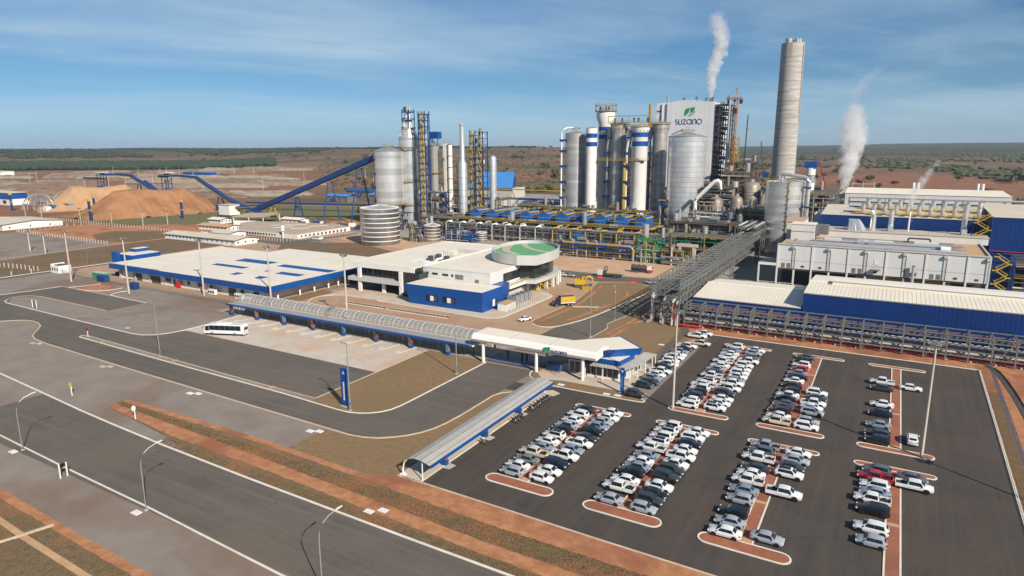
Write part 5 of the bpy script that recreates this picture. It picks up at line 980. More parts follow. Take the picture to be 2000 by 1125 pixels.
for lab, p0, p1, mm in (('dark crawler crane boom leaning between crane and chimney', (-86, 540, 3), (-94, 548, 58), 'steeldark'), ('red crawler crane boom leaning right of the chimney', (-36, 520, 2), (-50, 520, 46), 'redpaint'), ('thin dark crane boom standing beside the orange crane', (-104, 535, 3), (-103.5, 540, 78), 'steeldark')):
    t0 = thing('crawler_crane', lab, 'crane', (p0[0], p0[1], 0))
    for o_ in ((-.5, 0, 0), (.5, 0, 0), (0, .6, 0)): bar(t0, 'boom_chord', M[mm], Vector(p0)+Vector(o_), Vector(p1)+Vector(o_)*.4, .24)
    for k in range(14): f = k/14; q = Vector(p0).lerp(Vector(p1), f); q2 = Vector(p0).lerp(Vector(p1), f+1/14); s_ = 1 if k % 2 else -1; bar(t0, 'boom_lace', M[mm], q+Vector((-.5*s_, 0, 0)), q2+Vector((.5*s_, 0, 0)), .14)
    bx(t0, 'crane_body', M['orange'], p0[0]-3, p0[0]+3, p0[1]-2, p0[1]+2, 1.2, 3.6); bx(t0, 'track', M['steeldark'], p0[0]-3.4, p0[0]+3.4, p0[1]-3, p0[1]-1.8, 0, 1.2); bx(t0, 'track', M['steeldark'], p0[0]-3.4, p0[0]+3.4, p0[1]+1.8, p0[1]+3, 0, 1.2)
# ------------------------------------------------------------------ chimney and the tank before it
c = (-68, 487); t0 = thing('chimney', 'tall stained concrete chimney with flues showing at the top', 'chimney', (c[0], c[1], 0))
MB().lathe([(7.6, 0), (7.45, 40), (7.15, 120), (6.6, 120), (6.6, 119)], c, 56).build('shell', M['chim'], t0, True)
for k in range(1, 40): z = 3*k; rr = 7.6-.00376*z; o = link('pour_joint', ring_mesh(7.6, .22 if k % 4 else .5, .02), t0); o.location = (0, 0, z); o.scale = ((rr+.015)/7.6, (rr+.015)/7.6, 1); o.material_slots[0].link = 'OBJECT'; o.material_slots[0].material = M['concrete_dark'] if k % 3 else M['roofold']
bx(t0, 'cap', M['concrete_dark'], c[0]-4.8, c[0]+4.8, c[1]-4.8, c[1]+4.8, 117, 119)
for (dx, dy, rr, h) in ((-2.6, -1, 2.3, 123.0), (2.6, -2.6, 1.3, 122.4), (3.6, 0.8, 1.5, 122.8), (0.4, 3.4, 1.6, 122.6)): cy(t0, 'flue', M['steelpale'], (c[0]+dx, c[1]+dy, 117), (c[0]+dx, c[1]+dy, h), rr, 18)
bx(t0, 'rust_streak', M['roofold'], c[0]-.2, c[0]+.9, c[1]-7.3, c[1]-7.12, 110.5, 119.6); MB().add([(c[0]+7.2, c[1]-2.2, 119), (c[0]+7.0, c[1]-2.9, 119), (c[0]+7.38, c[1]-2.0, 70), (c[0]+7.45, c[1]-1.6, 70), (c[0]+7.3, c[1]-2.3, 119), (c[0]+7.1, c[1]-3.0, 119), (c[0]+7.48, c[1]-2.1, 70), (c[0]+7.55, c[1]-1.7, 70)], [(0, 1, 2, 3), (4, 5, 6, 7), (0, 1, 5, 4), (2, 3, 7, 6)]).build('rust_streak', M['roofold'], t0)
gallery(t0, c, 7.9, 33.5, 1.6); bx(t0, 'blue_hut', M['blue'], c[0]-11.5, c[0]-8.6, c[1]-6, c[1]-3, 33.4, 37); bx(t0, 'hut_deck', M['gold'], c[0]-12.4, c[0]-7, c[1]-7, c[1]-2, 32.9, 33.3); bar(t0, 'hut_leg', M['gold'], (c[0]-11.6, c[1]-5, 0), (c[0]-11.6, c[1]-5, 33), .5)
c = (-49.3, 366); t0 = tank('broad silver tank with yellow stair standing before the chimney', c, 9.4, 36.5, 22, M['silo'], .12, 12, 'tank', ringm=M['silo'], rh=.2)
gallery(t0, c, 9.4, 36.4, .5, a0=20, a1=200)
MB().tube([(c[0]-1.5, c[1]-3, 37.5), (c[0]-1.5, c[1]-3, 40.0), (c[0]-1.0, c[1]-3.4, 40.6), (c[0]+9.4, c[1]-4.2, 39.0), (c[0]+10.9, c[1]-4.6, 38.2), (c[0]+11.4, c[1]-4.8, 36.4), (c[0]+11.4, c[1]-4.8, 1)], .95, 14).build('overflow_pipe', M['alu'], t0, True)
for z in (6, 14, 24, 33.6): bx(t0, 'pipe_clamp', M['bluesteel'], c[0]+9.2, c[0]+12.6, c[1]-6, c[1]-3.6, z, z+.8)
for k in range(17): a, a2 = R(-74+2.5*(k % 2)), R(-74+2.5*((k+1) % 2)); bar(t0, 'stair_flight', M['gold'], (c[0]+10*math.cos(a), c[1]+10*math.sin(a), 1+2.1*k), (c[0]+10*math.cos(a2), c[1]+10*math.sin(a2), 3.1+2.1*k), .35); bx(t0, 'stair_landing', M['gold'], c[0]+9.5*math.cos(a2)-.5, c[0]+9.5*math.cos(a2)+.5, c[1]+10*math.sin(a2)-.5, c[1]+10*math.sin(a2)+.5, 3.0+2.1*k, 3.15+2.1*k)
# evaporators and other vessels between silo and chimney
for lab, c, r, h, m in (('squat insulated evaporator vessel right of the plated silo', (-92.2, 402), 4.3, 25, 'insul'), ('banded evaporator vessel beside the yellow steps', (-80.2, 402), 3.6, 26, 'insul'), ('domed dull evaporator tower in front of the chimney', (-78, 432), 5.6, 33, 'insul'), ('slim silver vessel beside the domed evaporator tower', (-70.5, 430), 2.2, 27, 'alu')):
    t0 = thing('evaporator', lab, 'vessel', (c[0], c[1], 0)); MB().lathe([(r*.5, 0), (r*.8, 5), (r, 9), (r, h-3), (r*.8, h-1), (r*.35, h), (r*.3, h+1.2), (.01, h+1.3)], c, 36).build('shell', M[m], t0, True)
    rings_on(t0, c, r, [10+1.9*k for k in range(int((h-13)/1.9))], M['silodull'], .5, .12); gallery(t0, c, r, h*.62, 1.2, M['steel']); gallery(t0, c, r, h*.35, 1.2)
t0 = thing('vapour_duct', 'big white bent duct right of the plated silo', 'duct', (-98, 392, 0)); MB().tube([(-101.5, 391, 2), (-101.5, 391, 22), (-100.8, 391, 24.5), (-91, 392, 34.5), (-89.4, 392, 35), (-88.2, 392.6, 34), (-88, 393, 30)], 1.2, 14).build('duct', M['white'], t0, True)
for z in (6, 14, 21): bx(t0, 'support', M['steel'], -103, -100, 390.6, 393, z, z+.6)
process_block('dense evaporator pipework right of the plated silo', -100, -68, 376, 398, 19, 4.8, 31, 5, 'steeldark', vessels=46, pipes=110, floors=False, colors=['steelpale', 'steel', 'steeldark', 'alu', 'white', 'gold', 'steel'])
process_block('steel pipework with yellow steps left of the chimney tank', -72, -60, 384, 420, 24, 5, 32, 6, 'steel', vessels=12, pipes=34)
process_block('low congested pipework behind the diagonal pipe rack', -100, -66, 330, 372, 9, 4.5, 33, 5, 'steel', vessels=60, pipes=120, floors=False, colors=['steelpale', 'rust', 'steel', 'steeldark', 'redpaint', 'gold', 'steel', 'concrete'])
process_block('far steel frames behind the chimney tank', -58, -34, 470, 520, 24, 6, 34, 9, 'steel', vessels=14, pipes=24)
process_block('far frames left of the chimney', -100, -72, 470, 500, 28, 7, 35, 7, 'steel', vessels=12, pipes=24)
process_block('brown steel frame with vessels between boiler house and evaporators', -124, -101, 440, 466, 32, 5, 81, 6, 'rust', vessels=26, pipes=60, colors=['steelpale', 'rust', 'steeldark', 'gold', 'alu'])
process_block('brown steel frame behind the domed evaporator tower', -100, -82, 446, 474, 38, 5.4, 82, 6, 'rust', vessels=24, pipes=50, colors=['steelpale', 'rust', 'steeldark', 'alu'])
process_block('brown pipe frame directly right of the plated silo', -101, -92, 398, 430, 24, 4.8, 83, 5, 'rust', vessels=20, pipes=40, colors=['steelpale', 'white', 'rust', 'alu'])
process_block('brown steel frame right of the domed evaporator tower', -70, -58, 424, 464, 30, 5, 84, 6, 'rust', vessels=20, pipes=40, colors=['steelpale', 'rust', 'alu', 'gold'])
process_block('dark pipework at the feet of the silo row', -200, -126, 388, 402, 16, 5, 85, 8, 'steeldark', vessels=40, pipes=50, colors=['steelpale', 'steel', 'bluesteel', 'gold'])
process_block('grey pipework between the two stair tower groups', -300, -238, 400, 420, 18, 6, 86, 8, 'steel', vessels=30, pipes=40, colors=['steelpale', 'white', 'steel', 'bluesteel'])
process_block('dark evaporator platforms between plated silo and diagonal rack', -104, -66, 352, 374, 15, 5, 91, 6, 'steeldark', rail='steel', vessels=50, pipes=90, colors=['steelpale', 'rust', 'steel', 'insul', 'steeldark', 'gold'])
process_block('tall brown platforms right of the plated silo', -102, -84, 404, 440, 30, 5, 92, 5, 'rust', rail='steel', vessels=44, pipes=70, colors=['steelpale', 'rust', 'steel', 'insul', 'white'])
process_block('brown platforms left of the broad tank', -74, -60, 372, 400, 22, 4.6, 93, 5, 'rust', vessels=30, pipes=50, colors=['steelpale', 'rust', 'insul', 'gold'])
t0 = thing('flash_tank', 'small white tank group behind domed evaporator tower', 'tank', (-62, 450, 0)); cy(t0, 'tank', M['white'], (-64, 450, 20), (-64, 450, 36), 2.0, 16); cy(t0, 'tank', M['steelpale'], (-59.6, 452, 20), (-59.6, 452, 33), 2.4, 16); bx(t0, 'frame', M['steel'], -67, -57, 446, 455, 0, 20)
t0 = thing('vent_tower', 'banded white tower with blue top right of the chimney', 'tower', (-52, 500, 0))
for k in range(8): cy(t0, 'segment', M['white'] if k % 2 else M['steelpale'], (-52, 500, 5*k), (-52, 500, 5*k+4.7), 3.0, 16)
bx(t0, 'blue_top', M['blue'], -56, -48, 497, 503, 40, 44)
# ------------------------------------------------------------------ washer line: ten blue hoods on a yellow railed deck
wd = thing('washer_deck', 'long steel deck with yellow rails carrying ten blue hoods', 'steel deck', (-180, 362, 0))
bx(wd, 'deck', M['steeldark'], -243, -117, 352, 374, 9.6, 10.0)
for k in range(22):
    for y in (352.6, 362, 373): bar(wd, 'column', M['steel'], (-242+6*k-.5, y, 0), (-242+6*k-.5, y, 9.6), .45)
for y in (351.6, 374): 
    for dz in (.6, 1.15): bar(wd, 'handrail', M['yellow'], (-243, y, 10+dz), (-117, y, 10+dz), .16)
for k in range(64): bar(wd, 'rail_post', M['yellow'], (-243+2*k, 351.6, 10), (-243+2*k, 351.6, 11.15), .12)
bx(wd, 'walkway', M['yellow'], -243, -117, 351.4, 352.6, 9.4, 9.58); bx(wd, 'cross_walk', M['yellow'], -117, -114, 352, 374, 9.4, 9.6)
for k in range(4): u = -238+34*k; bar(wd, 'stair', M['yellow'], (u, 350.6, 4.5), (u+6, 350.6, 9.6), .8)
ords = ['first', 'second', 'third', 'fourth', 'fifth', 'sixth', 'seventh', 'eighth', 'ninth', 'last']
for i in range(10):
    u = -236.4+12.4*i; t0 = thing('washer_hood', 'blue pulp washer hood with yellow rails, %s from the left in its row' % ords[i], 'washer hood', (u, 363, 10), group='blue hoods of the washer line')
    hv = []
    for y in (358.0, 371.0): hv += [(u-5.2, y, 10.1), (u-5.2, y, 12.0), (u-2.6, y, 13.4), (u+2.4, y, 15.6), (u+4.6, y, 14.6), (u+5.0, y, 10.1)]
    MB().add(hv, [(0, 1, 2, 3, 4, 5), (11, 10, 9, 8, 7, 6)]+[(k, 6+k, 6+(k+1) % 6, (k+1) % 6) for k in range(6)]).build('hood', M['bluehood'], t0)
    MB().lathe([(2.6, -.2), (2.6, .2)], (0, 0), 20)
    cy(t0, 'drum_end', M['navy'], (u-3.2, 357.7, 11.6), (u-3.2, 358.0, 11.6), 1.9, 16); bx(t0, 'drive', M['bluehood'], u+1, u+3.4, 355.2, 357.6, 10.0, 11.6); cy(t0, 'motor', M['bluehood'], (u-.8, 356, 10.7), (u+.8, 356, 10.7), .6, 10)
    bar(t0, 'roof_rail', M['yellow'], (u-5, 357.8, 13.3), (u+2.4, 357.8, 16.7), .2); bar(t0, 'roof_rail', M['yellow'], (u+2.4, 357.8, 16.7), (u+2.6, 371, 16.7), .2); bar(t0, 'roof_rail', M['yellow'], (u+2.4, 357.8, 16.7), (u+6.0, 357.8, 14.6), .2); bar(t0, 'roof_walk', M['yellow'], (u+4.8, 358, 14.7), (u+4.9, 371, 14.7), .6); bar(t0, 'front_rail', M['yellow'], (u-5.4, 357.0, 12.4), (u+5.0, 357.0, 12.4), .18)
    for k in range(4): bar(t0, 'rail_post', M['yellow'], (u-4.6+1.9*k, 357.8, 12.2+.9*k), (u-4.6+1.9*k, 357.8, 13.4+.9*k), .14)
    MB().tube([(u+5.6, 352.2, 0.3), (u+5.6, 352.2, 8), (u+5.6, 350.8, 8.9), (u+5.6, 346.5, 8.9), (u+5.6, 345.6, 8), (u+5.6, 345.6, 1)], .45, 8).build('drop_pipe', M['concrete'] if i < 6 else M['gold'], t0, True)
process_block('shaded pumps below the washer deck', -240, -118, 352.8, 360, 8.0, 8, 41, 12, 'steel', vessels=30, pipes=30, floors=False, colors=['bluesteel', 'steelpale', 'steel', 'orange'])
process_block('grey open steel building behind the washer line', -226, -202, 400, 440, 16, 5, 42, 7, 'steel', vessels=6, pipes=16)
# ------------------------------------------------------------------ pipe racks
def pipe_rack(label, u0, u1, v0, v1, H, bay, levels, seed, pipes=10, along='u', m='steel', xbrace=True, legs=True, special=(), cols=None, plev=9):
    rn = random.Random(seed); t = thing('pipe_rack', label, 'pipe rack', ((u0+u1)/2, (v0+v1)/2, 0)); mm = M[m]
    P = (lambda a, c_, z: (a, c_, z)) if along == 'u' else (lambda a, c_, z: (c_, a, z))
    a0, a1, c0, c1 = (u0, u1, v0, v1) if along == 'u' else (v0, v1, u0, u1); n = max(1, round((a1-a0)/bay))
    for i in range(n+1):
        a = a0+(a1-a0)*i/n
        if legs is True or i in legs:
            for c_ in (c0, c1): bar(t, 'column', mm, P(a, c_, 0), P(a, c_, H), .38)
        else:
            for c_ in (c0, c1): bar(t, 'post', mm, P(a, c_, levels[0]), P(a, c_, H), .3)
        for z in levels: bar(t, 'beam', mm, P(a, c0, z), P(a, c1, z), .3)
        if xbrace and i < n and i % 3 == 1: bar(t, 'brace', mm, P(a, c0, levels[0] if legs is not True else .2), P(a+(a1-a0)/n, c0, levels[-1]), .2)
    for zi, z in enumerate(levels):
        for c_ in (c0, c1): bar(t, 'chord', mm, P(a0, c_, z), P(a1, c_, z), .3)
        for k in range(pipes if zi < plev else 0):
            r_ = rn.choice([.15, .2, .25, .35, .5] if cols is None else [.12, .16, .2, .3]); c_ = c0+.5+(c1-c0-1)*(k+.5)/pipes; m2 = M[rn.choice(cols or PIPEM[:6])]; s0, s1 = (a0, a1) if rn.random() < .7 else sorted((rn.uniform(a0, a1), rn.uniform(a0, a1)))
            if s1-s0 > 4: cy(t, 'pipe', m2, P(s0, c_, z+.15+r_), P(s1, c_, z+.15+r_), r_, 8)
    for (mn, c_, z, r_) in special: cy(t, 'pipe', M[mn], P(a0, c_, z), P(a1, c_, z), r_, 10)
    return t, P
t0, P = pipe_rack('long low pipe rack in front of the washer line', -242, -98, 333, 341, 8.5, 4.6, (3.6, 6.0, 8.2), 51, 8, special=(('steeldark', 332.8, 4.4, .3), ('steel', 332.7, 6.6, .35)))
for z in (9.3,): bar(t0, 'handrail', M['steel'], (-242, 333, z), (-98, 333, z), .14)
bx(t0, 'top_deck', M['steel'], -242, -98, 333.2, 336, 8.5, 8.62)
for i, u in enumerate((-238, -228, -216, -205, -196, -186, -176, -165, -154, -145, -136, -127, -117, -108)):
    MB().tube([(u, 331.4, .3), (u, 331.4, 8.4), (u+.2, 331.8, 9.6), (u+1.2, 332.6, 10.0), (u+2.6, 333.4, 10), (u+3, 334, 9.4), (u+3, 334, 8)], .42, 8).build('riser_loop', M['gold'] if i > 6 else M['alu'], t0, True)
process_block('front pipe and pump row with yellow header beside the dirt yard', -147, -106, 302, 314, 7, 3.5, 52, 6, 'bluesteel', vessels=16, pipes=50, floors=False, colors=['gold', 'steel', 'steelpale', 'bluesteel', 'alu', 'steeldark'])
t0 = thing('header_pipe', 'yellow header pipe bending down at the edge of the dirt yard', 'pipe', (-125, 301.5, 0))
MB().tube([(-148, 306, 9.4), (-146, 303, 7.8), (-143, 301.6, 7.2), (-108.5, 301.2, 7.2), (-107, 301.2, 6.6), (-106.6, 301.2, 5.4), (-106.6, 301.2, .1)], .65, 12).build('pipe', M['steelpale'], t0, True)
for u in (-141, -128, -117): cy(t0, 'yellow_section', M['gold'], (u-3, 301.1, 7.2), (u+3, 301.1, 7.2), .7, 12)
cy(t0, 'yellow_section', M['gold'], (-106.6, 301.2, 3), (-106.6, 301.2, 6), .7, 12)
for u in (-145, -136, -127, -118, -110): bar(t0, 'stand', M['bluesteel'], (u, 301.6, 0), (u, 301.6, 6.6), .4)
for i, u in enumerate((-142, -129, -117)):
    t0 = thing('pump_cover', 'white hooded pump housing at the yard edge, %s from the left' % ords[i], 'pump housing', (u, 304, 0), group='white pump housings'); MB().prism([(u-2.6, 302.6), (u+2.6, 302.6), (u+2.6, 306), (u-2.6, 306)], 5.0, 6.6, top=[(u-1.4, 303.6), (u+1.4, 303.6), (u+1.4, 305), (u-1.4, 305)]).build('hood', M['white'], t0); bx(t0, 'body', M['concrete'], u-2.4, u+2.4, 302.8, 305.8, 0, 4.98)
    MB().tube([(u+3.4, 302, 1), (u+3.4, 302, 7.6), (u+3.0, 302, 8.6), (u+2, 302.4, 8.8), (u+1.2, 303, 8.2)], .35, 8).build('vent_pipe', M['alu'], t0, True)
process_block('pale vertical pipe cluster right of the dirt yard pumps', -105, -90, 302, 318, 12, 6, 53, 5, 'steel', vessels=8, pipes=60, floors=False, colors=['steelpale', 'white', 'alu', 'gold', 'green'])
process_block('yellow framed pump shelter at the corner of the dirt yard', -92, -82, 300, 312, 7, 6.8, 54, 5, 'gold', vessels=6, pipes=18)
t0 = thing('concrete_portal', 'pale concrete portal frame beside the diagonal rack', 'frame', (-80, 302, 0))
for u in (-84, -77.6): bx(t0, 'leg', M['concrete'], u-.7, u+.7, 301, 302.6, 0, 9.0)
bx(t0, 'beam', M['concrete'], -85.4, -76, 300.8, 302.8, 9.0, 10.2)
process_block('green and yellow pipework bay behind the concrete frame', -96, -66, 316, 328, 12, 6, 55, 6, 'steel', vessels=4, pipes=30, colors=['green', 'gold', 'steelpale', 'steel', 'steeldark'])
t0, P = pipe_rack('elevated grey truss pipe rack running diagonally from the gate road', -62.6, -54, 196, 330, 14.2, 4.2, (7.0, 9.2, 11.4), 61, 6, 'v', legs=(0, 1, 2, 17, 18, 30, 31, 32), cols=['steel', 'steeldark', 'steel', 'steelpale', 'steeldark'], plev=2)
for k in range(24): bar(t0, 'truss_diagonal', M['steel'], (-54, 196+5.58*k, 7.0), (-54, 196+5.58*k+5.58, 11.4), .2); bar(t0, 'truss_diagonal', M['steel'], (-62.6, 196+5.58*k, 9.2), (-62.6, 196+5.58*k+5.58, 14.0), .2); bar(t0, 'top_brace', M['steel'], (-62.6, 196+5.58*k, 14.1), (-54, 196+5.58*k+5.58, 14.1), .16)
for s_ in (-62.6, -54): 
    for z in (12.9, 14.1): bar(t0, 'top_chord', M['steel'], (s_, 196, z), (s_, 330, z), .26)
bx(t0, 'walkway', M['steel'], -55.4, -54.2, 196, 330, 11.5, 11.6)
for z in (2.4, 4.8): 
    for (x, y) in ((-62.6, 196), (-62.6, 201.6), (-54, 196), (-54, 201.6)): bar(t0, 'beam', M['steel'], (-62.6, y, z), (-54, y, z), .25)
for z in range(0, 12, 3): bar(t0, 'tower_brace', M['steel'], (-54, 270, z), (-54, 275.6, z+3), .25); bar(t0, 'tower_brace', M['steel'], (-62.6, 196, z), (-62.6, 201.6, z+3), .25); bar(t0, 'tower_brace', M['steel'], (-54, 268.4 if z % 2 else 275, z), (-62.6, 270, z+3), .25)
for i, (u, m_) in enumerate(((-62.4, 'alu'), (-62, 'alu'), (-58.6, 'steelpale'), (-55.8, 'concrete'), (-54.6, 'steelpale'))):
    MB().tube([(u-1.4*(i < 2), 194.6, .3), (u-.3*(i < 2), 194.8, 1.2), (u, 195, 2), (u, 195, 8.6-.4*i), (u+.2, 195.6, 9.4-.4*i), (u+.4, 198, 9.6-.4*i)], .34, 8).build('drop_pipe', M[m_], t0, True)
t0 = thing('fire_main', 'bright red fire main dropping and running along the right rack', 'pipe', (-54, 195.4, 0))
MB().tube([(-56.4, 195.4, 6.4), (-55.6, 195.4, 6.6), (-55.2, 195.4, 6.0), (-55.2, 195.4, 1.6), (-54.9, 195.4, .9), (-54.2, 195.4, .6), (-48, 195.6, .6)], .45, 12).build('drop', M['redpaint'], t0, True); cy(t0, 'run', M['pinkpipe'], (-48, 195.6, .6), (-47, 197.3, .7), .3, 10); cy(t0, 'run', M['pinkpipe'], (-47, 197.3, .7), (110, 197.3, .7), .26, 10)
for k in range(30): bx(t0, 'sleeper', M['concrete'], -47+5.2*k, -46.6+5.2*k, 196.9, 197.7, 0, .45)
t0 = thing('concrete_shelter', 'small concrete shelter under the diagonal rack end', 'shelter', (-58, 197, 0)); bx(t0, 'roof', M['concrete'], -60.2, -55.9, 196.6, 199.8, 4.4, 4.7); bx(t0, 'wall', M['concrete'], -60.2, -59.7, 196.8, 199.6, 0, 4.4); bx(t0, 'wall', M['concrete'], -58.4, -58.0, 196.7, 197.2, 0, 4.4)
pipe_rack('grey pipe rack along the blue warehouses behind the car park', -52.5, 112, 196.6, 203.6, 7.0, 4.9, (1.6, 3.0, 4.6, 5.8, 6.9), 62, 6, special=(('concrete', 198.0, 2.1, .3), ('white', 199.4, 3.5, .28)), cols=['concrete', 'steelpale', 'steel', 'steeldark', 'steel'], plev=2)
pipe_rack('dark rack continuing behind the chimney tank', -66, -56, 332, 380, 16, 6, (8, 12, 15.6), 63, 8, 'v')
pipe_rack('far pipe rack behind the white panel building', -30, 160, 556, 566, 17, 12, (9, 13, 16.5), 64, 7)
pipe_rack('far grey conveyor rack right of the chimney', -44, -34, 560, 700, 15, 12, (9, 14), 65, 6, 'v')
# ------------------------------------------------------------------ blue warehouses behind the right rack
def warehouse(label, u0, u1, v0, v1, ze, zr, vr, monitor=None, cat='warehouse'):
    t = thing('blue_warehouse', label, cat, ((u0+u1)/2, (v0+v1)/2, 0))
    n = int((u1-u0)/1.05)
    bx(t, 'wall', M['bluedark'], u0, u1, v0+.08, v0+.5, 0, ze-.05)
    for k in range(n): a = u0+(u1-u0)*k/n; bx(t, 'cladding_sheet', M['bluedark'], a, a+(u1-u0)/n-.05, v0, v0+.07, 0, ze-.1)
    for x in (u0, u1): s_ = .3 if x == u0 else -.3; MB().add([(x, v0+.5, 0), (x, v1, 0), (x, v1, ze-.2), (x, vr, zr-.2), (x, v0+.5, ze-.2), (x+s_, v0+.5, 0), (x+s_, v1, 0), (x+s_, v1, ze-.2), (x+s_, vr, zr-.2), (x+s_, v0+.5, ze-.2)], [(0, 1, 2, 3, 4), (9, 8, 7, 6, 5), (4, 3, 8, 9), (3, 2, 7, 8)]).build('gable', M['bluedark'], t)
    bx(t, 'back_wall', M['bluedark'], u0+.3, u1-.3, v1-.4, v1, 0, ze-.2); bx(t, 'eave', M['steelpale'], u0-.1, u1+.1, v0-.12, v0-.02, ze-.25, ze+.02); bx(t, 'base_line', M['pinkpipe'], u0, u1, v0-.07, v0-.01, ze-3.3, ze-3.1) if ze < 9 else bx(t, 'base_line', M['pinkpipe'], u0, u1, v0-.07, v0-.01, 5.0, 5.2)
    sm = MB()
    w_ = (u1-u0)/n
    L = math.hypot(vr-v0, zr-ze); me = MB().add([(0, 0, 0), (w_*.93, 0, 0), (w_*.93, vr-v0+.1, zr-ze), (0, vr-v0+.1, zr-ze), (0, 0, -.08), (w_*.93, 0, -.08), (w_*.93, vr-v0+.1, zr-ze-.08), (0, vr-v0+.1, zr-ze-.08)], [(0, 1, 2, 3), (0, 4, 5, 1), (1, 5, 6, 2), (3, 7, 4, 0), (7, 6, 5, 4)]).mesh('roof_sheet', M['roofwhite'])
    MB().add([(u0, v0+.05, ze-.1), (u1, v0+.05, ze-.1), (u1, vr, zr-.1), (u0, vr, zr-.1)], [(0, 1, 2, 3)]).build('roof_lining', M['roofold'], t); p = wloc(t)
    for k in range(n): link('roof_sheet', me, t, (u0+w_*k-p.x, v0-.05-p.y, ze+.05))
    MB().add([(u0, vr, zr+.05), (u1, vr, zr+.05), (u1, v1, ze), (u0, v1, ze)], [(0, 1, 2, 3)]).build('back_roof', M['roofwhite'], t)
    bx(t, 'ridge', M['white'], u0, u1, vr-.3, vr+.3, zr+.02, zr+.22)
    if monitor: bx(t, 'ridge_vent', M['roofwhite'], monitor, u1-.4, vr-2.0, vr+1.6, zr-.2, zr+.85); bx(t, 'vent_cap', M['white'], monitor-.2, u1-.2, vr-2.3, vr+1.9, zr+.87, zr+1.0); bx(t, 'vent_end', M['steel'], monitor-.9, monitor-.22, vr-3.2, vr-1.4, zr-.4, zr+.2)
    return t
warehouse('lower blue warehouse with cream roof nearest the diagonal rack', -52.4, -20.8, 206, 240, 7.5, 8.9, 225)
warehouse('higher long blue warehouse with ridge vent behind the car park', -20.4, 112, 206, 238, 12.2, 13.0, 222, -14)
# ------------------------------------------------------------------ white panel building
t0 = thing('panel_building', 'long pale panel building on tall piers with pipes on roof', 'building', (0, 290, 0)); v = 275
nb = 11; us = [-37.8+6.2*k for k in range(nb+1)]
for k in range(nb):
    a, b2 = us[k]+.12, us[k+1]-.12
    bx(t0, 'panel', M['panel'], a, b2, v, v+.6, 10.6, 16.6); bx(t0, 'panel', M['panel'], a, b2, v-.02, v+.58, 7.4, 10.3)
    bx(t0, 'joint_band', M['greywhite'], a, b2, v+.06, v+.6, 10.3, 10.6)
    if k in (1, 2, 5, 7, 9, 10): bx(t0, 'vent_grille', M['steeldark'], a+2.4, a+3.5, v-.12, v-.03, 8.1, 8.8)
    if k in (0, 4, 8):
        for dx in (1.4, 3.4): bx(t0, 'louvre', M['steel'], a+dx, a+dx+1.3, v-.08, v-.03, 7.6, 9.4)
for k, u in enumerate(us):
    bx(t0, 'pier', M['panel'], u-.3, u+.3, v-.25, v+.4, 0, 16.4 if k % 2 == 0 else 6.9)
    if k % 2 == 1 and k > 0: bx(t0, 'downpipe', M['steel'], u-.42, u-.30, v-.5, v-.3, 5.6, 15.4); bx(t0, 'hopper', M['greywhite'], u-1.0, u+.2, v-.9, v-.02, 15.4, 16.3)
bx(t0, 'cornice', M['greywhite'], -38.1, 30.6, v-.3, v+.5, 16.62, 17.0); bx(t0, 'roof', M['tan'], -38, 30.4, v+.5, 332, 15.6, 16.0); bx(t0, 'interior', M['steeldark'], -37.5, 30, v+12, 331, 0, 15.58); bx(t0, 'soffit', M['concrete'], -37.8, 30.2, v+.7, v+11.9, 6.7, 7.0)
bx(t0, 'crane_beam', M['gold'], -10, 20, v+2, v+2.8, 5.4, 6.2); bx(t0, 'side_panel', M['panel'], 30.42, 30.8, v+.02, 331, 6.6, 16.6)
bx(t0, 'bay_roof', M['steel'], -44.8, -38.2, v, v+12, 8.6, 9.0); bx(t0, 'bay_beam', M['white'], -44.8, -38.2, v-.3, v-.02, 8.1, 9.1)
for u in (-44.6,): bx(t0, 'pier', M['panel'], u-.3, u+.3, v-.25, v+.3, 0, 8.1)
for k in range(8): u = -44+1.6*k; bar(t0, 'guard_rail', M['white'], (u, v-.6, 0), (u, v-.6, 1.5), .12)
for z in (.8, 1.5): bar(t0, 'guard_rail', M['white'], (-44, v-.6, z), (-31, v-.6, z), .12)
MB().box(-5.2, -2.0, v-2.4, v-.05, 9.4, 9.6).build('balcony', M['steel'], t0); bar(t0, 'balcony_rail', M['gold'], (-5.2, v-2.4, 10.6), (-2.0, v-2.4, 10.6), .14); bx(t0, 'door', M['white'], -4.4, -2.8, v-.1, v-.03, 11.2, 13.0)
MB().tube([(8.2, v-1.2, 2), (8.2, v-1.2, 11.4), (8.2, v-1.3, 11.9)], .5, 12).build('exhaust_pipe', M['alu'], t0, True); cy(t0, 'exhaust_mouth', M['steeldark'], (8.2, v-1.3, 11.9), (8.2, v-1.3, 12.1), .55, 12); bx(t0, 'pipe_bracket', M['bluesteel'], 7.4, 9.4, v-1.0, v-.03, 9.0, 9.3)
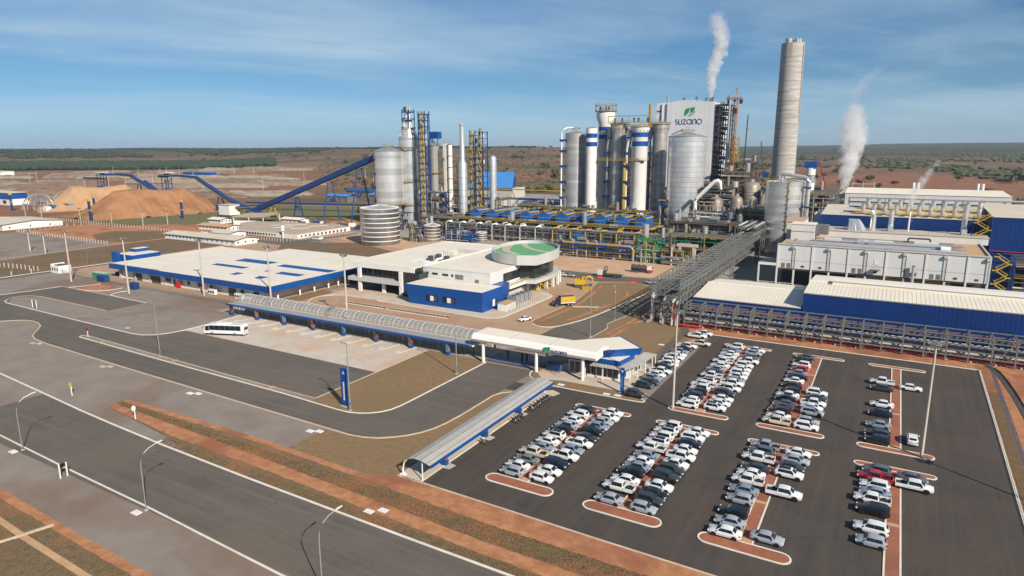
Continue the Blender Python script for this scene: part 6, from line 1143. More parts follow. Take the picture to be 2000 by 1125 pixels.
# plant standing on its roof
t1 = thing('roof_pipework', 'bundle of silver pipes and ducts on the panel building roof', 'pipework', (-5, 290, 16))
for k, (y, r_, m_) in enumerate(((279, .55, 'alu'), (280.6, .4, 'steelpale'), (282.4, .6, 'alu'), (285, .35, 'steelpale'), (288, .45, 'steel'), (291, .7, 'alu'), (297, .5, 'steelpale'), (301, .5, 'steel'))): cy(t1, 'pipe', M[m_], (-36+2*k, y, 17), (24-3*(k % 3), y, 17), r_, 10)
for k in range(9): bx(t1, 'pipe_support', M['steel'], -34+6.6*k, -33.6+6.6*k, 278, 302, 16.0, 16.5)
for (u, y, w_, h) in ((-20, 292, 6, 2.2), (-4, 296, 10, 1.6), (12, 294, 8, 2.2)): bx(t1, 'duct_box', M['panel'], u-w_/2, u+w_/2, y-1.6, y+1.6, 16.0, 16+h)
cy(t1, 'drum', M['alu'], (-11, 288, 17.6), (-8.6, 288, 17.6), 1.3, 16); cy(t1, 'drum', M['alu'], (-7.4, 288, 17.6), (-5.2, 288, 17.6), 1.2, 16); cy(t1, 'drum', M['white'], (16, 280.4, 17.6), (19, 280.4, 17.6), 1.2, 14); bx(t1, 'motor', M['bluehood'], 14.4, 15.8, 279.6, 281.2, 16, 18.4)
MB().tube([(6, 300, 16), (6, 300, 18.4), (6.4, 300, 18.8), (13, 300, 18.8), (13.4, 300, 18.4), (13.4, 296, 16.2)], .35, 8).build('black_pipe', M['steeldark'], t1, True)
t1 = thing('roof_house', 'white plant room box at the left of panel building roof', 'plant room', (-33, 300, 16)); bx(t1, 'walls', M['panel'], -36.4, -27.4, 297, 305, 16, 22.4); bx(t1, 'roof', M['white'], -36.6, -27.2, 296.8, 305.2, 22.4, 22.7); bx(t1, 'grille', M['steel'], -27.2, -22.6, 299, 305, 18.4, 22.2); bx(t1, 'seam', M['steel'], -36.3, -27.5, 296.9, 296.98, 19.4, 19.6)
t1 = thing('roof_house', 'grey plant room box beside the chimney tank', 'plant room', (-38, 318, 0)); bx(t1, 'walls', M['panel'], -39.6, -33.5, 308, 330, 0, 22.0); bx(t1, 'roof', M['tan'], -39.8, -33.3, 307.8, 330.2, 22.0, 22.3)
t1 = thing('roof_house', 'low white penthouse wall below the blue hall', 'plant room', (-2, 322, 16)); bx(t1, 'walls', M['panel'], -27, 33.2, 314, 329, 16, 18.6); bx(t1, 'roof', M['concrete'], -27.2, 33.4, 313.8, 329.2, 18.6, 18.9)
for k in range(20): bar(t1, 'handrail_post', M['gold'], (-26+3*k, 313.9, 18.9), (-26+3*k, 313.9, 20.0), .12)
t1 = thing('duct_tower', 'silver elbow duct and crumpled hood before the blue hall', 'duct', (-11, 318, 18.9)); MB().tube([(-7.2, 320, 18.9), (-7.2, 320, 25.0), (-7.4, 320, 26.2), (-8.2, 320, 26.8)], 1.1, 14).build('stack', M['alu'], t1, True); MB().prism([(-16.6, 317), (-10.8, 317), (-9.0, 321), (-16.6, 322)], 18.9, 23.4, top=[(-16.4, 318), (-12.8, 317.6), (-12.4, 321), (-16.4, 321.6)]).build('hood', M['alu'], t1)
for k in range(4): bar(t1, 'hood_rib', M['steelpale'], (-16.2+1.4*k, 316.9, 18.9), (-16.0+1.0*k, 317.8, 23.3), .2)
for lab, u, h in (('tall silver exhaust stack before the blue hall, the left one', -.6, 27.6), ('tall silver exhaust stack before the blue hall, the right one', 25.2, 31.0), ('thin white vent pipe before the blue hall', 6.0, 27.4)):
    t1 = thing('exhaust_stack', lab, 'stack', (u, 322, 18.9)); rr = 1.0 if 'silver' in lab else .35
    cy(t1, 'pipe', M['alu' if rr > .5 else 'white'], (u, 322, 18.9), (u, 322, h), rr, 14); cy(t1, 'cap', M['steelpale'], (u, 322, h), (u, 322, h+.3), rr*1.15, 14)
    if rr > .5: cy(t1, 'fan_scroll', M['alu'], (u-.7, 321, 19.9), (u+1.1, 321, 19.9), 1.7, 16)
    bar(t1, 'tie', M['steelpale'], (u, 322, 23), (u+1.4, 331.6, 23), .15)
# ------------------------------------------------------------------ blue hall with roof stacks
t0 = thing('blue_hall', 'long blue hall with beige roof carrying two rows of stacks', 'building', (2, 355, 0))
bx(t0, 'wall', M['bluedark'], -28.4, 34.2, 332.2, 332.6, 0, 23.9)
for k in range(48): a = -28.4+62.6*k/48; bx(t0, 'cladding_sheet', M['bluedark'], a, a+1.2, 332.1, 332.19, 0, 23.9)
MB().add([(-28.6, 332, 24), (34.2, 332, 24), (34.2, 362, 26.2), (-28.6, 362, 26.2)], [(0, 1, 2, 3)]).build('roof', M['roofbeige'], t0); MB().add([(-28.6, 362, 26.2), (34.2, 362, 26.2), (34.2, 392, 24), (-28.6, 392, 24)], [(0, 1, 2, 3)]).build('roof', M['roofbeige'], t0)
MB().add([(-28.4, 332.7, 0), (-28.4, 391, 0), (-28.4, 391, 23.9), (-28.4, 362, 26), (-28.4, 332.7, 23.9)], [(0, 1, 2, 3, 4)]).build('gable', M['bluedark'], t0)
bx(t0, 'eave', M['greywhite'], -28.8, 34.2, 331.8, 332.08, 23.8, 24.1); bx(t0, 'annex', M['white'], -33, -28.6, 350, 372, 0, 22.6)
for j, (y, z, u0, n) in enumerate(((337, 24.4, -12, 11), (352, 25.5, -10.6, 11))):
    bx(t0, 'walkway', M['steel'], u0-4, 34, y-1.6, y-.4, z+.3, z+.5)
    for dz in (.9, 1.4): bar(t0, 'handrail', M['yellow'], (u0-3, y-1.7, z+dz), (34, y-1.7, z+dz), .2)
    bar(t0, 'toe_board', M['yellow'], (u0-3, y-1.75, z+.5), (34, y-1.75, z+.5), .22)
    bx(t0, 'blue_duct', M['bluesteel'], u0-8, u0-1, y-.6, y, z+.6, z+1.2)
    for k in range(n): u = u0+4.3*k; cy(t0, 'roof_stack', M['alu'], (u, y, z-.6), (u, y, z+4.2), .82, 14); cy(t0, 'stack_cap', M['steelpale'], (u, y, z+4.2), (u, y, z+4.5), 1.0, 14)
    for k in range(n): bx(t0, 'roof_hatch', M['steeldark'], u0+4.3*k+1.2, u0+4.3*k+3.4, y-3.6, y-2.4, z-.4, z+.1)
# blue tower block at the right edge
t0 = thing('blue_tower', 'tall blue clad block with beige roof at right edge', 'building', (60, 345, 0))
for k in range(36): a = 34.5+1.5*k; bx(t0, 'cladding_sheet', M['bluedark'], a, a+1.44, 321.9, 322, 13.2, 26.3)
bx(t0, 'wall', M['bluedark'], 34.4, 90, 322.05, 322.4, 13.2, 26.3); bx(t0, 'side_wall', M['bluedark'], 34.4, 34.9, 322.45, 372, 0, 26.3)
MB().add([(34.2, 321.7, 26.4), (90, 321.7, 26.4), (90, 372, 28.2), (34.2, 372, 28.2)], [(0, 1, 2, 3)]).build('roof', M['roofbeige'], t0); bx(t0, 'core', M['navy'], 35, 90, 330, 371, 0, 26)
for k in range(10):
    for y in (322.4, 329): bar(t0, 'column', M['bluesteel'], (36+6*k, y, 0), (36+6*k, y, 13.2), .5)
for z in (4.4, 8.8, 13.0): bar(t0, 'beam', M['bluesteel'], (34.6, 322.2, z), (90, 322.2, z), .45); bx(t0, 'floor', M['navy'], 35, 90, 323, 330, z-.3, z)
for k in range(8): cy(t0, 'tank', M['steelpale' if k % 2 else 'bluehood'], (38+6*k, 326, 4.4*(k % 3)), (38+6*k, 326, 4.4*(k % 3)+3), 1.2, 12)
bx(t0, 'edge_beam', M['pinkpipe'], 34.6, 90, 321.6, 321.88, 12.9, 13.2)
def zigzag(label, u, v, z0, z1, wd, lv, dirn=1):
    t = thing('escape_stair', label, 'stair', (u, v, z0)); n = int((z1-z0)/lv)
    for k in range(n):
        s_ = 1 if k % 2 else -1; a = (u-s_*wd/2, v, z0+lv*k); b2 = (u+s_*wd/2, v, z0+lv*(k+1))
        for dy in (-.6, .6): bar(t, 'string', M['yellow'], (a[0], v+dy, a[2]), (b2[0], v+dy, b2[2]), .3); bar(t, 'handrail', M['yellow'], (a[0], v+dy, a[2]+1.1), (b2[0], v+dy, b2[2]+1.1), .12)
        bx(t, 'landing', M['yellow'], b2[0]-.9, b2[0]+.9, v-.9, v+.9, b2[2]-.1, b2[2]+.05)
        for j in range(5): f = (j+.5)/5; bx(t, 'tread', M['gold'], a[0]+(b2[0]-a[0])*f-.25, a[0]+(b2[0]-a[0])*f+.25, v-.6, v+.6, a[2]+lv*f-.05, a[2]+lv*f+.03)
    for dx in (-1, 1): bar(t, 'post', M['bluesteel'], (u+dx*(wd/2+.9), v+1, z0), (u+dx*(wd/2+.9), v+1, z1), .3)
zigzag('yellow zigzag stair climbing the blue hall corner', 31.0, 318.5, 16, 27, 4.4, 2.75)
zigzag('yellow zigzag stair at the right end of panel building', 34.2, 277.5, 0, 17, 3.6, 2.4)
t1 = thing('stair_enclosure', 'blue steel enclosure around the yellow stair by panel building', 'steel frame', (37, 284, 0))
for x in (31.6, 37.8):
    for y in (280, 290): bar(t1, 'column', M['bluesteel'], (x, y, 0), (x, y, 16.5), .4)
for k in range(1, 7):
    for y in (280, 290): bar(t1, 'beam', M['bluesteel'], (31.6, y, 2.7*k), (37.8, y, 2.7*k), .3)
bx(t1, 'screen', M['bluedark'], 31.2, 38, 290.4, 290.8, 0, 16)
process_block('blue pipe bridge and conveyors at the right edge', 39, 80, 286, 318, 13, 4.3, 71, 8, 'bluesteel', vessels=10, pipes=30, colors=['steelpale', 'white', 'bluesteel', 'steel'])
# long white hall behind
t0 = thing('white_hall', 'long white hall with cream roof behind the blue hall', 'building', (18, 600, 0))
for k in range(34): a = -34+105*k/34; bx(t0, 'cladding_sheet', M['whiteclad'], a, a+3.0, 578, 578.2, 0, 18.6)
bx(t0, 'wall', M['whiteclad'], -34, 71, 578.3, 578.6, 0, 18.6); MB().add([(-34.4, 577.6, 18.7), (71.4, 577.6, 18.7), (68, 606, 21.6), (-34.4, 606, 21.6)], [(0, 1, 2, 3)]).build('roof', M['roofwhite'], t0); MB().add([(-34.4, 606, 21.6), (68, 606, 21.6), (71.4, 634, 18.7), (-34.4, 634, 18.7)], [(0, 1, 2, 3)]).build('roof', M['roofwhite'], t0)
MB().add([(-34, 578.7, 0), (-34, 633, 0), (-34, 633, 18.5), (-34, 606, 21.4), (-34, 578.7, 18.5)], [(0, 1, 2, 3, 4)]).build('gable', M['whiteclad'], t0); MB().add([(71, 578.7, 0), (71, 633, 0), (71, 633, 18.5), (68, 606, 21.4), (71, 578.7, 18.5)], [(0, 1, 2, 3, 4)]).build('gable', M['steel'], t0)
for lab, u in (('left pair of white roof tanks behind white hall', 12), ('right pair of white roof tanks behind white hall', 56)):
    t1 = thing('roof_tank', lab, 'tank', (u, 645, 0), group='roof tanks behind white hall')
    for dx in (0, 3.2): cy(t1, 'tank', M['white'], (u+dx, 645, 18), (u+dx, 645, 24.5), 1.2, 12)
    bx(t1, 'stand', M['steel'], u-1.5, u+5, 643.5, 646.5, 0, 18)
t1 = thing('goal_frame', 'pale tall gantry frame far right of the chimney', 'gantry', (-20, 700, 0))
for k in range(3): bar(t1, 'post', M['concrete'], (-36+9*k, 700, 0), (-36+9*k, 700, 22), .6)
bar(t1, 'beam', M['concrete'], (-36, 700, 20), (-18, 700, 20), .5)
# blue roofed hall, white tank range and red sheds seen between the towers
t0 = thing('machine_hall', 'hall with bright blue pitched roof left of the silo row', 'building', (-395, 640, 0))
MB().add([(-420, 625, 11), (-360, 625, 11), (-374, 655, 27), (-420, 655, 27)], [(0, 1, 2, 3)]).build('roof', M['bluelight'], t0); bx(t0, 'walls', M['concrete'], -420, -361, 625.5, 655, 0, 10.8); bx(t0, 'band', M['gold'], -420, -300, 624.4, 625.2, 9.2, 10.4)
MB().add([(-360, 625, 11), (-374, 655, 27), (-372, 655, 11)], [(0, 1, 2)]).build('gable', M['bluesteel'], t0)
t0 = thing('white_conveyor_hall', 'long white box hall on legs behind the washer line', 'building', (-285, 470, 0))
for k in range(10): bx(t0, 'wall_panel', M['white'], -288+8.2*k, -288+8.2*k+7.9, 480, 480.4, 5.4, 11.2)
bx(t0, 'body', M['white'], -288, -206, 480.5, 492, 5.4, 11.2); bx(t0, 'roof', M['bluesteel'], -289, -212, 484, 493, 11.4, 12.4)
for k in range(14): bar(t0, 'leg', M['white'], (-287+6.2*k, 481, 0), (-287+6.2*k, 481, 5.4), .6)
for i, (u, v, l, mm) in enumerate(((-330, 560, 60, 'concrete'), (-270, 600, 70, 'orange'), (-240, 640, 60, 'roofold'), (-200, 610, 40, 'redpaint'), (-300, 680, 50, 'bluesteel'))):
    t0 = thing('shed', ['pale construction shed behind the white conveyor hall', 'orange construction shed left of the silo row', 'brown construction shed beyond the orange shed', 'red construction shed hidden near the silo row', 'blue roofed shed furthest behind the silo row'][i], 'shed', (u, v, 0), group='construction sheds')
    bx(t0, 'walls', M['concrete'], u, u+l, v, v+9, 0, 4.4); MB().add([(u-.5, v-.6, 4.3), (u+l+.5, v-.6, 4.3), (u+l+.5, v+4.5, 6), (u-.5, v+4.5, 6)], [(0, 1, 2, 3)]).build('roof', M[mm], t0); MB().add([(u-.5, v+4.5, 6), (u+l+.5, v+4.5, 6), (u+l+.5, v+9.6, 4.3), (u-.5, v+9.6, 4.3)], [(0, 1, 2, 3)]).build('roof', M[mm], t0)
# ------------------------------------------------------------------ wood chip piles
CHIP2 = mat('wood_chips_pale', (.42, .25, .135), (.48, .30, .165), .10, .97, bump=.8, bscale=1.2, c3=(.39, .225, .12), s3=.035)
def chip_pile(label, cx, cy_, hl, hw, h, rz, seed):
    rn = random.Random(seed); mb = MB(); NU, NV = 90, 44; ph = [rn.uniform(0, 6.3) for _ in range(6)]
    ca, sa = math.cos(rz), math.sin(rz)
    for i in range(NU+1):
        for j in range(NV+1):
            a = (i/NU*2-1)*(hl+hw); b2 = (j/NV*2-1)*hw*1.04
            da = max(0, abs(a)-hl); d = math.hypot(da, b2)/hw
            d *= 1+.04*math.sin(a*.13+ph[0])+.035*math.sin(a*.31+b2*.2+ph[1])+.02*math.sin(a*.9+ph[4])
            z = max(0, 1-d)*h*1.12; z = min(z, h*(.93+.05*math.sin(a*.12+ph[5])))
            z = max(0, z)+(.18*math.sin(a*.5+ph[2])*math.sin(b2*.6+ph[3]) if d < .95 else 0)
            if d < 1: z -= 3.0*math.exp(-((a-.15*hl)/(hl*.25+4))**2-(b2/4)**2)
            mb.v.append((cx+a*ca-b2*sa, cy_+a*sa+b2*ca, max(z, -.02)))
    for i in range(NU):
        for j in range(NV): k = i*(NV+1)+j; mb.f.append((k, k+NV+1, k+NV+2, k+1))
    mb.m = [0]*len(mb.f); o = mb.build('wood_chip_pile', M['chip'] if seed != 2 else CHIP2, None, True); return tag(o, label, 'wood chips', 'wood chip piles')
chip_pile('largest brown wood chip pile nearest the camp', -553, 339, 22, 37, 21.5, R(80), 1)
chip_pile('paler wood chip pile left behind the largest pile', -655, 352, 18, 34, 21, R(70), 2)
chip_pile('small reddish wood chip pile furthest left behind conveyor', -735, 400, 14, 26, 17, R(60), 3)
# ------------------------------------------------------------------ blue conveyors
def conveyor(label, pts, wd=3.0, ht=2.4, legs=(), cover='bluesteel', edge='gold'):
    t = thing('conveyor', label, 'conveyor', (pts[0][0], pts[0][1], 0))
    for a, b2 in zip(pts, pts[1:]):
        a, b2 = Vector(a), Vector(b2); n = max(1, int((b2-a).length/9))
        for k in range(n):
            p, q = a.lerp(b2, k/n), a.lerp(b2, (k+.985)/n); d = (b2-a).normalized(); s_ = d.cross(Vector((0, 0, 1))).normalized()*wd/2; up = s_.cross(d).normalized()*ht
            if up.z < 0: up = -up
            vs = [p-s_, p+s_, p+s_+up, p-s_+up, q-s_, q+s_, q+s_+up, q-s_+up]
            MB().add(vs, [(0, 1, 2, 3), (7, 6, 5, 4), (0, 4, 5, 1), (1, 5, 6, 2), (2, 6, 7, 3), (3, 7, 4, 0)]).build('gallery_section', M[cover], t)
        s_ = (b2-a).normalized().cross(Vector((0, 0, 1))).normalized()*(wd/2+.15)
        for sg in (-1, 1): bar(t, 'edge_rail', M[edge], a+s_*sg, b2+s_*sg, .45)
    for (x, y, zt, dx, dy, mm) in legs:
        bar(t, 'leg', M[mm], (x-dx, y-dy, 0), (x-dx*.2, y-dy*.2, zt), .9); bar(t, 'leg', M[mm], (x+dx, y+dy, 0), (x+dx*.2, y+dy*.2, zt), .9); bar(t, 'leg_tie', M[mm], (x-dx*.6, y-dy*.6, zt*.5), (x+dx*.6, y+dy*.6, zt*.5), .5)
    return t
conveyor('long blue inclined conveyor climbing to the fat silver silo', [(-452, 357, 1.5), (-317, 362, 47)], 3.4, 3.2, ((-425, 359, 9, 3.5, 2, 'gold'), (-398, 360, 18, 3.5, 2, 'bluesteel'), (-364, 361, 29.5, 4, 5, 'bluesteel'), (-335, 362, 40, 5, 6, 'bluesteel')), edge='bluesteel')
conveyor('blue conveyor arching over the largest chip pile', [(-622, 392, 27), (-600, 399, 27.5), (-575, 399, 26.5), (-540, 386, 20), (-470, 360, 8), (-430, 352, 3)], 3.2, 2.0, ((-510, 375, 13, 4, 3, 'bluesteel'), (-470, 360, 7, 3, 2, 'bluesteel')))
conveyor('blue conveyor arching over the paler chip pile', [(-712, 386, 27), (-690, 392, 27.5), (-665, 390, 27), (-640, 382, 23), (-600, 372, 15)], 3.2, 2.0, ((-640, 382, 20, 4, 3, 'bluesteel'),))
conveyor('short blue conveyor behind the small chip pile', [(-770, 400, 22), (-716, 388, 23)], 3, 2.0)
conveyor('steep blue stacker boom leaning on the largest pile', [(-556, 398, 20), (-530, 396, 10), (-505, 396, 2)], 2.4, 1.6)
conveyor('steep blue stacker boom leaning on the paler pile', [(-650, 394, 22), (-622, 392, 11)], 2.4, 1.6)
conveyor('low level blue conveyor running right from the piles', [(-510, 402, 5), (-400, 430, 5), (-330, 450, 6)], 3, 1.8, ((-460, 415, 4.6, 2, 1, 'bluesteel'), (-400, 430, 4.6, 2, 1, 'bluesteel')))
conveyor('low blue conveyor with yellow walkway by the white hut', [(-470, 352, 6), (-440, 360, 9)], 2.6, 1.4, ((-450, 357, 7, 2, 1, 'gold'),))
t0 = thing('transfer_tower', 'blue and yellow transfer tower between the two arching conveyors', 'steel tower', (-612, 393, 0))
for dx in (-3, 3):
    for dy in (-3, 3): bar(t0, 'column', M['bluesteel'], (-612+dx, 393+dy, 0), (-612+dx, 393+dy, 30), .6)
for z in (8, 15, 22, 29): bx(t0, 'floor', M['gold'], -616, -608, 389, 397, z, z+.3); bx(t0, 'cabin', M['bluehood'], -613, -609.5, 391, 395, z+.3, z+2.2)
bx(t0, 'roof', M['concrete'], -618, -606, 388, 398, 31, 32)
t0 = thing('transfer_tower', 'blue and yellow transfer tower at the far left conveyor', 'steel tower', (-714, 388, 0))
for dx in (-3, 3):
    for dy in (-3, 3): bar(t0, 'column', M['bluesteel'], (-714+dx, 388+dy, 0), (-714+dx, 388+dy, 29), .6)
for z in (15, 22, 28): bx(t0, 'floor', M['gold'], -718, -710, 384, 392, z, z+.3); bx(t0, 'cabin', M['bluehood'], -715, -711.5, 386, 390, z+.3, z+2.2)
bx(t0, 'roof', M['concrete'], -719, -709, 383, 393, 30, 31)
for lab, u, v, h in (('yellow and blue mast at the left foot of the largest pile', -534.6, 278.3, 15), ('yellow and blue mast in front of the largest pile', -486, 322, 13), ('yellow and blue mast on the paler pile flank', -610, 322, 12), ('tall blue and yellow mast near the domed reclaimer', -688, 292, 14)):
    t0 = thing('pull_cord_mast', lab, 'mast', (u, v, 0)); bx(t0, 'shaft', M['bluesteel'], u-.7, u+.7, v-.7, v+.7, 0, h); bx(t0, 'head', M['yellow'], u-1.3, u+.8, v-1.0, v+1.0, h, h+1.6); bx(t0, 'ladder', M['yellow'], u-1.2, u-.72, v-.4, v+.4, 2, h); bx(t0, 'collar', M['gold'], u-.9, u+.9, v-.9, v+.9, h*.5, h*.58)
for lab, u, v in (('lattice domed reclaimer left of the chip piles, the nearer', -668, 306), ('lattice domed reclaimer left of the chip piles, the farther', -690, 340)):
    t0 = thing('reclaimer', lab, 'reclaimer', (u, v, 0))
    for k in range(8):
        a = math.pi*k/8; c_, s_ = math.cos(a), math.sin(a); MB().tube([(u+14*c_*math.cos(R(q)), v+14*s_*math.cos(R(q)), 1+14*math.sin(R(q))) for q in range(0, 181, 18)], .28, 4).build('lattice_rib', M['steelpale'], t0)
    for q in (20, 45, 68): rr = 14*math.cos(R(q)); MB().tube([(u+rr*math.cos(R(w_)), v+rr*math.sin(R(w_)), 1+14*math.sin(R(q))) for w_ in range(0, 361, 20)], .25, 4).build('lattice_ring', M['steelpale'], t0)
t0 = thing('reclaimer_bridge', 'bright blue reclaimer machinery at the foot of chip piles', 'machine', (-668, 318, 0)); bx(t0, 'girder', M['bluelight'], -676, -640, 316, 320, 2, 6); bx(t0, 'cab', M['bluehood'], -664, -650, 308, 315, 0, 5); bx(t0, 'drive_house', M['white'], -660, -652, 303, 307, 0, 4); bx(t0, 'walkway', M['gold'], -676, -640, 314.6, 315.8, 6, 6.5)
bar(t0, 'boom', M['bluelight'], (-676, 318, 4), (-700, 336, 4), 4)
# ------------------------------------------------------------------ log yard: long stacks of logs
LOGM = [M['logs'], mat('logs_pale', (.215, .18, .145), (.30, .26, .21), .1, .95, bump=.8, bscale=.6, streak=4), mat('logs_brown', (.15, .095, .065), (.23, .16, .11), .1, .95, bump=.8, bscale=.6, streak=4)]
rn = random.Random(7)
for i in range(110):
    f_ = rn.random(); dd = 820+1000*f_**1.3; azz = R(rn.uniform(-40, -17.5)); u, v = _rt.x*math.sin(azz)*dd+_fh.x*math.cos(azz)*dd, _rt.y*math.sin(azz)*dd+_fh.y*math.cos(azz)*dd; L_, W_, h = rn.uniform(60, 130), rn.uniform(10, 18), rn.uniform(4, 7.5)
    mb = MB(); n = 12
    for k in range(n+1):
        f = k/n; hh = h*min(1, 6*f*(1-f)+.25)*(.85+.3*rn.random())
        for (dy, dz) in ((-W_/2, 0), (-W_*.34, hh*.9), (0, hh), (W_*.34, hh*.9), (W_/2, 0)): mb.v.append((u+(-L_/2+L_*f)*_rt.x-(dy+rn.uniform(-.8, .8))*_rt.y, v+(-L_/2+L_*f)*_rt.y+(dy+rn.uniform(-.8, .8))*_rt.x, dz+hills(u, v)))
    for k in range(n):
        for j in range(4): mb.f.append((5*k+j, 5*k+j+1, 5*k+j+6, 5*k+j+5))
    mb.f += [(0, 1, 2, 3, 4), tuple(5*n+j for j in (4, 3, 2, 1, 0))]; mb.m = [0]*len(mb.f)
    tag(mb.build('log_stack', LOGM[i % 3]), 'long grey brown stack of logs in the log yard behind the chip piles', 'log stack', 'log stacks of the log yard')
for i, (u, v, l, d, h, mr, mw, lab) in enumerate(((-1225, 822, 84, 14, 9, 'blue', 'white', 'blue and white far building beyond the log yard'), (-860, 318, 108, 16, 12, 'blue', 'white', 'blue and white building at left edge of the photo'), (-1560, 630, 50, 24, 12, 'white', 'white', 'white far building at the left edge beyond log yard'))):
    t0 = thing('yard_building', lab, 'building', (u, v, 0)); bx(t0, 'base_wall', M[mw], u, u+l, v, v+d, 0, h*.5)
    for k in range(8): bx(t0, 'wall_sheet', M[mr], u+l*k/8, u+l*(k+.98)/8, v-.3, v+d+.3, h*.5, h)
    bx(t0, 'roof', M['roofbeige'] if i else M['bluelight'], u-.5, u+l+.5, v-.6, v+d+.6, h, h+.4)
    for k in range(6): bx(t0, 'window', M['navy'], u+l*(k+.3)/6, u+l*(k+.6)/6, v-.35, v-.02, h*.15, h*.4)
# chipping area clutter between piles and conveyor
rn = random.Random(12)
for i, (u, v, l, d, h, mm, lab) in enumerate(((-470, 520, 40, 16, 9, 'bluelight', 'light blue chipper house behind the conveyor'), (-430, 540, 36, 18, 11, 'whiteclad', 'white chipper house behind the long conveyor'), (-510, 500, 30, 12, 8, 'bluelight', 'light blue chipper shed left of the white chipper house'), (-540, 560, 50, 16, 9, 'blue', 'dark blue shed behind the chipper houses'), (-400, 490, 26, 12, 7, 'green', 'green chipper machine near the blue canopy'))):
    t0 = thing('chipper_house', lab, 'building', (u, v, 0)); bx(t0, 'walls', M['steel' if mm != 'whiteclad' else 'whiteclad'], u, u+l, v, v+d, 0, h*.75)
    MB().add([(u-1, v-1, h*.75), (u+l+1, v-1, h*.75), (u+l+1, v+d/2, h), (u-1, v+d/2, h)], [(0, 1, 2, 3)]).build('roof', M[mm], t0); MB().add([(u-1, v+d/2, h), (u+l+1, v+d/2, h), (u+l+1, v+d+1, h*.75), (u-1, v+d+1, h*.75)], [(0, 1, 2, 3)]).build('roof', M[mm], t0)
    for k in range(5): bar(t0, 'frame_post', M['gold'], (u+l*k/4, v-1.4, 0), (u+l*k/4, v-1.4, h*.7), .5)
    bar(t0, 'chute', M['bluehood'], (u+l*.3, v-4, 2), (u+l*.6, v-4, h*.9), 1.4)
t0 = thing('steel_canopy', 'blue roofed open canopy left of the fat silver silo', 'canopy', (-345, 420, 0)); bx(t0, 'roof', M['bluesteel'], -372, -330, 420, 436, 16, 17.4)
for x in (-370, -356, -343, -332):
    for y in (421, 435): bar(t0, 'column', M['bluesteel'], (x, y, 0), (x, y, 16), .7)
for k in range(4): bar(t0, 'stair', M['yellow'], (-350+(4 if k % 2 else 0), 419, 1+3.4*k), (-346-(4 if k % 2 else 0), 419, 4.4+3.4*k), 1.0)
process_block('dark sorting machinery under the blue canopy', -372, -330, 438, 456, 10, 5, 72, 8, 'steeldark', vessels=14, pipes=20, floors=False)
# ------------------------------------------------------------------ camp buildings
def hut(label, u, v, l, d, h, mr='roofbeige', mw='white', win=8, over=1.0, pitch=1.2, name='site_building'):
    t = thing(name, label, 'building', (u, v, 0)); bx(t, 'walls', M[mw], u, u+l, v, v+d, 0, h)
    MB().add([(u-over, v-over, h), (u+l+over, v-over, h), (u+l+over, v+d/2, h+pitch), (u-over, v+d/2, h+pitch), (u-over, v+d+over, h), (u+l+over, v+d+over, h)], [(0, 1, 2, 3), (3, 2, 5, 4)]).build('roof', M[mr], t)
    MB().add([(u, v, h), (u, v+d, h), (u, v+d/2, h+pitch-.1)], [(0, 1, 2)]).build('gable', M[mw], t); MB().add([(u+l, v, h), (u+l, v+d, h), (u+l, v+d/2, h+pitch-.1)], [(0, 1, 2)]).build('gable', M[mw], t)
    for k in range(win): bx(t, 'window', M['navy'], u+l*(k+.3)/win, u+l*(k+.3)/win+.9, v-.06, v-.01, 1.2, 2.2)
    for k in range(3): bx(t, 'side_window', M['navy'], u+l+.01, u+l+.06, v+d*(k+.3)/3, v+d*(k+.3)/3+.9, 1.2, 2.2)
    return t
hut('long cream roofed camp building nearest the bank', -388, 244, 34, 14, 3, win=10)
hut('short cream roofed camp building beside the bank road', -352, 243, 31, 15, 3.2, win=7)
hut('cream open-fronted camp shelter between the two camp buildings', -362, 258, 16, 12, 3.8, win=3)
t0 = thing('camp_block', 'broad flat brown roofed camp block with skylights and white walls', 'building', (-350, 310, 0))
P_ = [(-366.8, 281), (-330, 280), (-312, 280), (-313.5, 327), (-330, 334), (-398, 320), (-398, 307)]; MB().prism(P_, 0, 2.6).build('walls', M['white'], t0); MB().prism([(x*1.0, y) for x, y in P_], 2.62, 3.0, top=[(-366, 282), (-330, 281), (-313, 281), (-314.5, 326), (-331, 333), (-397, 319.5), (-397, 307.5)]).build('roof', M['roofold'], t0)
for (x, y) in ((-350, 296), (-335, 297), (-352, 310), (-334, 312), (-362, 304)): bx(t0, 'skylight', M['white'], x, x+1.6, y, y+12, 3.02, 3.12, R(-38))
for k in range(14): bx(t0, 'window', M['navy'], -366+2.6*k, -364.9+2.6*k, 280.2-.02*k, 280.6, 1.0, 2.0)
for k in range(12): bx(t0, 'window', M['navy'], -312.4, -312.0, 283+3.4*k, 284.1+3.4*k, 1.0, 2.0)
t0 = thing('open_shed', 'wide grey roofed open shed behind the camp block', 'shed', (-405, 325, 0)); MB().prism([(-414, 312), (-391, 321), (-405, 349), (-428, 338)], 5.6, 6.0).build('roof', M['roofold'], t0)
for (x, y) in ((-413, 313), (-392, 321.6), (-405, 347.6), (-427, 337.6), (-402, 317.2)): bar(t0, 'post', M['white'], (x, y, 0), (x, y, 5.6), .5)
MB().prism([(-413, 313.4), (-398, 319.6), (-402, 327), (-416, 321)], 0, 3).build('store', M['white'], t0)
hut('white gabled camp hut left of the open shed', -440, 312, 14, 9, 3.0, 'roofwhite', 'white', 4)
hut('tan roofed camp bunkhouse left of the camp block', -412, 284, 30, 10, 3.0, 'tan', 'white', 8)
hut('white camp canteen right of the open shed', -392, 338, 20, 8, 3.2, 'roofwhite', 'white', 5)
hut('long white camp barrack at the left, beige roof', -568, 214, 46, 38, 4.0, 'roofbeige', 'white', 14, pitch=1.6)
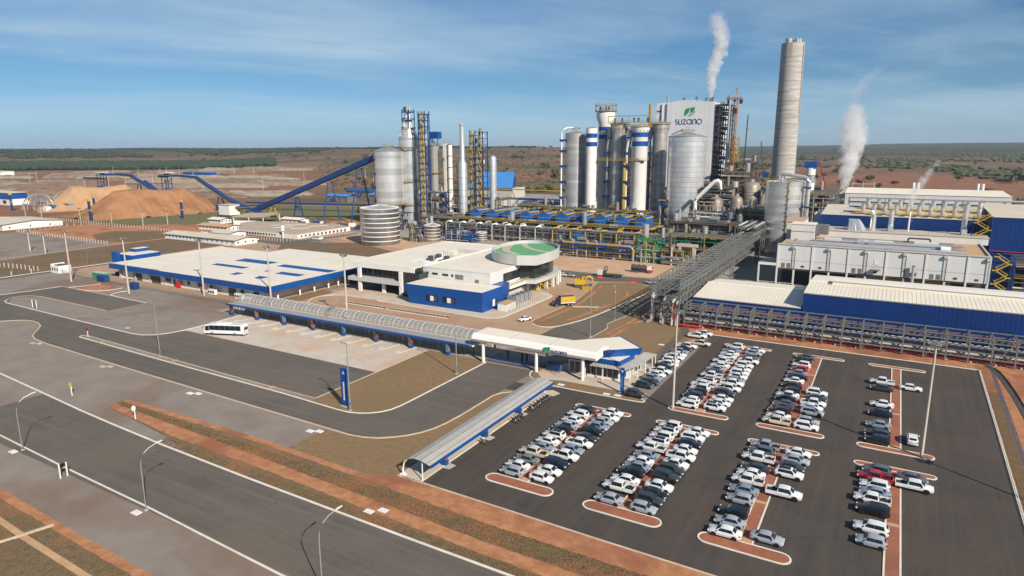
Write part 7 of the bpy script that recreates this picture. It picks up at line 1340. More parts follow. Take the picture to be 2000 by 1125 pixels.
t0 = thing('water_tower', 'white water tower column standing by the camp block', 'water tower', (-323.2, 279, 0)); cy(t0, 'shaft', M['white'], (-323.2, 279, 0), (-323.2, 279, 4.6), .5, 12); cy(t0, 'tank', M['white'], (-323.2, 279, 4.6), (-323.2, 279, 8.2), 1.15, 16); cy(t0, 'lid', M['steelpale'], (-323.2, 279, 8.2), (-323.2, 279, 8.4), 1.2, 16)
t0 = thing('kiosk', 'white kiosk with grey base by the camp road', 'kiosk', (-296, 281, 0)); bx(t0, 'base', M['steel'], -299, -293, 279.4, 282.6, 0, 1.2); bx(t0, 'cabin', M['white'], -299, -293, 279.4, 282.6, 1.2, 2.6); bx(t0, 'roof', M['concrete'], -299.4, -292.6, 279, 283, 2.6, 2.8)
t0 = thing('substation_hut', 'white cube hut at the conveyor foot beside chip pile', 'hut', (-470, 352, 0)); bx(t0, 'walls', M['white'], -475, -462, 347, 357, 1.4, 9.4); bx(t0, 'roof', M['concrete'], -475.4, -461.6, 346.6, 357.4, 9.4, 9.8); bx(t0, 'band', M['steel'], -475.06, -474.99, 347.5, 356.5, 8.2, 8.8)
for k in range(4): bx(t0, 'wheel', M['steeldark'], -477+4.4*k, -475+4.4*k, 346.4, 347.4, 0, 1.6)
t0 = thing('gatehouse', 'small white gatehouse beside the leftmost flood mast', 'hut', (-320, 152, 0)); bx(t0, 'walls', M['white'], -324.4, -318.2, 149, 154.4, 0, 3.2); bx(t0, 'roof', M['steeldark'], -323.4, -319, 150, 153.6, 3.22, 3.5)
for k in range(3): bx(t0, 'window', M['navy'], -323.4+2*k, -322.5+2*k, 148.93, 148.99, 1.2, 2.2)
bx(t0, 'parapet', M['white'], -324.4, -323.42, 149, 154.4, 3.2, 3.9); bx(t0, 'wall_end', M['white'], -318.0, -317.0, 150, 153, 0, 2.6)
# materials store: white bags, pallets, vehicles between the conveyor legs
rn = random.Random(9)
for i in range(26):
    u, v = rn.uniform(-372, -312), rn.uniform(334, 352); mm = rn.choice(['white', 'steel', 'steeldark', 'silo', 'bluesteel', 'concrete'])
    t0 = thing('stored_crate', 'stored crate or bundle on the red yard between conveyor legs', 'crate', (u, v, 0), rz=rn.uniform(0, 3), group='crates in the red storage yard'); L_, h = rn.uniform(2, 6), rn.uniform(1, 2.8)
    MB().box(-L_/2, L_/2, -1.1, 1.1, .2, h).build('bundle', M[mm], t0, local=True); MB().box(-L_/2, L_/2, -1.0, -.6, 0, .2).build('skid', M['tan'], t0, local=True); MB().box(-L_/2, L_/2, .6, 1.0, 0, .2).build('skid', M['tan'], t0, local=True)
# fences of concrete posts
def post_fence(label, pts, step, h=1.9, m='concrete', wires=2, thick=.22, rails=True):
    t = thing('post_fence', label, 'fence', (pts[0][0], pts[0][1], 0)); mm = M[m]
    for a, b2 in zip(pts, pts[1:]):
        a, b2 = Vector((*a, 0)), Vector((*b2, 0)); n = max(1, int((b2-a).length/step))
        for k in range(n): p = a.lerp(b2, k/n); bx(t, 'fence_post', mm, p.x-thick/2, p.x+thick/2, p.y-thick/2, p.y+thick/2, 0, h)
        if rails:
            for w_ in range(wires): z = h*(w_+1)/(wires+.3); bar(t, 'wire', M['steel'], (a.x, a.y, z), (b2.x, b2.y, z), .04)
post_fence('row of pale concrete posts between grey yard and red yard', [(-504, 214.6), (-388, 210.6)], 3.2, 2.2, thick=.4)
post_fence('concrete post fence in front of the camp barrack', [(-505, 216), (-514, 246), (-508, 262)], 3.6, 2.2, thick=.35)
post_fence('concrete post fence along the lawn by the chip piles', [(-570, 266.4), (-506, 265), (-420, 264), (-388, 258)], 3.4, 2.2, thick=.35)
post_fence('concrete post fence around the camp block road', [(-386, 264), (-345, 265.4), (-309, 266.5), (-302, 294), (-299, 320)], 2.2, 2.2, thick=.3)
post_fence('concrete post fence stepping down the brown bank', [(-376, 142), (-352, 146), (-330, 148)], 3.0, 2.2, thick=.35)
post_fence('concrete post fence along the white perimeter kerb', [(-330.5, 105), (-327, 150)], 7.0, 2.4, thick=.35)
post_fence('grey wire fence along the top of the brown bank', [(-376, 120), (-383, 160), (-387, 190), (-388, 212)], 4.0, 2.2, 'steelpale', 3, .14)
post_fence('grey wire fence in front of the long white building', [(-318, 150), (-286, 148.4), (-255, 147.4), (-192, 147.0)], 1.6, 2.0, 'steel', 4, .09)
post_fence('blue wire fence beside reception and the first parking rank', [(-48.4, 156), (-48.6, 160), (-49.2, 190), (-52, 195)], 1.5, 2.2, 'bluesteel', 6, .09)
post_fence('blue wire fence right of the reception lawn', [(-66, 157.6), (-48.6, 157.8)], 1.5, 2.2, 'bluesteel', 5, .09)
post_fence('blue wire fence along the right side of car park', [(24.4, 194), (23.9, 150), (23.2, 100), (22.6, 60)], 1.5, 2.2, 'bluesteel', 8, .10)
t0 = thing('drain_channel', 'curved dark drain channel right of the car park fence', 'drain', (27, 150, 0)); strip_obj('channel', M['steeldark'], smooth_line([(23.6, 196), (25.6, 193), (27.4, 170), (27.6, 140), (27.4, 90), (27, 60)]), .9, 0.02, .1, t0); strip_obj('bank', M['redsoil'], smooth_line([(24.6, 196), (27.0, 193), (28.6, 170), (28.8, 140), (28.6, 60)]), .8, 0.02, .35, t0)
# ------------------------------------------------------------------ vehicles
def car_model(kind):
    S = {'sedan': dict(W=.89, sec=[(-2.25, .70, .36, .84, .86, .5), (-2.05, .82, .24, .95, .98, .62), (-1.55, .87, .2, .98, 1.03, .66), (-1.0, .88, .2, .98, 1.36, .57), (-.5, .89, .2, .97, 1.46, .60), (.15, .89, .2, .95, 1.46, .60), (.5, .89, .2, .94, 1.40, .58), (1.15, .88, .2, .93, .98, .70), (1.8, .85, .22, .85, .89, .66), (2.12, .76, .28, .70, .73, .55), (2.25, .62, .36, .58, .6, .45)], top=1.46, wx=(-1.35, 1.38), wr=.32, rw=(-1.55, 1.03, -1.0, 1.36), ws=(.5, 1.40, 1.15, .98), sw=[(-1.28, -.32, -.92, -.32), (-.24, .92, -.24, .42)]),
         'hatch': dict(W=.86, sec=[(-1.98, .72, .36, .90, .93, .6), (-1.88, .80, .24, .98, 1.12, .62), (-1.55, .85, .2, .99, 1.42, .60), (-.8, .86, .2, .98, 1.50, .62), (.1, .86, .2, .96, 1.50, .62), (.45, .86, .2, .95, 1.43, .58), (1.05, .85, .2, .94, 1.0, .68), (1.6, .82, .22, .86, .9, .64), (1.88, .74, .28, .72, .75, .54), (1.98, .62, .36, .6, .62, .45)], top=1.5, wx=(-1.25, 1.22), wr=.31, rw=(-1.90, 1.08, -1.58, 1.42), ws=(.45, 1.43, 1.05, 1.0), sw=[(-1.45, -.38, -1.3, -.38), (-.30, .85, -.30, .38)]),
         'suv': dict(W=.92, sec=[(-2.2, .76, .42, 1.0, 1.04, .62), (-2.1, .86, .30, 1.06, 1.22, .66), (-1.75, .90, .28, 1.08, 1.60, .66), (-.8, .92, .28, 1.07, 1.68, .68), (.15, .92, .28, 1.05, 1.67, .68), (.45, .92, .28, 1.04, 1.60, .64), (1.1, .91, .28, 1.03, 1.10, .74), (1.75, .89, .3, .98, 1.02, .72), (2.1, .80, .36, .82, .86, .6), (2.2, .68, .45, .7, .72, .5)], top=1.68, wx=(-1.4, 1.38), wr=.36, rw=(-2.12, 1.18, -1.78, 1.60), ws=(.45, 1.60, 1.1, 1.10), sw=[(-1.66, -.42, -1.5, -.42), (-.34, .90, -.34, .38)]),
         'pickup': dict(W=.93, sec=[(-2.6, .86, .46, .62, .64, .8), (-2.4, .90, .36, .68, .70, .84), (-.96, .92, .34, .70, .72, .84), (-.94, .92, .34, 1.10, 1.14, .80), (-.78, .93, .34, 1.10, 1.66, .62), (-.3, .93, .34, 1.09, 1.74, .66), (.55, .93, .34, 1.07, 1.73, .66), (.85, .93, .34, 1.06, 1.66, .62), (1.45, .92, .34, 1.05, 1.12, .74), (2.2, .90, .36, 1.0, 1.04, .72), (2.5, .82, .42, .84, .88, .62), (2.62, .70, .5, .72, .74, .5)], top=1.74, wx=(-1.62, 1.60), wr=.40, rw=(-.97, 1.14, -.80, 1.64), ws=(.85, 1.66, 1.45, 1.12), sw=[(-.78, .06, -.66, .06), (.14, 1.22, .14, .78)])}[kind]
    d = {}; mb = MB(); n = 10
    for (x, hw, zb, zl, zr, hr) in S['sec']:
        mb.v += [(x, -hw*.88, zb), (x, -hw, zb+.16), (x, -hw, zl-.12), (x, -hw*.94, zl), (x, -hr, zr), (x, hr, zr), (x, hw*.94, zl), (x, hw, zl-.12), (x, hw, zb+.16), (x, hw*.88, zb)]
    m = len(S['sec'])
    for i in range(m-1):
        for k in range(n): mb.f.append((i*n+k, i*n+(k+1) % n, (i+1)*n+(k+1) % n, (i+1)*n+k))
    mb.f += [tuple(range(n-1, -1, -1)), tuple((m-1)*n+k for k in range(n))]; mb.m = [0]*len(mb.f)
    if kind == 'pickup':
        for s_ in (-1, 1): mb.box(-2.58, -.98, s_*.92-.05, s_*.92+.05, .55, 1.08)
        mb.box(-2.60, -2.50, -.9, .9, .55, 1.06)
    ym = S['W']*.94; xm_ = S['ws'][2]-.32; zm = 1.0 if kind in ('sedan', 'hatch') else 1.14
    for s_ in (-1, 1): mb.box(xm_-.08, xm_+.08, s_*(ym+.1)-.1, s_*(ym+.1)+.1, zm-.02, zm+.14)
    for wx_ in S['wx']:
        for s_ in (-1, 1): mb.cone((wx_, s_*(S['W']-.12), S['wr']+.02), (wx_, s_*(S['W']+.012), S['wr']+.02), S['wr']*1.2, S['wr']*1.2, 16, True, 1)
    for s_ in (-1, 1): mb.box(S['wx'][0]+.3, S['wx'][1]-.3, s_*(S['W']-.06), s_*(S['W']+.008), S['sec'][4][2]-.02, S['sec'][4][2]+.10, 1)
    mb.box(S['sec'][-1][0]-.28, S['sec'][-1][0]-.02, -.66, .66, S['sec'][-1][2]-.12, S['sec'][-1][2]+.02, 1); mb.box(S['sec'][0][0]+.03, S['sec'][0][0]+.3, -.66, .66, S['sec'][0][2]-.12, S['sec'][0][2]+.02, 1)
    d['body'] = mb.mesh('car_body', [M['p_white'], M['black']], True)
    def pane(q, off):
        q = [Vector(p) for p in q]; nn = (q[1]-q[0]).cross(q[3]-q[0]).normalized()
        if nn.dot(Vector(off)) < 0: nn = -nn
        vs = [p+nn*.025 for p in q]+[p-nn*.03 for p in q]; return MB().add(vs, [(0, 1, 2, 3)]+[(k, (k+1) % 4, 4+(k+1) % 4, 4+k) for k in range(4)])
    x0, z0, x1, z1 = S['ws']; d['windshield'] = pane([(x0+.04, -.54, z0-.03), (x0+.04, .54, z0-.03), (x1-.06, .66, z1+.03), (x1-.06, -.66, z1+.03)], (1, 0, .5)).mesh('windshield', M['carglass'])
    x0, z0, x1, z1 = S['rw']; d['rear_window'] = pane([(x0+.05, -.58, z0+.04), (x0+.05, .58, z0+.04), (x1-.04, .52, z1-.04), (x1-.04, -.52, z1-.04)], (-1, 0, .5)).mesh('rear_window', M['carglass'])
    zl = .98 if kind in ('sedan', 'hatch') else 1.08; hw = S['W']; hr = .60 if kind in ('sedan', 'hatch') else .67; zt = S['top']
    for j, (a, b2, a2, b3) in enumerate(S['sw']):
        for s_ in (-1, 1):
            y0, y1 = hw*.94-.02, hr+.03; d['side_window', j, s_] = pane([(a-.02, s_*y0, zl+.02), (b2+.03, s_*y0, zl+.02), (b3+.02, s_*y1, zt-.06), (a2-.02, s_*y1, zt-.06)], (0, s_, .4)).mesh('side_window', M['carglass'])
    if kind == 'pickup': d['bed_liner'] = MB().box(-2.48, -1.0, -.84, .84, .72, .76).mesh('bed_liner', M['black'])
    wr = S['wr']; d['wheel'] = MB().lathe([(wr*.62, -.1), (wr, -.1), (wr, .1), (wr*.62, .1), (wr*.62, -.1)], n=18).mesh('tyre', M['tyre']); d['rim'] = MB().lathe([(.01, .085), (wr*.62, .1), (wr*.62, -.1), (.01, -.085)], n=14).mesh('rim', M['rim']); d['wx'] = S['wx']; d['wr'] = wr; d['hw'] = hw
    xf = S['sec'][-1][0]; xr = S['sec'][0][0]; d['head'] = MB().box(-.12, .12, -.17, .17, -.07, .07).mesh('headlight', M['lamp']); d['tail'] = MB().box(-.08, .08, -.12, .12, -.10, .10).mesh('taillight', M['tail'])
    d['hp'] = (S['sec'][-2][0]-.02, S['sec'][-2][1]-.12, S['sec'][-2][3]-.04); d['tp'] = (S['sec'][1][0]-.03 if kind != 'pickup' else -2.56, S['sec'][1][1]-.08 if kind != 'pickup' else .80, S['sec'][1][3]-.10 if kind != 'pickup' else .90)
    d['grille'] = MB().box(-.03, .05, -.42, .42, -.13, .06).mesh('grille', M['black']); d['plate'] = MB().box(-.02, .02, -.2, .2, -.06, .06).mesh('number_plate', M['white']); d['xf'] = xf; d['xr'] = xr
    return d
CM = {k: car_model(k) for k in ('sedan', 'hatch', 'suv', 'pickup')}
def car(kind, colr, u, v, rz, label, group=None, roof=None, sy=1.0):
    d = CM[kind]; t = thing('parked_car' if kind != 'pickup' else 'pickup_truck', label, 'car' if kind != 'pickup' else 'pickup', (u, v, .05), rz, group)
    k_ = random.Random(int((u+v)*91)); t.scale = (k_.uniform(.95, 1.05), k_.uniform(.97, 1.03), k_.uniform(.95, 1.06))
    o = link('body', d['body'], t); o.material_slots[0].link = 'OBJECT'; o.material_slots[0].material = M[colr]
    for k in ('windshield', 'rear_window'): link(k, d[k], t)
    for k in d:
        if isinstance(k, tuple): link('side_window', d[k], t)
    if 'bed_liner' in d: link('bed_liner', d['bed_liner'], t)
    for wx in d['wx']:
        for s_ in (-1, 1): w_ = link('wheel', d['wheel'], t, (wx, s_*(d['hw']-.09), d['wr'])); w_.rotation_euler = (math.pi/2, 0, 0); link('rim', d['rim'], w_)
    for s_ in (-1, 1):
        link('headlight', d['head'], t, (d['hp'][0], s_*d['hp'][1], d['hp'][2])); link('taillight', d['tail'], t, (d['tp'][0], s_*d['tp'][1], d['tp'][2]))
    link('grille', d['grille'], t, (d['xf']-.06, 0, d['hp'][2]-.14)); link('number_plate', d['plate'], t, (d['xr']-.01, 0, d['tp'][2]-.12))
    if roof: 
        hh = {'sedan': 1.47, 'hatch': 1.51, 'suv': 1.69, 'pickup': 1.75}[kind]; xr_ = {'sedan': (-.75, .25), 'hatch': (-1.3, .2), 'suv': (-1.5, .2), 'pickup': (-.5, .6)}[kind]
        MB().box(xr_[0], xr_[1], -.58, .58, hh-.02, hh+.015).build('roof_panel', M[roof], t, local=True)
    return t
CN = dict(w='white', s='silver', b='blue-grey', g='grey', d='dark grey', k='black', n='navy', r='red', m='maroon', e='greenish grey', c='dusty cream')
CP = dict(w='p_white', s='p_silver', b='p_bluesilver', g='p_grey', d='p_dark', k='p_black', n='p_navy', r='p_red', m='p_maroon', e='p_green', c='p_cream')
KN = dict(S='sedan', H='hatchback', U='crossover', P='pickup truck'); KK = dict(S='sedan', H='hatch', U='suv', P='pickup')
ORD = ['first', 'second', 'third', 'fourth', 'fifth', 'sixth', 'seventh', 'eighth', 'ninth', 'tenth', 'eleventh', 'twelfth', 'thirteenth', 'fourteenth', 'fifteenth', 'sixteenth', 'seventeenth']
RANKS = [
 ('left rank of first near-row island', -51.45, math.pi, 'sH wS eS cP bS wS wUk kU sS wS wU dS', [88.7, 91.2, 93.9, 96.7, 99.4, 102.1, 105.0, 107.6, 110.3, 113.2, 116.3, 119.5]),
 ('right rank of first near-row island', -45.95, 0, 'wH wS nU wP bS wP dS kU bS sS wS wS', [89.2, 92.0, 94.9, 98.1, 101.1, 104.1, 107.1, 109.9, 112.8, 115.4, 117.9, 120.5]),
 ('left rank of second near-row island', -33.75, math.pi, 'sS wP wS kU bS wS bS wP wUk wU wUk wU', [88.4, 92.6, 95.4, 98.2, 100.6, 103.0, 105.7, 109.0, 111.7, 114.5, 117.3, 120.1]),
 ('right rank of second near-row island', -28.25, 0, 'sH dU kS wS dU dU wS wP wS nS wU wS', [88.5, 91.1, 93.5, 96.0, 99.6, 102.2, 104.9, 108.1, 111.1, 114.0, 116.8, 119.7]),
 ('left rank of third near-row island', -16.05, math.pi, 'wS sS kU sH bS wP wS dS wP gU sP', [88.1, 91.1, 94.1, 98.3, 101.4, 105.0, 107.7, 110.3, 114.1, 117.0, 119.9]),
 ('right rank of third near-row island', -10.55, 0, 'sS wP wUk dS sS wS', [89.5, 103.5, 110.6, 113.4, 116.5, 119.8]),
 ('left rank of fourth near-row island', 1.75, math.pi, 'sH wU kU wP bS wU rP gU', [95.6, 99.2, 104.9, 108.3, 110.9, 113.4, 116.3, 119.2]),
 ('right rank of fourth near-row island', 7.25, 0, 'wP gS', [116.2, 119.2]),
 ('left rank of fourth far-row island', 1.75, math.pi, 'kU dU bS nS wS dS wP', [132.6, 135.5, 140.6, 147.2, 152.8, 163.8, 168.2]),
 ('right rank of fourth far-row island', 7.25, 0, 'wS', [167.1]),
 ('left rank of third far-row island', -16.05, math.pi, 'cP wS mU dS gS kS wS kU mS wS kS bS rH wU kS gS', [132.6, 135.5, 138.2, 140.8, 143.3, 146.2, 148.9, 151.6, 155.7, 159.3, 162.4, 165.4, 168.5, 172.0, 175.3, 179.6]),
 ('right rank of third far-row island', -10.55, 0, 'wU sH sU wS wP dS wU', [132.6, 135.6, 140.8, 143.5, 146.4, 149.6, 153.1]),
 ('left rank of second far-row island', -33.75, math.pi, 'wU wH dU kU wU wP wUk wP dS sS wS wP wS wS bS wU', [132.6, 135.4, 138.0, 140.7, 143.5, 146.2, 149.0, 153.4, 156.4, 159.1, 162.0, 165.6, 170.2, 173.0, 176.2, 179.9]),
 ('right rank of second far-row island', -28.25, 0, 'wUk wS wS dU wP wP bS wS wU wS wU wP gS sS wS', [133.6, 136.8, 139.7, 143.0, 146.4, 150.3, 153.0, 155.7, 158.5, 161.7, 164.8, 168.7, 172.1, 176.4, 179.5]),
 ('rank along the fence by reception', -45.4, 0, 'dU dH dS bS wS wP kU wP wU wP wS bS kS wP', [132.9, 139.5, 142.2, 144.9, 147.8, 150.7, 153.7, 156.5, 159.4, 162.7, 165.8, 168.6, 171.4, 174.4])]
rn = random.Random(2)
for nm, u, rz, codes, vs in RANKS:
    for i, (cd_, v) in enumerate(zip(codes.split(), vs)):
        car(KK[cd_[1]], CP[cd_[0]], u+rn.uniform(-.18, .18), v, rz+rn.uniform(-.02, .02), '%s %s, %s from near end, %s' % (CN[cd_[0]], ('black roofed ' if len(cd_) > 2 else '')+KN[cd_[1]], ORD[i], nm)[:200], nm, 'p_black' if len(cd_) > 2 else None)
FR = 'cars at the far end by the reception fence'
car('pickup', 'p_cream', -42.6, 178.5, 0, 'dusty white pickup truck standing out of line near the reception fence', FR)
car('pickup', 'p_white', -45.4, 185.6, 0, 'white pickup truck second from the red strip by the reception fence', FR)
car('pickup', 'p_white', -44.4, 188.8, 0, 'white pickup truck closest to the red strip under the right rack', FR)
car('suv', 'p_white', 7.3, 136.0, math.pi/2, 'white crossover parked lengthwise by the right flood mast', 'cars parked at the right mast')
car('sedan', 'p_white', -98.3, 178.4, R(-112), 'white car beside orange cones in the works yard', 'cars in the yard')
for i, (u, v, cc) in enumerate(((-123.8, 251.8, 'p_bluesilver'), (-120.4, 252.0, 'p_white'), (-117.2, 252.2, 'p_silver'), (-82.2, 254.4, 'p_silver'))): car('sedan', cc, u, v, R(0 if i < 3 else 10), ['blue-grey sedan at the left of three parked beyond the office', 'white sedan between two parked cars beyond the office', 'silver sedan at the right of three parked beyond the office', 'silver sedan on the cross road near the diagonal rack'][i], 'cars on the cross road')
for i, (u, v, k, cc, lab) in enumerate(((-297, 165, 'sedan', 'p_white', 'white sedan on the yard left of the long white building'), (-289.4, 160, 'suv', 'p_black', 'black car under the left end of long roof'), (-329, 262.5, 'pickup', 'p_white', 'white pickup beside the camp road'), (-386, 270, 'suv', 'p_white', 'white car parked at the camp barrier'), (-590, 235, 'sedan', 'p_white', 'white car at the far left barrack'))): car(k, cc, u, v, R(20*i), lab, 'cars around the camp')
for i, (x, y) in enumerate(((-101.2, 182.0), (-96.8, 181.4), (-99.8, 182.8))):
    t0 = thing('traffic_cone', 'orange traffic cone behind the white car in the yard, %s one' % ('left', 'right', 'middle')[i], 'cone', (x, y, .06), group='traffic cones in the yard'); MB().cone((x, y, .1), (x, y, 1.0), .3, .05, 10).build('cone', M['orange'], t0); bx(t0, 'base', M['orange'], x-.35, x+.35, y-.35, y+.35, .06, .12)
# coach
t0 = thing('coach', 'white coach with dark tinted windows standing on the bus apron', 'bus', (-167.9, 121.2, .06), R(202))
mb = MB(); prof = [(-6.4, .45), (-6.4, 2.6), (-6.1, 3.25), (-5.6, 3.4), (4.6, 3.4), (5.4, 3.25), (6.0, 2.5), (6.35, 1.4), (6.35, .45)]
mb.add([(x, -1.27, z) for x, z in prof]+[(x, 1.27, z) for x, z in prof], [tuple(range(9)), tuple(range(17, 8, -1))]+[(k, 9+k, 9+(k+1) % 9, (k+1) % 9) for k in range(9)]); mb.build('body', M['p_white'], t0, local=True)
for s_ in (-1, 1):
    for k in range(6): MB().box(-5.4+1.66*k, -5.4+1.66*k+1.62, s_*1.28-.02, s_*1.28+.02, 1.6, 3.0).build('side_window', M['carglass'], t0, local=True)
    MB().add([(4.6, s_*1.29, 1.4), (5.95, s_*1.29, 1.4), (5.75, s_*1.29, 2.7), (5.0, s_*1.29, 2.85), (4.6, s_*1.29, 2.85)], [(0, 1, 2, 3, 4)]).build('cab_window', M['carglass'], t0, local=True)
    MB().box(-6.2, 6.0, s_*1.28-.02, s_*1.28+.02, .45, .62).build('skirt_line', M['navy'], t0, local=True)
MB().add([(6.02, -1.1, 2.48), (6.02, 1.1, 2.48), (6.37, 1.1, 1.35), (6.37, -1.1, 1.35)], [(0, 1, 2, 3)]).build('windshield', M['carglass'], t0, local=True); MB().add([(-6.42, -1.0, 1.7), (-6.42, 1.0, 1.7), (-6.42, 1.0, 2.6), (-6.42, -1.0, 2.6)], [(0, 1, 2, 3)]).build('rear_window', M['carglass'], t0, local=True)
MB().box(-1.6, 2.2, -.9, .9, 3.4, 3.62).build('roof_unit', M['white'], t0, local=True)
wm_ = MB(); wm_.lathe([(.3, -.15), (.5, -.15), (.5, .15), (.3, .15)], n=18); wm_.lathe([(.01, .1), (.3, .13)], n=12, mi=1); wm_.lathe([(.01, -.1), (.3, -.13)], n=12, mi=1); BW = wm_.mesh('truck_wheel', [M['tyre'], M['rim']])
def wheels(t, xs, y=1.1, r=.5):
    for x in xs:
        for s_ in (-1, 1): o = link('wheel', BW, t, (x, s_*y, r)); o.rotation_euler = (math.pi/2, 0, 0); o.scale = (r/.5, r/.5, 1)
wheels(t0, (-3.4, 3.7), 1.14)
for s_ in (-1, 1): MB().box(6.2, 6.4, s_*.9-.18, s_*.9+.18, .8, 1.0).build('headlight', M['lamp'], t0, local=True); MB().box(-6.44, -6.4, s_*1.0-.12, s_*1.0+.12, 1.0, 1.5).build('taillight', M['tail'], t0, local=True); MB().tube([(6.0, s_*1.25, 2.6), (6.5, s_*1.45, 2.5), (6.55, s_*1.45, 2.0)], .07, 6).build('mirror', M['black'], t0, local=True)
# trucks
def L(t, name, m, *b, mi=0): return MB().box(*b).build(name, M[m], t, local=True)
t0 = thing('dump_truck', 'dump truck with dark cab and yellow body on the works yard', 'truck', (-96.4, 202.8, .07), R(225))
L(t0, 'chassis', 'steeldark', -3.6, 3.6, -.5, .5, .7, 1.0); MB().add([(1.6, -1.2, .8), (3.9, -1.15, .8), (3.9, -1.1, 1.75), (2.7, -1.1, 1.95), (2.4, -1.15, 3.0), (1.6, -1.2, 3.1), (1.6, 1.2, .8), (3.9, 1.15, .8), (3.9, 1.1, 1.75), (2.7, 1.1, 1.95), (2.4, 1.15, 3.0), (1.6, 1.2, 3.1)], [(0, 1, 2, 3, 4, 5), (11, 10, 9, 8, 7, 6)]+[(k, 6+k, 6+(k+1) % 6, (k+1) % 6) for k in range(6)]).build('cab', M['p_navy'], t0, local=True)
MB().add([(2.73, -1.0, 2.0), (2.73, 1.0, 2.0), (2.44, 1.0, 2.9), (2.44, -1.0, 2.9)], [(0, 1, 2, 3)]).build('windshield', M['carglass'], t0, local=True); L(t0, 'tipper_body', 'yellow', -3.9, 1.4, -1.3, 1.3, 1.35, 3.4); L(t0, 'load', 'steeldark', -3.7, 1.2, -1.1, 1.1, 3.38, 3.44); L(t0, 'side_skirt', 'white', -3.9, 1.4, -1.32, 1.32, 1.1, 1.34); L(t0, 'head_board', 'navy', 1.4, 1.58, -1.3, 1.3, 1.3, 3.6)
for k in range(5): L(t0, 'body_rib', 'yellow', -3.6+1.1*k, -3.45+1.1*k, -1.36, 1.36, 1.4, 3.35)
wheels(t0, (-2.7, -1.4, 2.9), 1.05, .52)
t0 = thing('crawler_excavator', 'yellow crawler excavator with folded boom in the works yard', 'excavator', (-103.8, 234.6, .06), R(20))
for s_ in (-1, 1): MB().tube([(-2.4, s_*1.3, .5), (2.4, s_*1.3, .5)], .5, 8).build('track', M['steeldark'], t0, local=True)
L(t0, 'undercarriage', 'steeldark', -1.6, 1.6, -1, 1, .6, 1.2); L(t0, 'house', 'yellow', -2.6, 1.4, -1.5, 1.5, 1.2, 3.0); L(t0, 'engine_cover', 'yellow', -2.9, -.6, -1.45, 1.45, 3.0, 3.6); L(t0, 'cab', 'yellow', .1, 1.8, .3, 1.5, 1.25, 4.0); L(t0, 'cab_glass', 'carglass', 1.78, 1.84, .4, 1.4, 2.2, 3.8)
MB().tube([(1.2, -.4, 2.4), (2.2, -.4, 4.2), (3.2, -.4, 4.4), (4.4, -.4, 3.6)], [.5, .45, .4, .3], 8).build('boom', M['yellow'], t0, local=True); MB().tube([(4.4, -.4, 3.8), (4.0, -.4, 2.2), (3.6, -.4, 1.2)], [.35, .3, .25], 8).build('stick', M['yellow'], t0, local=True); MB().prism([(3.0, -1.1), (4.2, -1.1), (4.2, .3), (3.0, .3)], .3, 1.5).build('bucket', M['steeldark'], t0, local=True)
for k in range(3): L(t0, 'handrail', 'steeldark', -2.4+1.1*k, -2.3+1.1*k, -1.5, 1.5, 3.6, 4.2)
t0 = thing('concrete_bucket', 'yellow loader bucket lying beside the excavator', 'bucket', (-99.8, 231.2, .06), R(10)); MB().prism([(-1.8, -.8), (1.8, -.8), (1.8, .8), (-1.8, .8)], 0, 1.5, top=[(-1.9, -1.1), (1.9, -1.1), (1.6, .6), (-1.6, .6)]).build('shell', M['yellow'], t0, local=True); L(t0, 'hollow', 'steeldark', -1.5, 1.5, -.8, .4, 1.48, 1.53)
t0 = thing('flatbed_truck', 'white cab flatbed truck with a dark loading crane on cross road', 'truck', (-101.8, 259.6, .08), R(183))
L(t0, 'cab', 'p_white', 3.0, 5.2, -1.2, 1.2, .7, 3.0); L(t0, 'windshield', 'carglass', 5.18, 5.24, -1.05, 1.05, 1.7, 2.8); L(t0, 'bed', 'steeldark', -5.4, 1.6, -1.25, 1.25, 1.0, 1.3); L(t0, 'chassis', 'steeldark', -5.2, 4.8, -.5, .5, .6, .98); L(t0, 'crane_base', 'steeldark', 1.8, 2.8, -1, 1, 1.0, 2.6)
MB().tube([(2.3, 0, 2.4), (2.3, 0, 4.2), (1.4, 0, 4.6), (1.0, .3, 2.6)], .25, 6).build('crane_arm', M['steeldark'], t0, local=True); wheels(t0, (-3.9, -2.6, 4.0), 1.05, .52)
t0 = thing('tank_truck', 'tank truck with dark tank and white red cab on dirt yard', 'truck', (-93.4, 276.0, .07), R(4))
for k in range(3): MB().cone((-4.6+2.2*k, 0, 2.2), (-2.5+2.2*k, 0, 2.2), 1.15, 1.15, 16).build('tank_section', M['steeldark'], t0, True, True); L(t0, 'manhole', 'steel', -3.8+2.2*k, -3.2+2.2*k, -.3, .3, 3.3, 3.65)
L(t0, 'cab', 'p_white', 2.6, 4.7, -1.2, 1.2, 1.5, 3.1); L(t0, 'bumper', 'redpaint', 2.6, 4.75, -1.22, 1.22, .6, 1.48); L(t0, 'windshield', 'carglass', 4.72, 4.78, -1.05, 1.05, 1.9, 2.9); L(t0, 'chassis', 'steeldark', -4.8, 4.4, -.5, .5, .7, 1.1); wheels(t0, (-4.0, -2.7, -1.4, 3.6), 1.05, .52)
for i, (u, v, lab) in enumerate(((-104.2, 254.6, 'red water barrier on the lawn edge behind the excavator'), (-88.6, 252.4, 'red water barrier at the curve of the lawn'))):
    t0 = thing('road_barrier', lab, 'barrier', (u, v, .1), group='red barriers'); MB().prism([(-1.4, -.3), (1.4, -.3), (1.4, .3), (-1.4, .3)], 0, 1.1, top=[(-1.2, -.12), (1.2, -.12), (1.2, .12), (-1.2, .12)]).build('body', M['redpaint'], t0, local=True); L(t0, 'stripe', 'white', -1.0, 1.0, -.31, -.27, .35, .5)
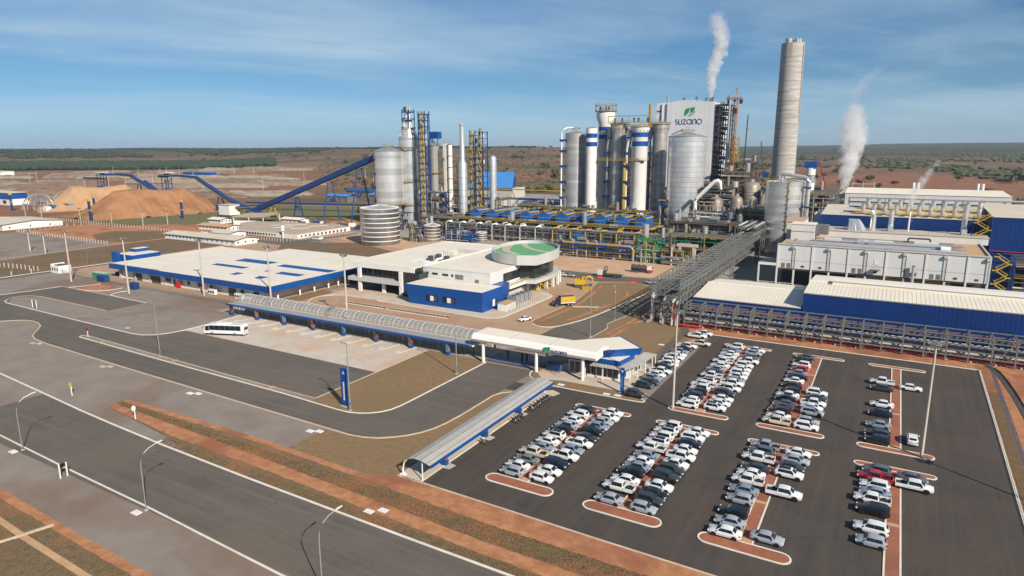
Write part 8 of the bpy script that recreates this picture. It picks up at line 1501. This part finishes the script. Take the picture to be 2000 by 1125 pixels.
# motorcycles
def moto(u, v, rz, colr, label):
    t = thing('motorcycle', label, 'motorcycle', (u, v, .06), rz, 'motorcycles at the arched shelter')
    for x in (-.66, .66):
        w_ = MB(); w_.tube([(x+.29*math.cos(R(a)), 0, .31+.29*math.sin(R(a))) for a in range(0, 361, 30)], .055, 5); w_.build('wheel', M['tyre'], t, local=True); MB().tube([(x, -.06, .31), (x, .06, .31)], .14, 8).build('hub', M['rim'], t, local=True)
    MB().tube([(.66, 0, .31), (.48, 0, .75), (.42, 0, .98)], .05, 5).build('fork', M['steelpale'], t, local=True); MB().tube([(.44, -.36, 1.02), (.40, 0, .98), (.44, .36, 1.02)], .03, 5).build('handlebar', M['black'], t, local=True)
    MB().tube([(.42, 0, .88), (.25, 0, .86), (-.05, 0, .78)], [.10, .17, .12], 8).build('fuel_tank', M[colr], t, True, True); MB().tube([(-.02, 0, .80), (-.4, 0, .80), (-.78, 0, .90)], [.11, .13, .08], 6).build('seat', M['black'], t, local=True)
    MB().box(-.22, .24, -.13, .13, .28, .62).build('engine', M['steel'], t, local=True); MB().tube([(.4, 0, .85), (.1, 0, .6), (-.66, 0, .31)], .045, 5).build('frame', M['black'], t, local=True); MB().tube([(.1, .16, .3), (-.5, .18, .34), (-.9, .18, .42)], .05, 6).build('exhaust', M['steelpale'], t, local=True); MB().box(-.95, -.7, -.1, .1, .8, .9).build('tail', M[colr], t, local=True)
for i, (v, cc) in enumerate(((122.2, 'p_black'), (121.0, 'p_black'), (119.8, 'p_dark'), (118.0, 'p_red'), (116.9, 'p_red'), (115.6, 'p_black'), (114.6, 'p_white'), (110.4, 'p_black'), (108.6, 'p_red'), (107.4, 'p_black'))):
    moto(-61.6, v, R(-20+8*(i % 3)), cc, '%s motorcycle, %s from the reception end of the arched shelter' % ({'p_black': 'black', 'p_dark': 'dark grey', 'p_red': 'red', 'p_white': 'white'}[cc], ORD[i]))
M['p_lime'] = mat('paint_lime', (.04, .42, .03), None, rough=.3, coat=.6); moto(-61.9, 96.2, R(-15), 'p_lime', 'bright green motorcycle alone at the arched shelter')
# ------------------------------------------------------------------ flood masts and lamps
def flood_mast(u, v, h, label, r=.42, lean=None):
    t = thing('flood_mast', label, 'flood mast', (u, v, 0), group='concrete flood masts'); MB().lathe([(r, 0), (r*.55, h)], (u, v), 12).build('pole', M['concrete'], t, True)
    bx(t, 'crossarm', M['steel'], u-1.1, u+1.1, v-.12, v+.12, h-.1, h+.12); bx(t, 'crossarm', M['steel'], u-.12, u+.12, v-1.0, v+1.0, h-.35, h-.12)
    for k in range(6): a = R(60*k); x, y = u+1.0*math.cos(a), v+1.0*math.sin(a); MB().prism([(x-.28, y-.22), (x+.28, y-.22), (x+.28, y+.22), (x-.28, y+.22)], h+.1, h+.5).build('floodlight', M['steelpale'] if k % 2 else M['steel'], t)
    for k in range(8): bx(t, 'rung_band', M['steel'], u-r*.95, u+r*.95, v-r*.95, v+r*.95, 1.5+h*k/9, 1.56+h*k/9) if h > 15 and r > .4 else None
    cy(t, 'rod', M['steel'], (u, v, h), (u, v, h+1.4), .03, 5)
for u, v, lab in ((-293.9, 142, 'leftmost tall concrete flood mast near the gatehouse'), (-250, 140.4, 'tall concrete flood mast in front of the left part of long roof'), (-220.8, 151.6, 'tall concrete flood mast against the middle of long white building'), (-185, 152.4, 'tall concrete flood mast at the right corner of long white building'), (-148.8, 151.7, 'tall concrete flood mast between the two vaulted walkways'), (-36.2, 130.3, 'tall concrete flood mast on the car park island by reception'), (8.6, 129.8, 'tall concrete flood mast at right side of car park'), (36, 113.2, 'concrete flood mast beyond the right edge whose shadow crosses the car park')): flood_mast(u, v, 20.8, lab, .28 if u > -60 else .38)
for u, v, lab in ((-403.7, 176.7, 'thin concrete mast standing in the grey yard at left'), (-386.5, 176.1, 'concrete mast at the crest of the bank at left')): flood_mast(u, v, 10.4, lab, .4)
for i, (u, v) in enumerate(((-537.6, 272.3), (-497.5, 273.3), (-470.1, 280.2), (-457.4, 290.9), (-620, 272), (-590, 270))): flood_mast(u, v, 9.5, ['concrete mast left of the largest chip pile', 'concrete mast before the left flank of largest chip pile', 'concrete mast before the middle of largest chip pile', 'concrete mast before the right flank of largest chip pile', 'concrete mast at far left of the lawn', 'second concrete mast from left on the lawn'][i], .3)
rn = random.Random(31)
for i in range(22):
    u, v = rn.uniform(-1400, -700), rn.uniform(420, 900); flood_mast(u, v, 18, 'thin pale lighting mast standing in the far log yard', .45); bpy.context.scene.objects
for i, (u, v) in enumerate(((-333.2, 137.7), (-332.3, 169.0))): 
    t0 = thing('lamp_post', 'slim grey lamp post on the brown bank, the %s one' % ('left', 'right')[i], 'lamp post', (u, v, 0), group='lamp posts on the bank'); cy(t0, 'pole', M['steel'], (u, v, 0), (u, v, 9.5), .12, 8); bx(t0, 'lamp', M['steelpale'], u-.2, u+.9, v-.15, v+.15, 9.4, 9.6)
for u, v, h, lab in ((-94.8, 96.0, 14.7, 'slim steel lamp post beside the tall blue totem'), (-88.5, 126.1, 15.0, 'slim steel lamp post on the lawn by the entrance road'), (-164.7, 98.5, 14.8, 'slim steel lamp post on the long median'), (-72.9, 171.7, 15, 'slim steel lamp post behind the reception roofs')):
    t0 = thing('lamp_post', lab, 'lamp post', (u, v, 0), group='slim steel lamp posts'); MB().lathe([(.16, 0), (.08, h)], (u, v), 10).build('pole', M['steelpale'], t0, True); bx(t0, 'bracket', M['steelpale'], u-1.3, u, v-.06, v+.06, h-.08, h+.04); bx(t0, 'lamp', M['steelpale'], u-1.7, u-1.0, v-.16, v+.16, h-.05, h+.12); bx(t0, 'base_plate', M['concrete'], u-.35, u+.35, v-.35, v+.35, 0, .12); bx(t0, 'switch_box', M['steel'], u+.14, u+.4, v-.15, v+.15, 1.2, 1.9)
for u, v, ang, lab in ((-134.0, 52.4, 72, 'curved grey street lamp at the left roadside'), (-94.3, 51.4, 72, 'curved grey street lamp in the middle of the roadside'), (-56.8, 51.0, 72, 'curved grey street lamp cut by the bottom edge'), (-74.0, 194.1, 118, 'curved pale street lamp on the lawn island')):
    t0 = thing('street_lamp', lab, 'street lamp', (u, v, 0), group='curved street lamps'); dx, dy = math.cos(R(ang)), math.sin(R(ang))
    MB().tube([(u, v, 0), (u, v, 3), (u, v, 7.2), (u+.12*dx, v+.12*dy, 8.2), (u+.6*dx, v+.6*dy, 9.2), (u+1.4*dx, v+1.4*dy, 9.9), (u+2.4*dx, v+2.4*dy, 10.25)], [.09, .085, .075, .07, .065, .06, .05], 8).build('pole', M['steelpale'], t0, True); MB().tube([(u+2.3*dx, v+2.3*dy, 10.25), (u+2.7*dx, v+2.7*dy, 10.36), (u+3.3*dx, v+3.3*dy, 10.48)], [.08, .14, .1], 8).build('lamp_head', M['greywhite'], t0); bx(t0, 'base_plate', M['concrete'], u-.25, u+.25, v-.25, v+.25, 0, .15)
# signs
def sign(name, label, u, v, h, shape, m):
    t = thing(name, label, 'sign', (u, v, 0)); bx(t, 'post', M['white'], u-.09, u+.09, v-.09, v+.09, 0, h); r_ = .6
    n = {'diamond': 4, 'octagon': 8, 'round': 16}[shape]; vs = []
    for s_ in (-.10, -.14): vs += [(u+(r_*math.cos(2*math.pi*k/n+(0 if shape == 'diamond' else R(22.5))))*.8-s_*.5*0, v+s_+.3*r_*math.cos(2*math.pi*k/n), h+.2+r_*math.sin(2*math.pi*k/n+(0 if shape == 'diamond' else R(22.5)))) for k in range(n)]
    MB().add(vs, [tuple(range(n)), tuple(range(2*n-1, n-1, -1))]+[(k, (k+1) % n, n+(k+1) % n, n+k) for k in range(n)]).build('face', M[m], t)
sign('warning_sign', 'yellow diamond warning sign beside the road', -155.4, 71.8, 2.4, 'diamond', 'yellow'); sign('road_sign', 'white backed octagonal road sign on the red strip', -129.9, 71.0, 2.2, 'octagon', 'white'); sign('road_sign', 'small sign with red rim at the tip of the median', -201.4, 99.6, 2.2, 'octagon', 'tail')
t0 = thing('notice_board', 'dark notice board on two white posts by the roadside', 'sign', (-116.5, 50.6, 0))
for y in (50.2, 51.3): bx(t0, 'post', M['white'], -116.6, -116.4, y-.09, y+.09, 0, 2.5)
bx(t0, 'board', M['black'], -116.62, -116.5, 50.3, 51.2, 1.8, 2.45)
t0 = thing('notice_board', 'grey green notice board on white posts on the paved island', 'sign', (-255.8, 110.6, 0))
for u in (-257.1, -254.4): bx(t0, 'post', M['white'], u-.12, u+.12, 110.5, 110.7, 0, 2.8)
bx(t0, 'board', M['steel'], -256.0, -254.5, 110.4, 110.48, .6, 2.6)
# ------------------------------------------------------------------ trees
def tree_mesh(seed, h, r, nclump, leaves, olive):
    rn = random.Random(seed); tr = MB(); tr.tube([(0, 0, 0), (.1, 0, h*.3), (0, .1, h*.62)], [.05*h*.6, .035*h*.6, .012*h], 6)
    for k in range(4): a = rn.uniform(0, 6.28); tr.tube([(0, 0, h*(.22+.06*k)), (math.cos(a)*r*.35, math.sin(a)*r*.35, h*(.42+.06*k)), (math.cos(a)*r*.6, math.sin(a)*r*.6, h*(.55+.06*k))], [.02*h, .014*h, .006*h], 5)
    cr = MB()
    for c in range(nclump):
        a, q = rn.uniform(0, 6.28), rn.random()**.5; cx, cy_, cz = math.cos(a)*q*r*.8, math.sin(a)*q*r*.8, h*(.5+.42*rn.random()*(1-.45*q)); cr_ = r*rn.uniform(.25, .42)
        for l in range(leaves):
            d = Vector((rn.gauss(0, 1), rn.gauss(0, 1), rn.gauss(0, .8))).normalized()*cr_*rn.uniform(.6, 1.05); s_ = cr_*rn.uniform(.28, .5)
            p = Vector((cx, cy_, cz))+d; x_ = Vector((rn.uniform(-1, 1), rn.uniform(-1, 1), rn.uniform(-1, 1))).normalized(); y_ = x_.cross(d.normalized()+Vector((.01, 0, 0))).normalized()
            cr.add([p-x_*s_-y_*s_*.6, p+x_*s_-y_*s_*.6, p+x_*s_*.7+y_*s_, p-x_*s_*.7+y_*s_], [(0, 1, 2, 3)])
    return tr.mesh('tree_trunk', M['trunk']), cr.mesh('tree_crown', M['leafb'] if olive else M['leaf'])
TM = [tree_mesh(k, h, r, n, 9, o) for k, (h, r, n, o) in enumerate(((8, 4.2, 13, 0), (7, 4.6, 14, 1), (9, 4.0, 12, 0), (6, 3.6, 11, 1), (10, 5.4, 16, 0)))]
rn = random.Random(77)
def cam_pt(az, d): a = R(az); return (_rt.x*math.sin(a)*d+_fh.x*math.cos(a)*d, _rt.y*math.sin(a)*d+_fh.y*math.cos(a)*d)
n_t = 0
while n_t < 290:
    az = rn.choice([rn.uniform(-22, 14), rn.uniform(-20, 12), rn.uniform(-38, -12), rn.uniform(14, 39)]); d = 760+2300*rn.random()**1.3
    if az < -14 and d < 2000: continue
    x, y = cam_pt(az, d)
    if math.sin(x*.011+1)*math.sin(y*.013) < -.25 and rn.random() < .8: continue
    s_ = rn.uniform(.8, 1.7)*(1.1 if d > 1500 else 1.0); a, b2 = TM[rn.randrange(5)]; z = hills(x, y)
    t0 = thing('tree', 'round dark savanna tree scattered over the dry fields beyond the plant' if az < 14 else 'round dark savanna tree in the fields far right of chimney', 'tree', (x, y, z), rn.uniform(0, 6), 'scattered field trees left' if az < 14 else 'scattered field trees right'); t0.scale = (s_*1.15, s_*1.15, s_)
    link('trunk', a, t0); link('crown', b2, t0); n_t += 1
# eucalyptus plantation and far woods: masses nobody could count
def wood(name, label, seed, n, pick, h0, h1, w0, w1, m):
    rn = random.Random(seed); mb = MB()
    for i in range(n):
        q = pick(rn)
        if q is None: continue
        x, y = q; z = hills(x, y); h = rn.uniform(h0, h1); w_ = rn.uniform(w0, w1); k = 5; o = rn.uniform(0, 6)
        pts = [(x+w_*.5*math.cos(o+2*math.pi*j/k), y+w_*.5*math.sin(o+2*math.pi*j/k), z+h*.15) for j in range(k)]+[(x+w_*.62*math.cos(o+.5+2*math.pi*j/k), y+w_*.62*math.sin(o+.5+2*math.pi*j/k), z+h*rn.uniform(.5, .7)) for j in range(k)]+[(x+rn.uniform(-.2, .2)*w_, y+rn.uniform(-.2, .2)*w_, z+h)]
        mb.add(pts, [(j, (j+1) % k, k+j) for j in range(k)]+[((j+1) % k, k+(j+1) % k, k+j) for j in range(k)]+[(k+j, k+(j+1) % k, 2*k) for j in range(k)])
    tag(mb.build(name, m), label, 'wood', kind='stuff')
def in_plantation(rn):
    az = rn.uniform(-42, -19.5); d = rn.uniform(1950, 2330)-(az+30)*10
    return cam_pt(az, d)
wood('plantation', 'dense dark eucalyptus plantation along the left horizon', 3, 4500, in_plantation, 11, 14, 12, 18, M['euc'])
def in_far_left(rn): az = rn.uniform(-42, 2); d = rn.uniform(2900, 6500); return cam_pt(az, d) if math.sin(az*.5+d*.0017) > -.6 else None
wood('far_wood', 'blue green woods on the far ridge at left', 4, 5200, in_far_left, 5, 9, 16, 30, M['euc'])
def in_right(rn):
    az = rn.uniform(6, 42); d = 1250+4300*rn.random()**1.4; x, y = cam_pt(az, d)
    return (x, y) if math.sin(az*.35+1+d*.004)+math.sin(d*.0051+az*.2) > -.1+(.9 if d < 1800 else 0) else None
wood('far_wood', 'dark savanna woods filling the plain at right', 5, 4600, in_right, 5, 9, 9, 18, M['leaf'])
def in_hedge(rn):
    return (rn.uniform(-40, 330), rn.gauss(735, 9)) if rn.random() < .8 else (rn.uniform(-420, -200), rn.gauss(760, 8))
wood('hedge_wood', 'green belt of bushes behind the plant', 6, 700, in_hedge, 5, 9, 7, 11, M['leafb'])
def in_scrub(rn): az = rn.uniform(-16, 12); d = rn.uniform(1000, 2600); return cam_pt(az, d)
wood('scrub', 'low scrub sprinkled over the dry fields', 8, 1500, in_scrub, 1.5, 3, 3, 6, M['leafb'])
# ------------------------------------------------------------------ steam plumes (real volumes)
def plume(label, base, pts, dens, noise, seed):
    """pts: list of (z, dx, dy, radius) along the plume"""
    t = MB(); n = 20; mb = MB(); zs = [p[0] for p in pts]
    mb.lathe([(p[3]*1.0, p[0]) for p in pts], n=n)
    for i, p in enumerate(pts):
        for k in range(n): x, y, z = mb.v[i*n+k]; mb.v[i*n+k] = (x+p[1], y+p[2], z)
    mb.f += [tuple(range(n-1, -1, -1)), tuple((len(pts)-1)*n+k for k in range(n))]; mb.m = [0]*len(mb.f)
    m = bpy.data.materials.new('steam'); m.use_nodes = True; t = m.node_tree; t.nodes.clear(); out = N(t, 'ShaderNodeOutputMaterial'); pv = N(t, 'ShaderNodeVolumePrincipled'); pv.inputs['Color'].default_value = (.97, .97, .98, 1); pv.inputs['Anisotropy'].default_value = .2
    oc = N(t, 'ShaderNodeTexCoord').outputs['Object']; sp = N(t, 'ShaderNodeSeparateXYZ'); LK(t, oc, sp.inputs[0]); zr = MATH(t, 'DIVIDE', MATH(t, 'SUBTRACT', sp.outputs[2], zs[0]), zs[-1]-zs[0])
    mx = max(max(abs(p[1]), abs(p[2]), p[3]) for p in pts)*1.05
    def curve(idx, signed):
        st = [((p[0]-zs[0])/(zs[-1]-zs[0]), p[idx]/mx*(.5 if signed else 1)+(.5 if signed else 0)) for p in pts]
        r_ = RAMP(t, zr, st); return MATH(t, 'MULTIPLY', MATH(t, 'SUBTRACT', r_, .5 if signed else 0), mx*(2 if signed else 1))
    dx = MATH(t, 'SUBTRACT', sp.outputs[0], curve(1, True)); dy = MATH(t, 'SUBTRACT', sp.outputs[1], curve(2, True)); rr = MATH(t, 'MAXIMUM', curve(3, False), .2)
    q = MATH(t, 'DIVIDE', MATH(t, 'SQRT', MATH(t, 'ADD', MATH(t, 'MULTIPLY', dx, dx), MATH(t, 'MULTIPLY', dy, dy))), rr)
    nz = NOISE(t, oc, noise, 5, .62, .4)
    f = MATH(t, 'ADD', MATH(t, 'SUBTRACT', .78, q), MATH(t, 'MULTIPLY', MATH(t, 'SUBTRACT', nz, .5), 2.4))
    d = MATH(t, 'MULTIPLY', MATH(t, 'MULTIPLY', f, 1.5, clamp=True), RAMP(t, zr, dens if isinstance(dens, list) else [(0, dens[0]), (.5, dens[1]), (.85, dens[2]), (1, 0.0)]))
    LK(t, d, pv.inputs['Density']); LK(t, pv.outputs[0], out.inputs['Volume'])
    o = mb.build('steam_plume', m); o.location = base; return tag(o, label, 'steam')
def seg(pts):      # pts in metres: (z, right, radius) with right along the camera's right
    return [(z, r_*_rt.x, r_*_rt.y, rad) for z, r_, rad in pts]
plume('white steam plume rising from the boiler house roof', (-141, 575, 92), seg([(0, 0, 1.9), (6, .2, 3.0), (16, 0, 5), (26, 1.2, 6.8), (36, 4.5, 7.5), (46, 6.5, 8.5), (54, 4, 9), (62, 2, 9.5), (70, 2, 8)]), (1.2, .6, .22), .24, 1)
plume('large white steam plume right of the chimney', (-36, 606, 20), seg([(0, -2, 4), (10, 0, 6.5), (22, 1, 9), (34, 3, 12), (46, 2, 13), (58, 1, 12), (68, 0, 9), (76, 0, 8), (84, 6, 8), (92, 15, 8), (100, 24, 6)]), [(0, .7), (.4, .5), (.60, .22), (.68, .02), (.8, .05), (1, 0.0)], .14, 2)
plume('thin wisp of steam on the blue hall roof', (5.2, 340, 25), seg([(0, 0, 1.0), (4, .6, 1.8), (9, 2.0, 2.6), (14, 5.2, 2.4), (19, 8.5, 2.2), (24, 11.5, 1.8)]), (.6, .4, .25), .45, 3)
# ------------------------------------------------------------------ air
hz = bpy.data.materials.new('haze'); hz.use_nodes = True; t = hz.node_tree; t.nodes.clear(); out = N(t, 'ShaderNodeOutputMaterial'); pv = N(t, 'ShaderNodeVolumePrincipled'); pv.inputs['Color'].default_value = (.62, .78, 1.0, 1); pv.inputs['Density'].default_value = HAZE if 'HAZE' in globals() else 4.6e-5; pv.inputs['Anisotropy'].default_value = .1
LK(t, pv.outputs[0], out.inputs['Volume'])
o = MB().box(-15000, 15000, -15000, 15000, -2, 210).build('haze', hz); o['kind'] = 'stuff'
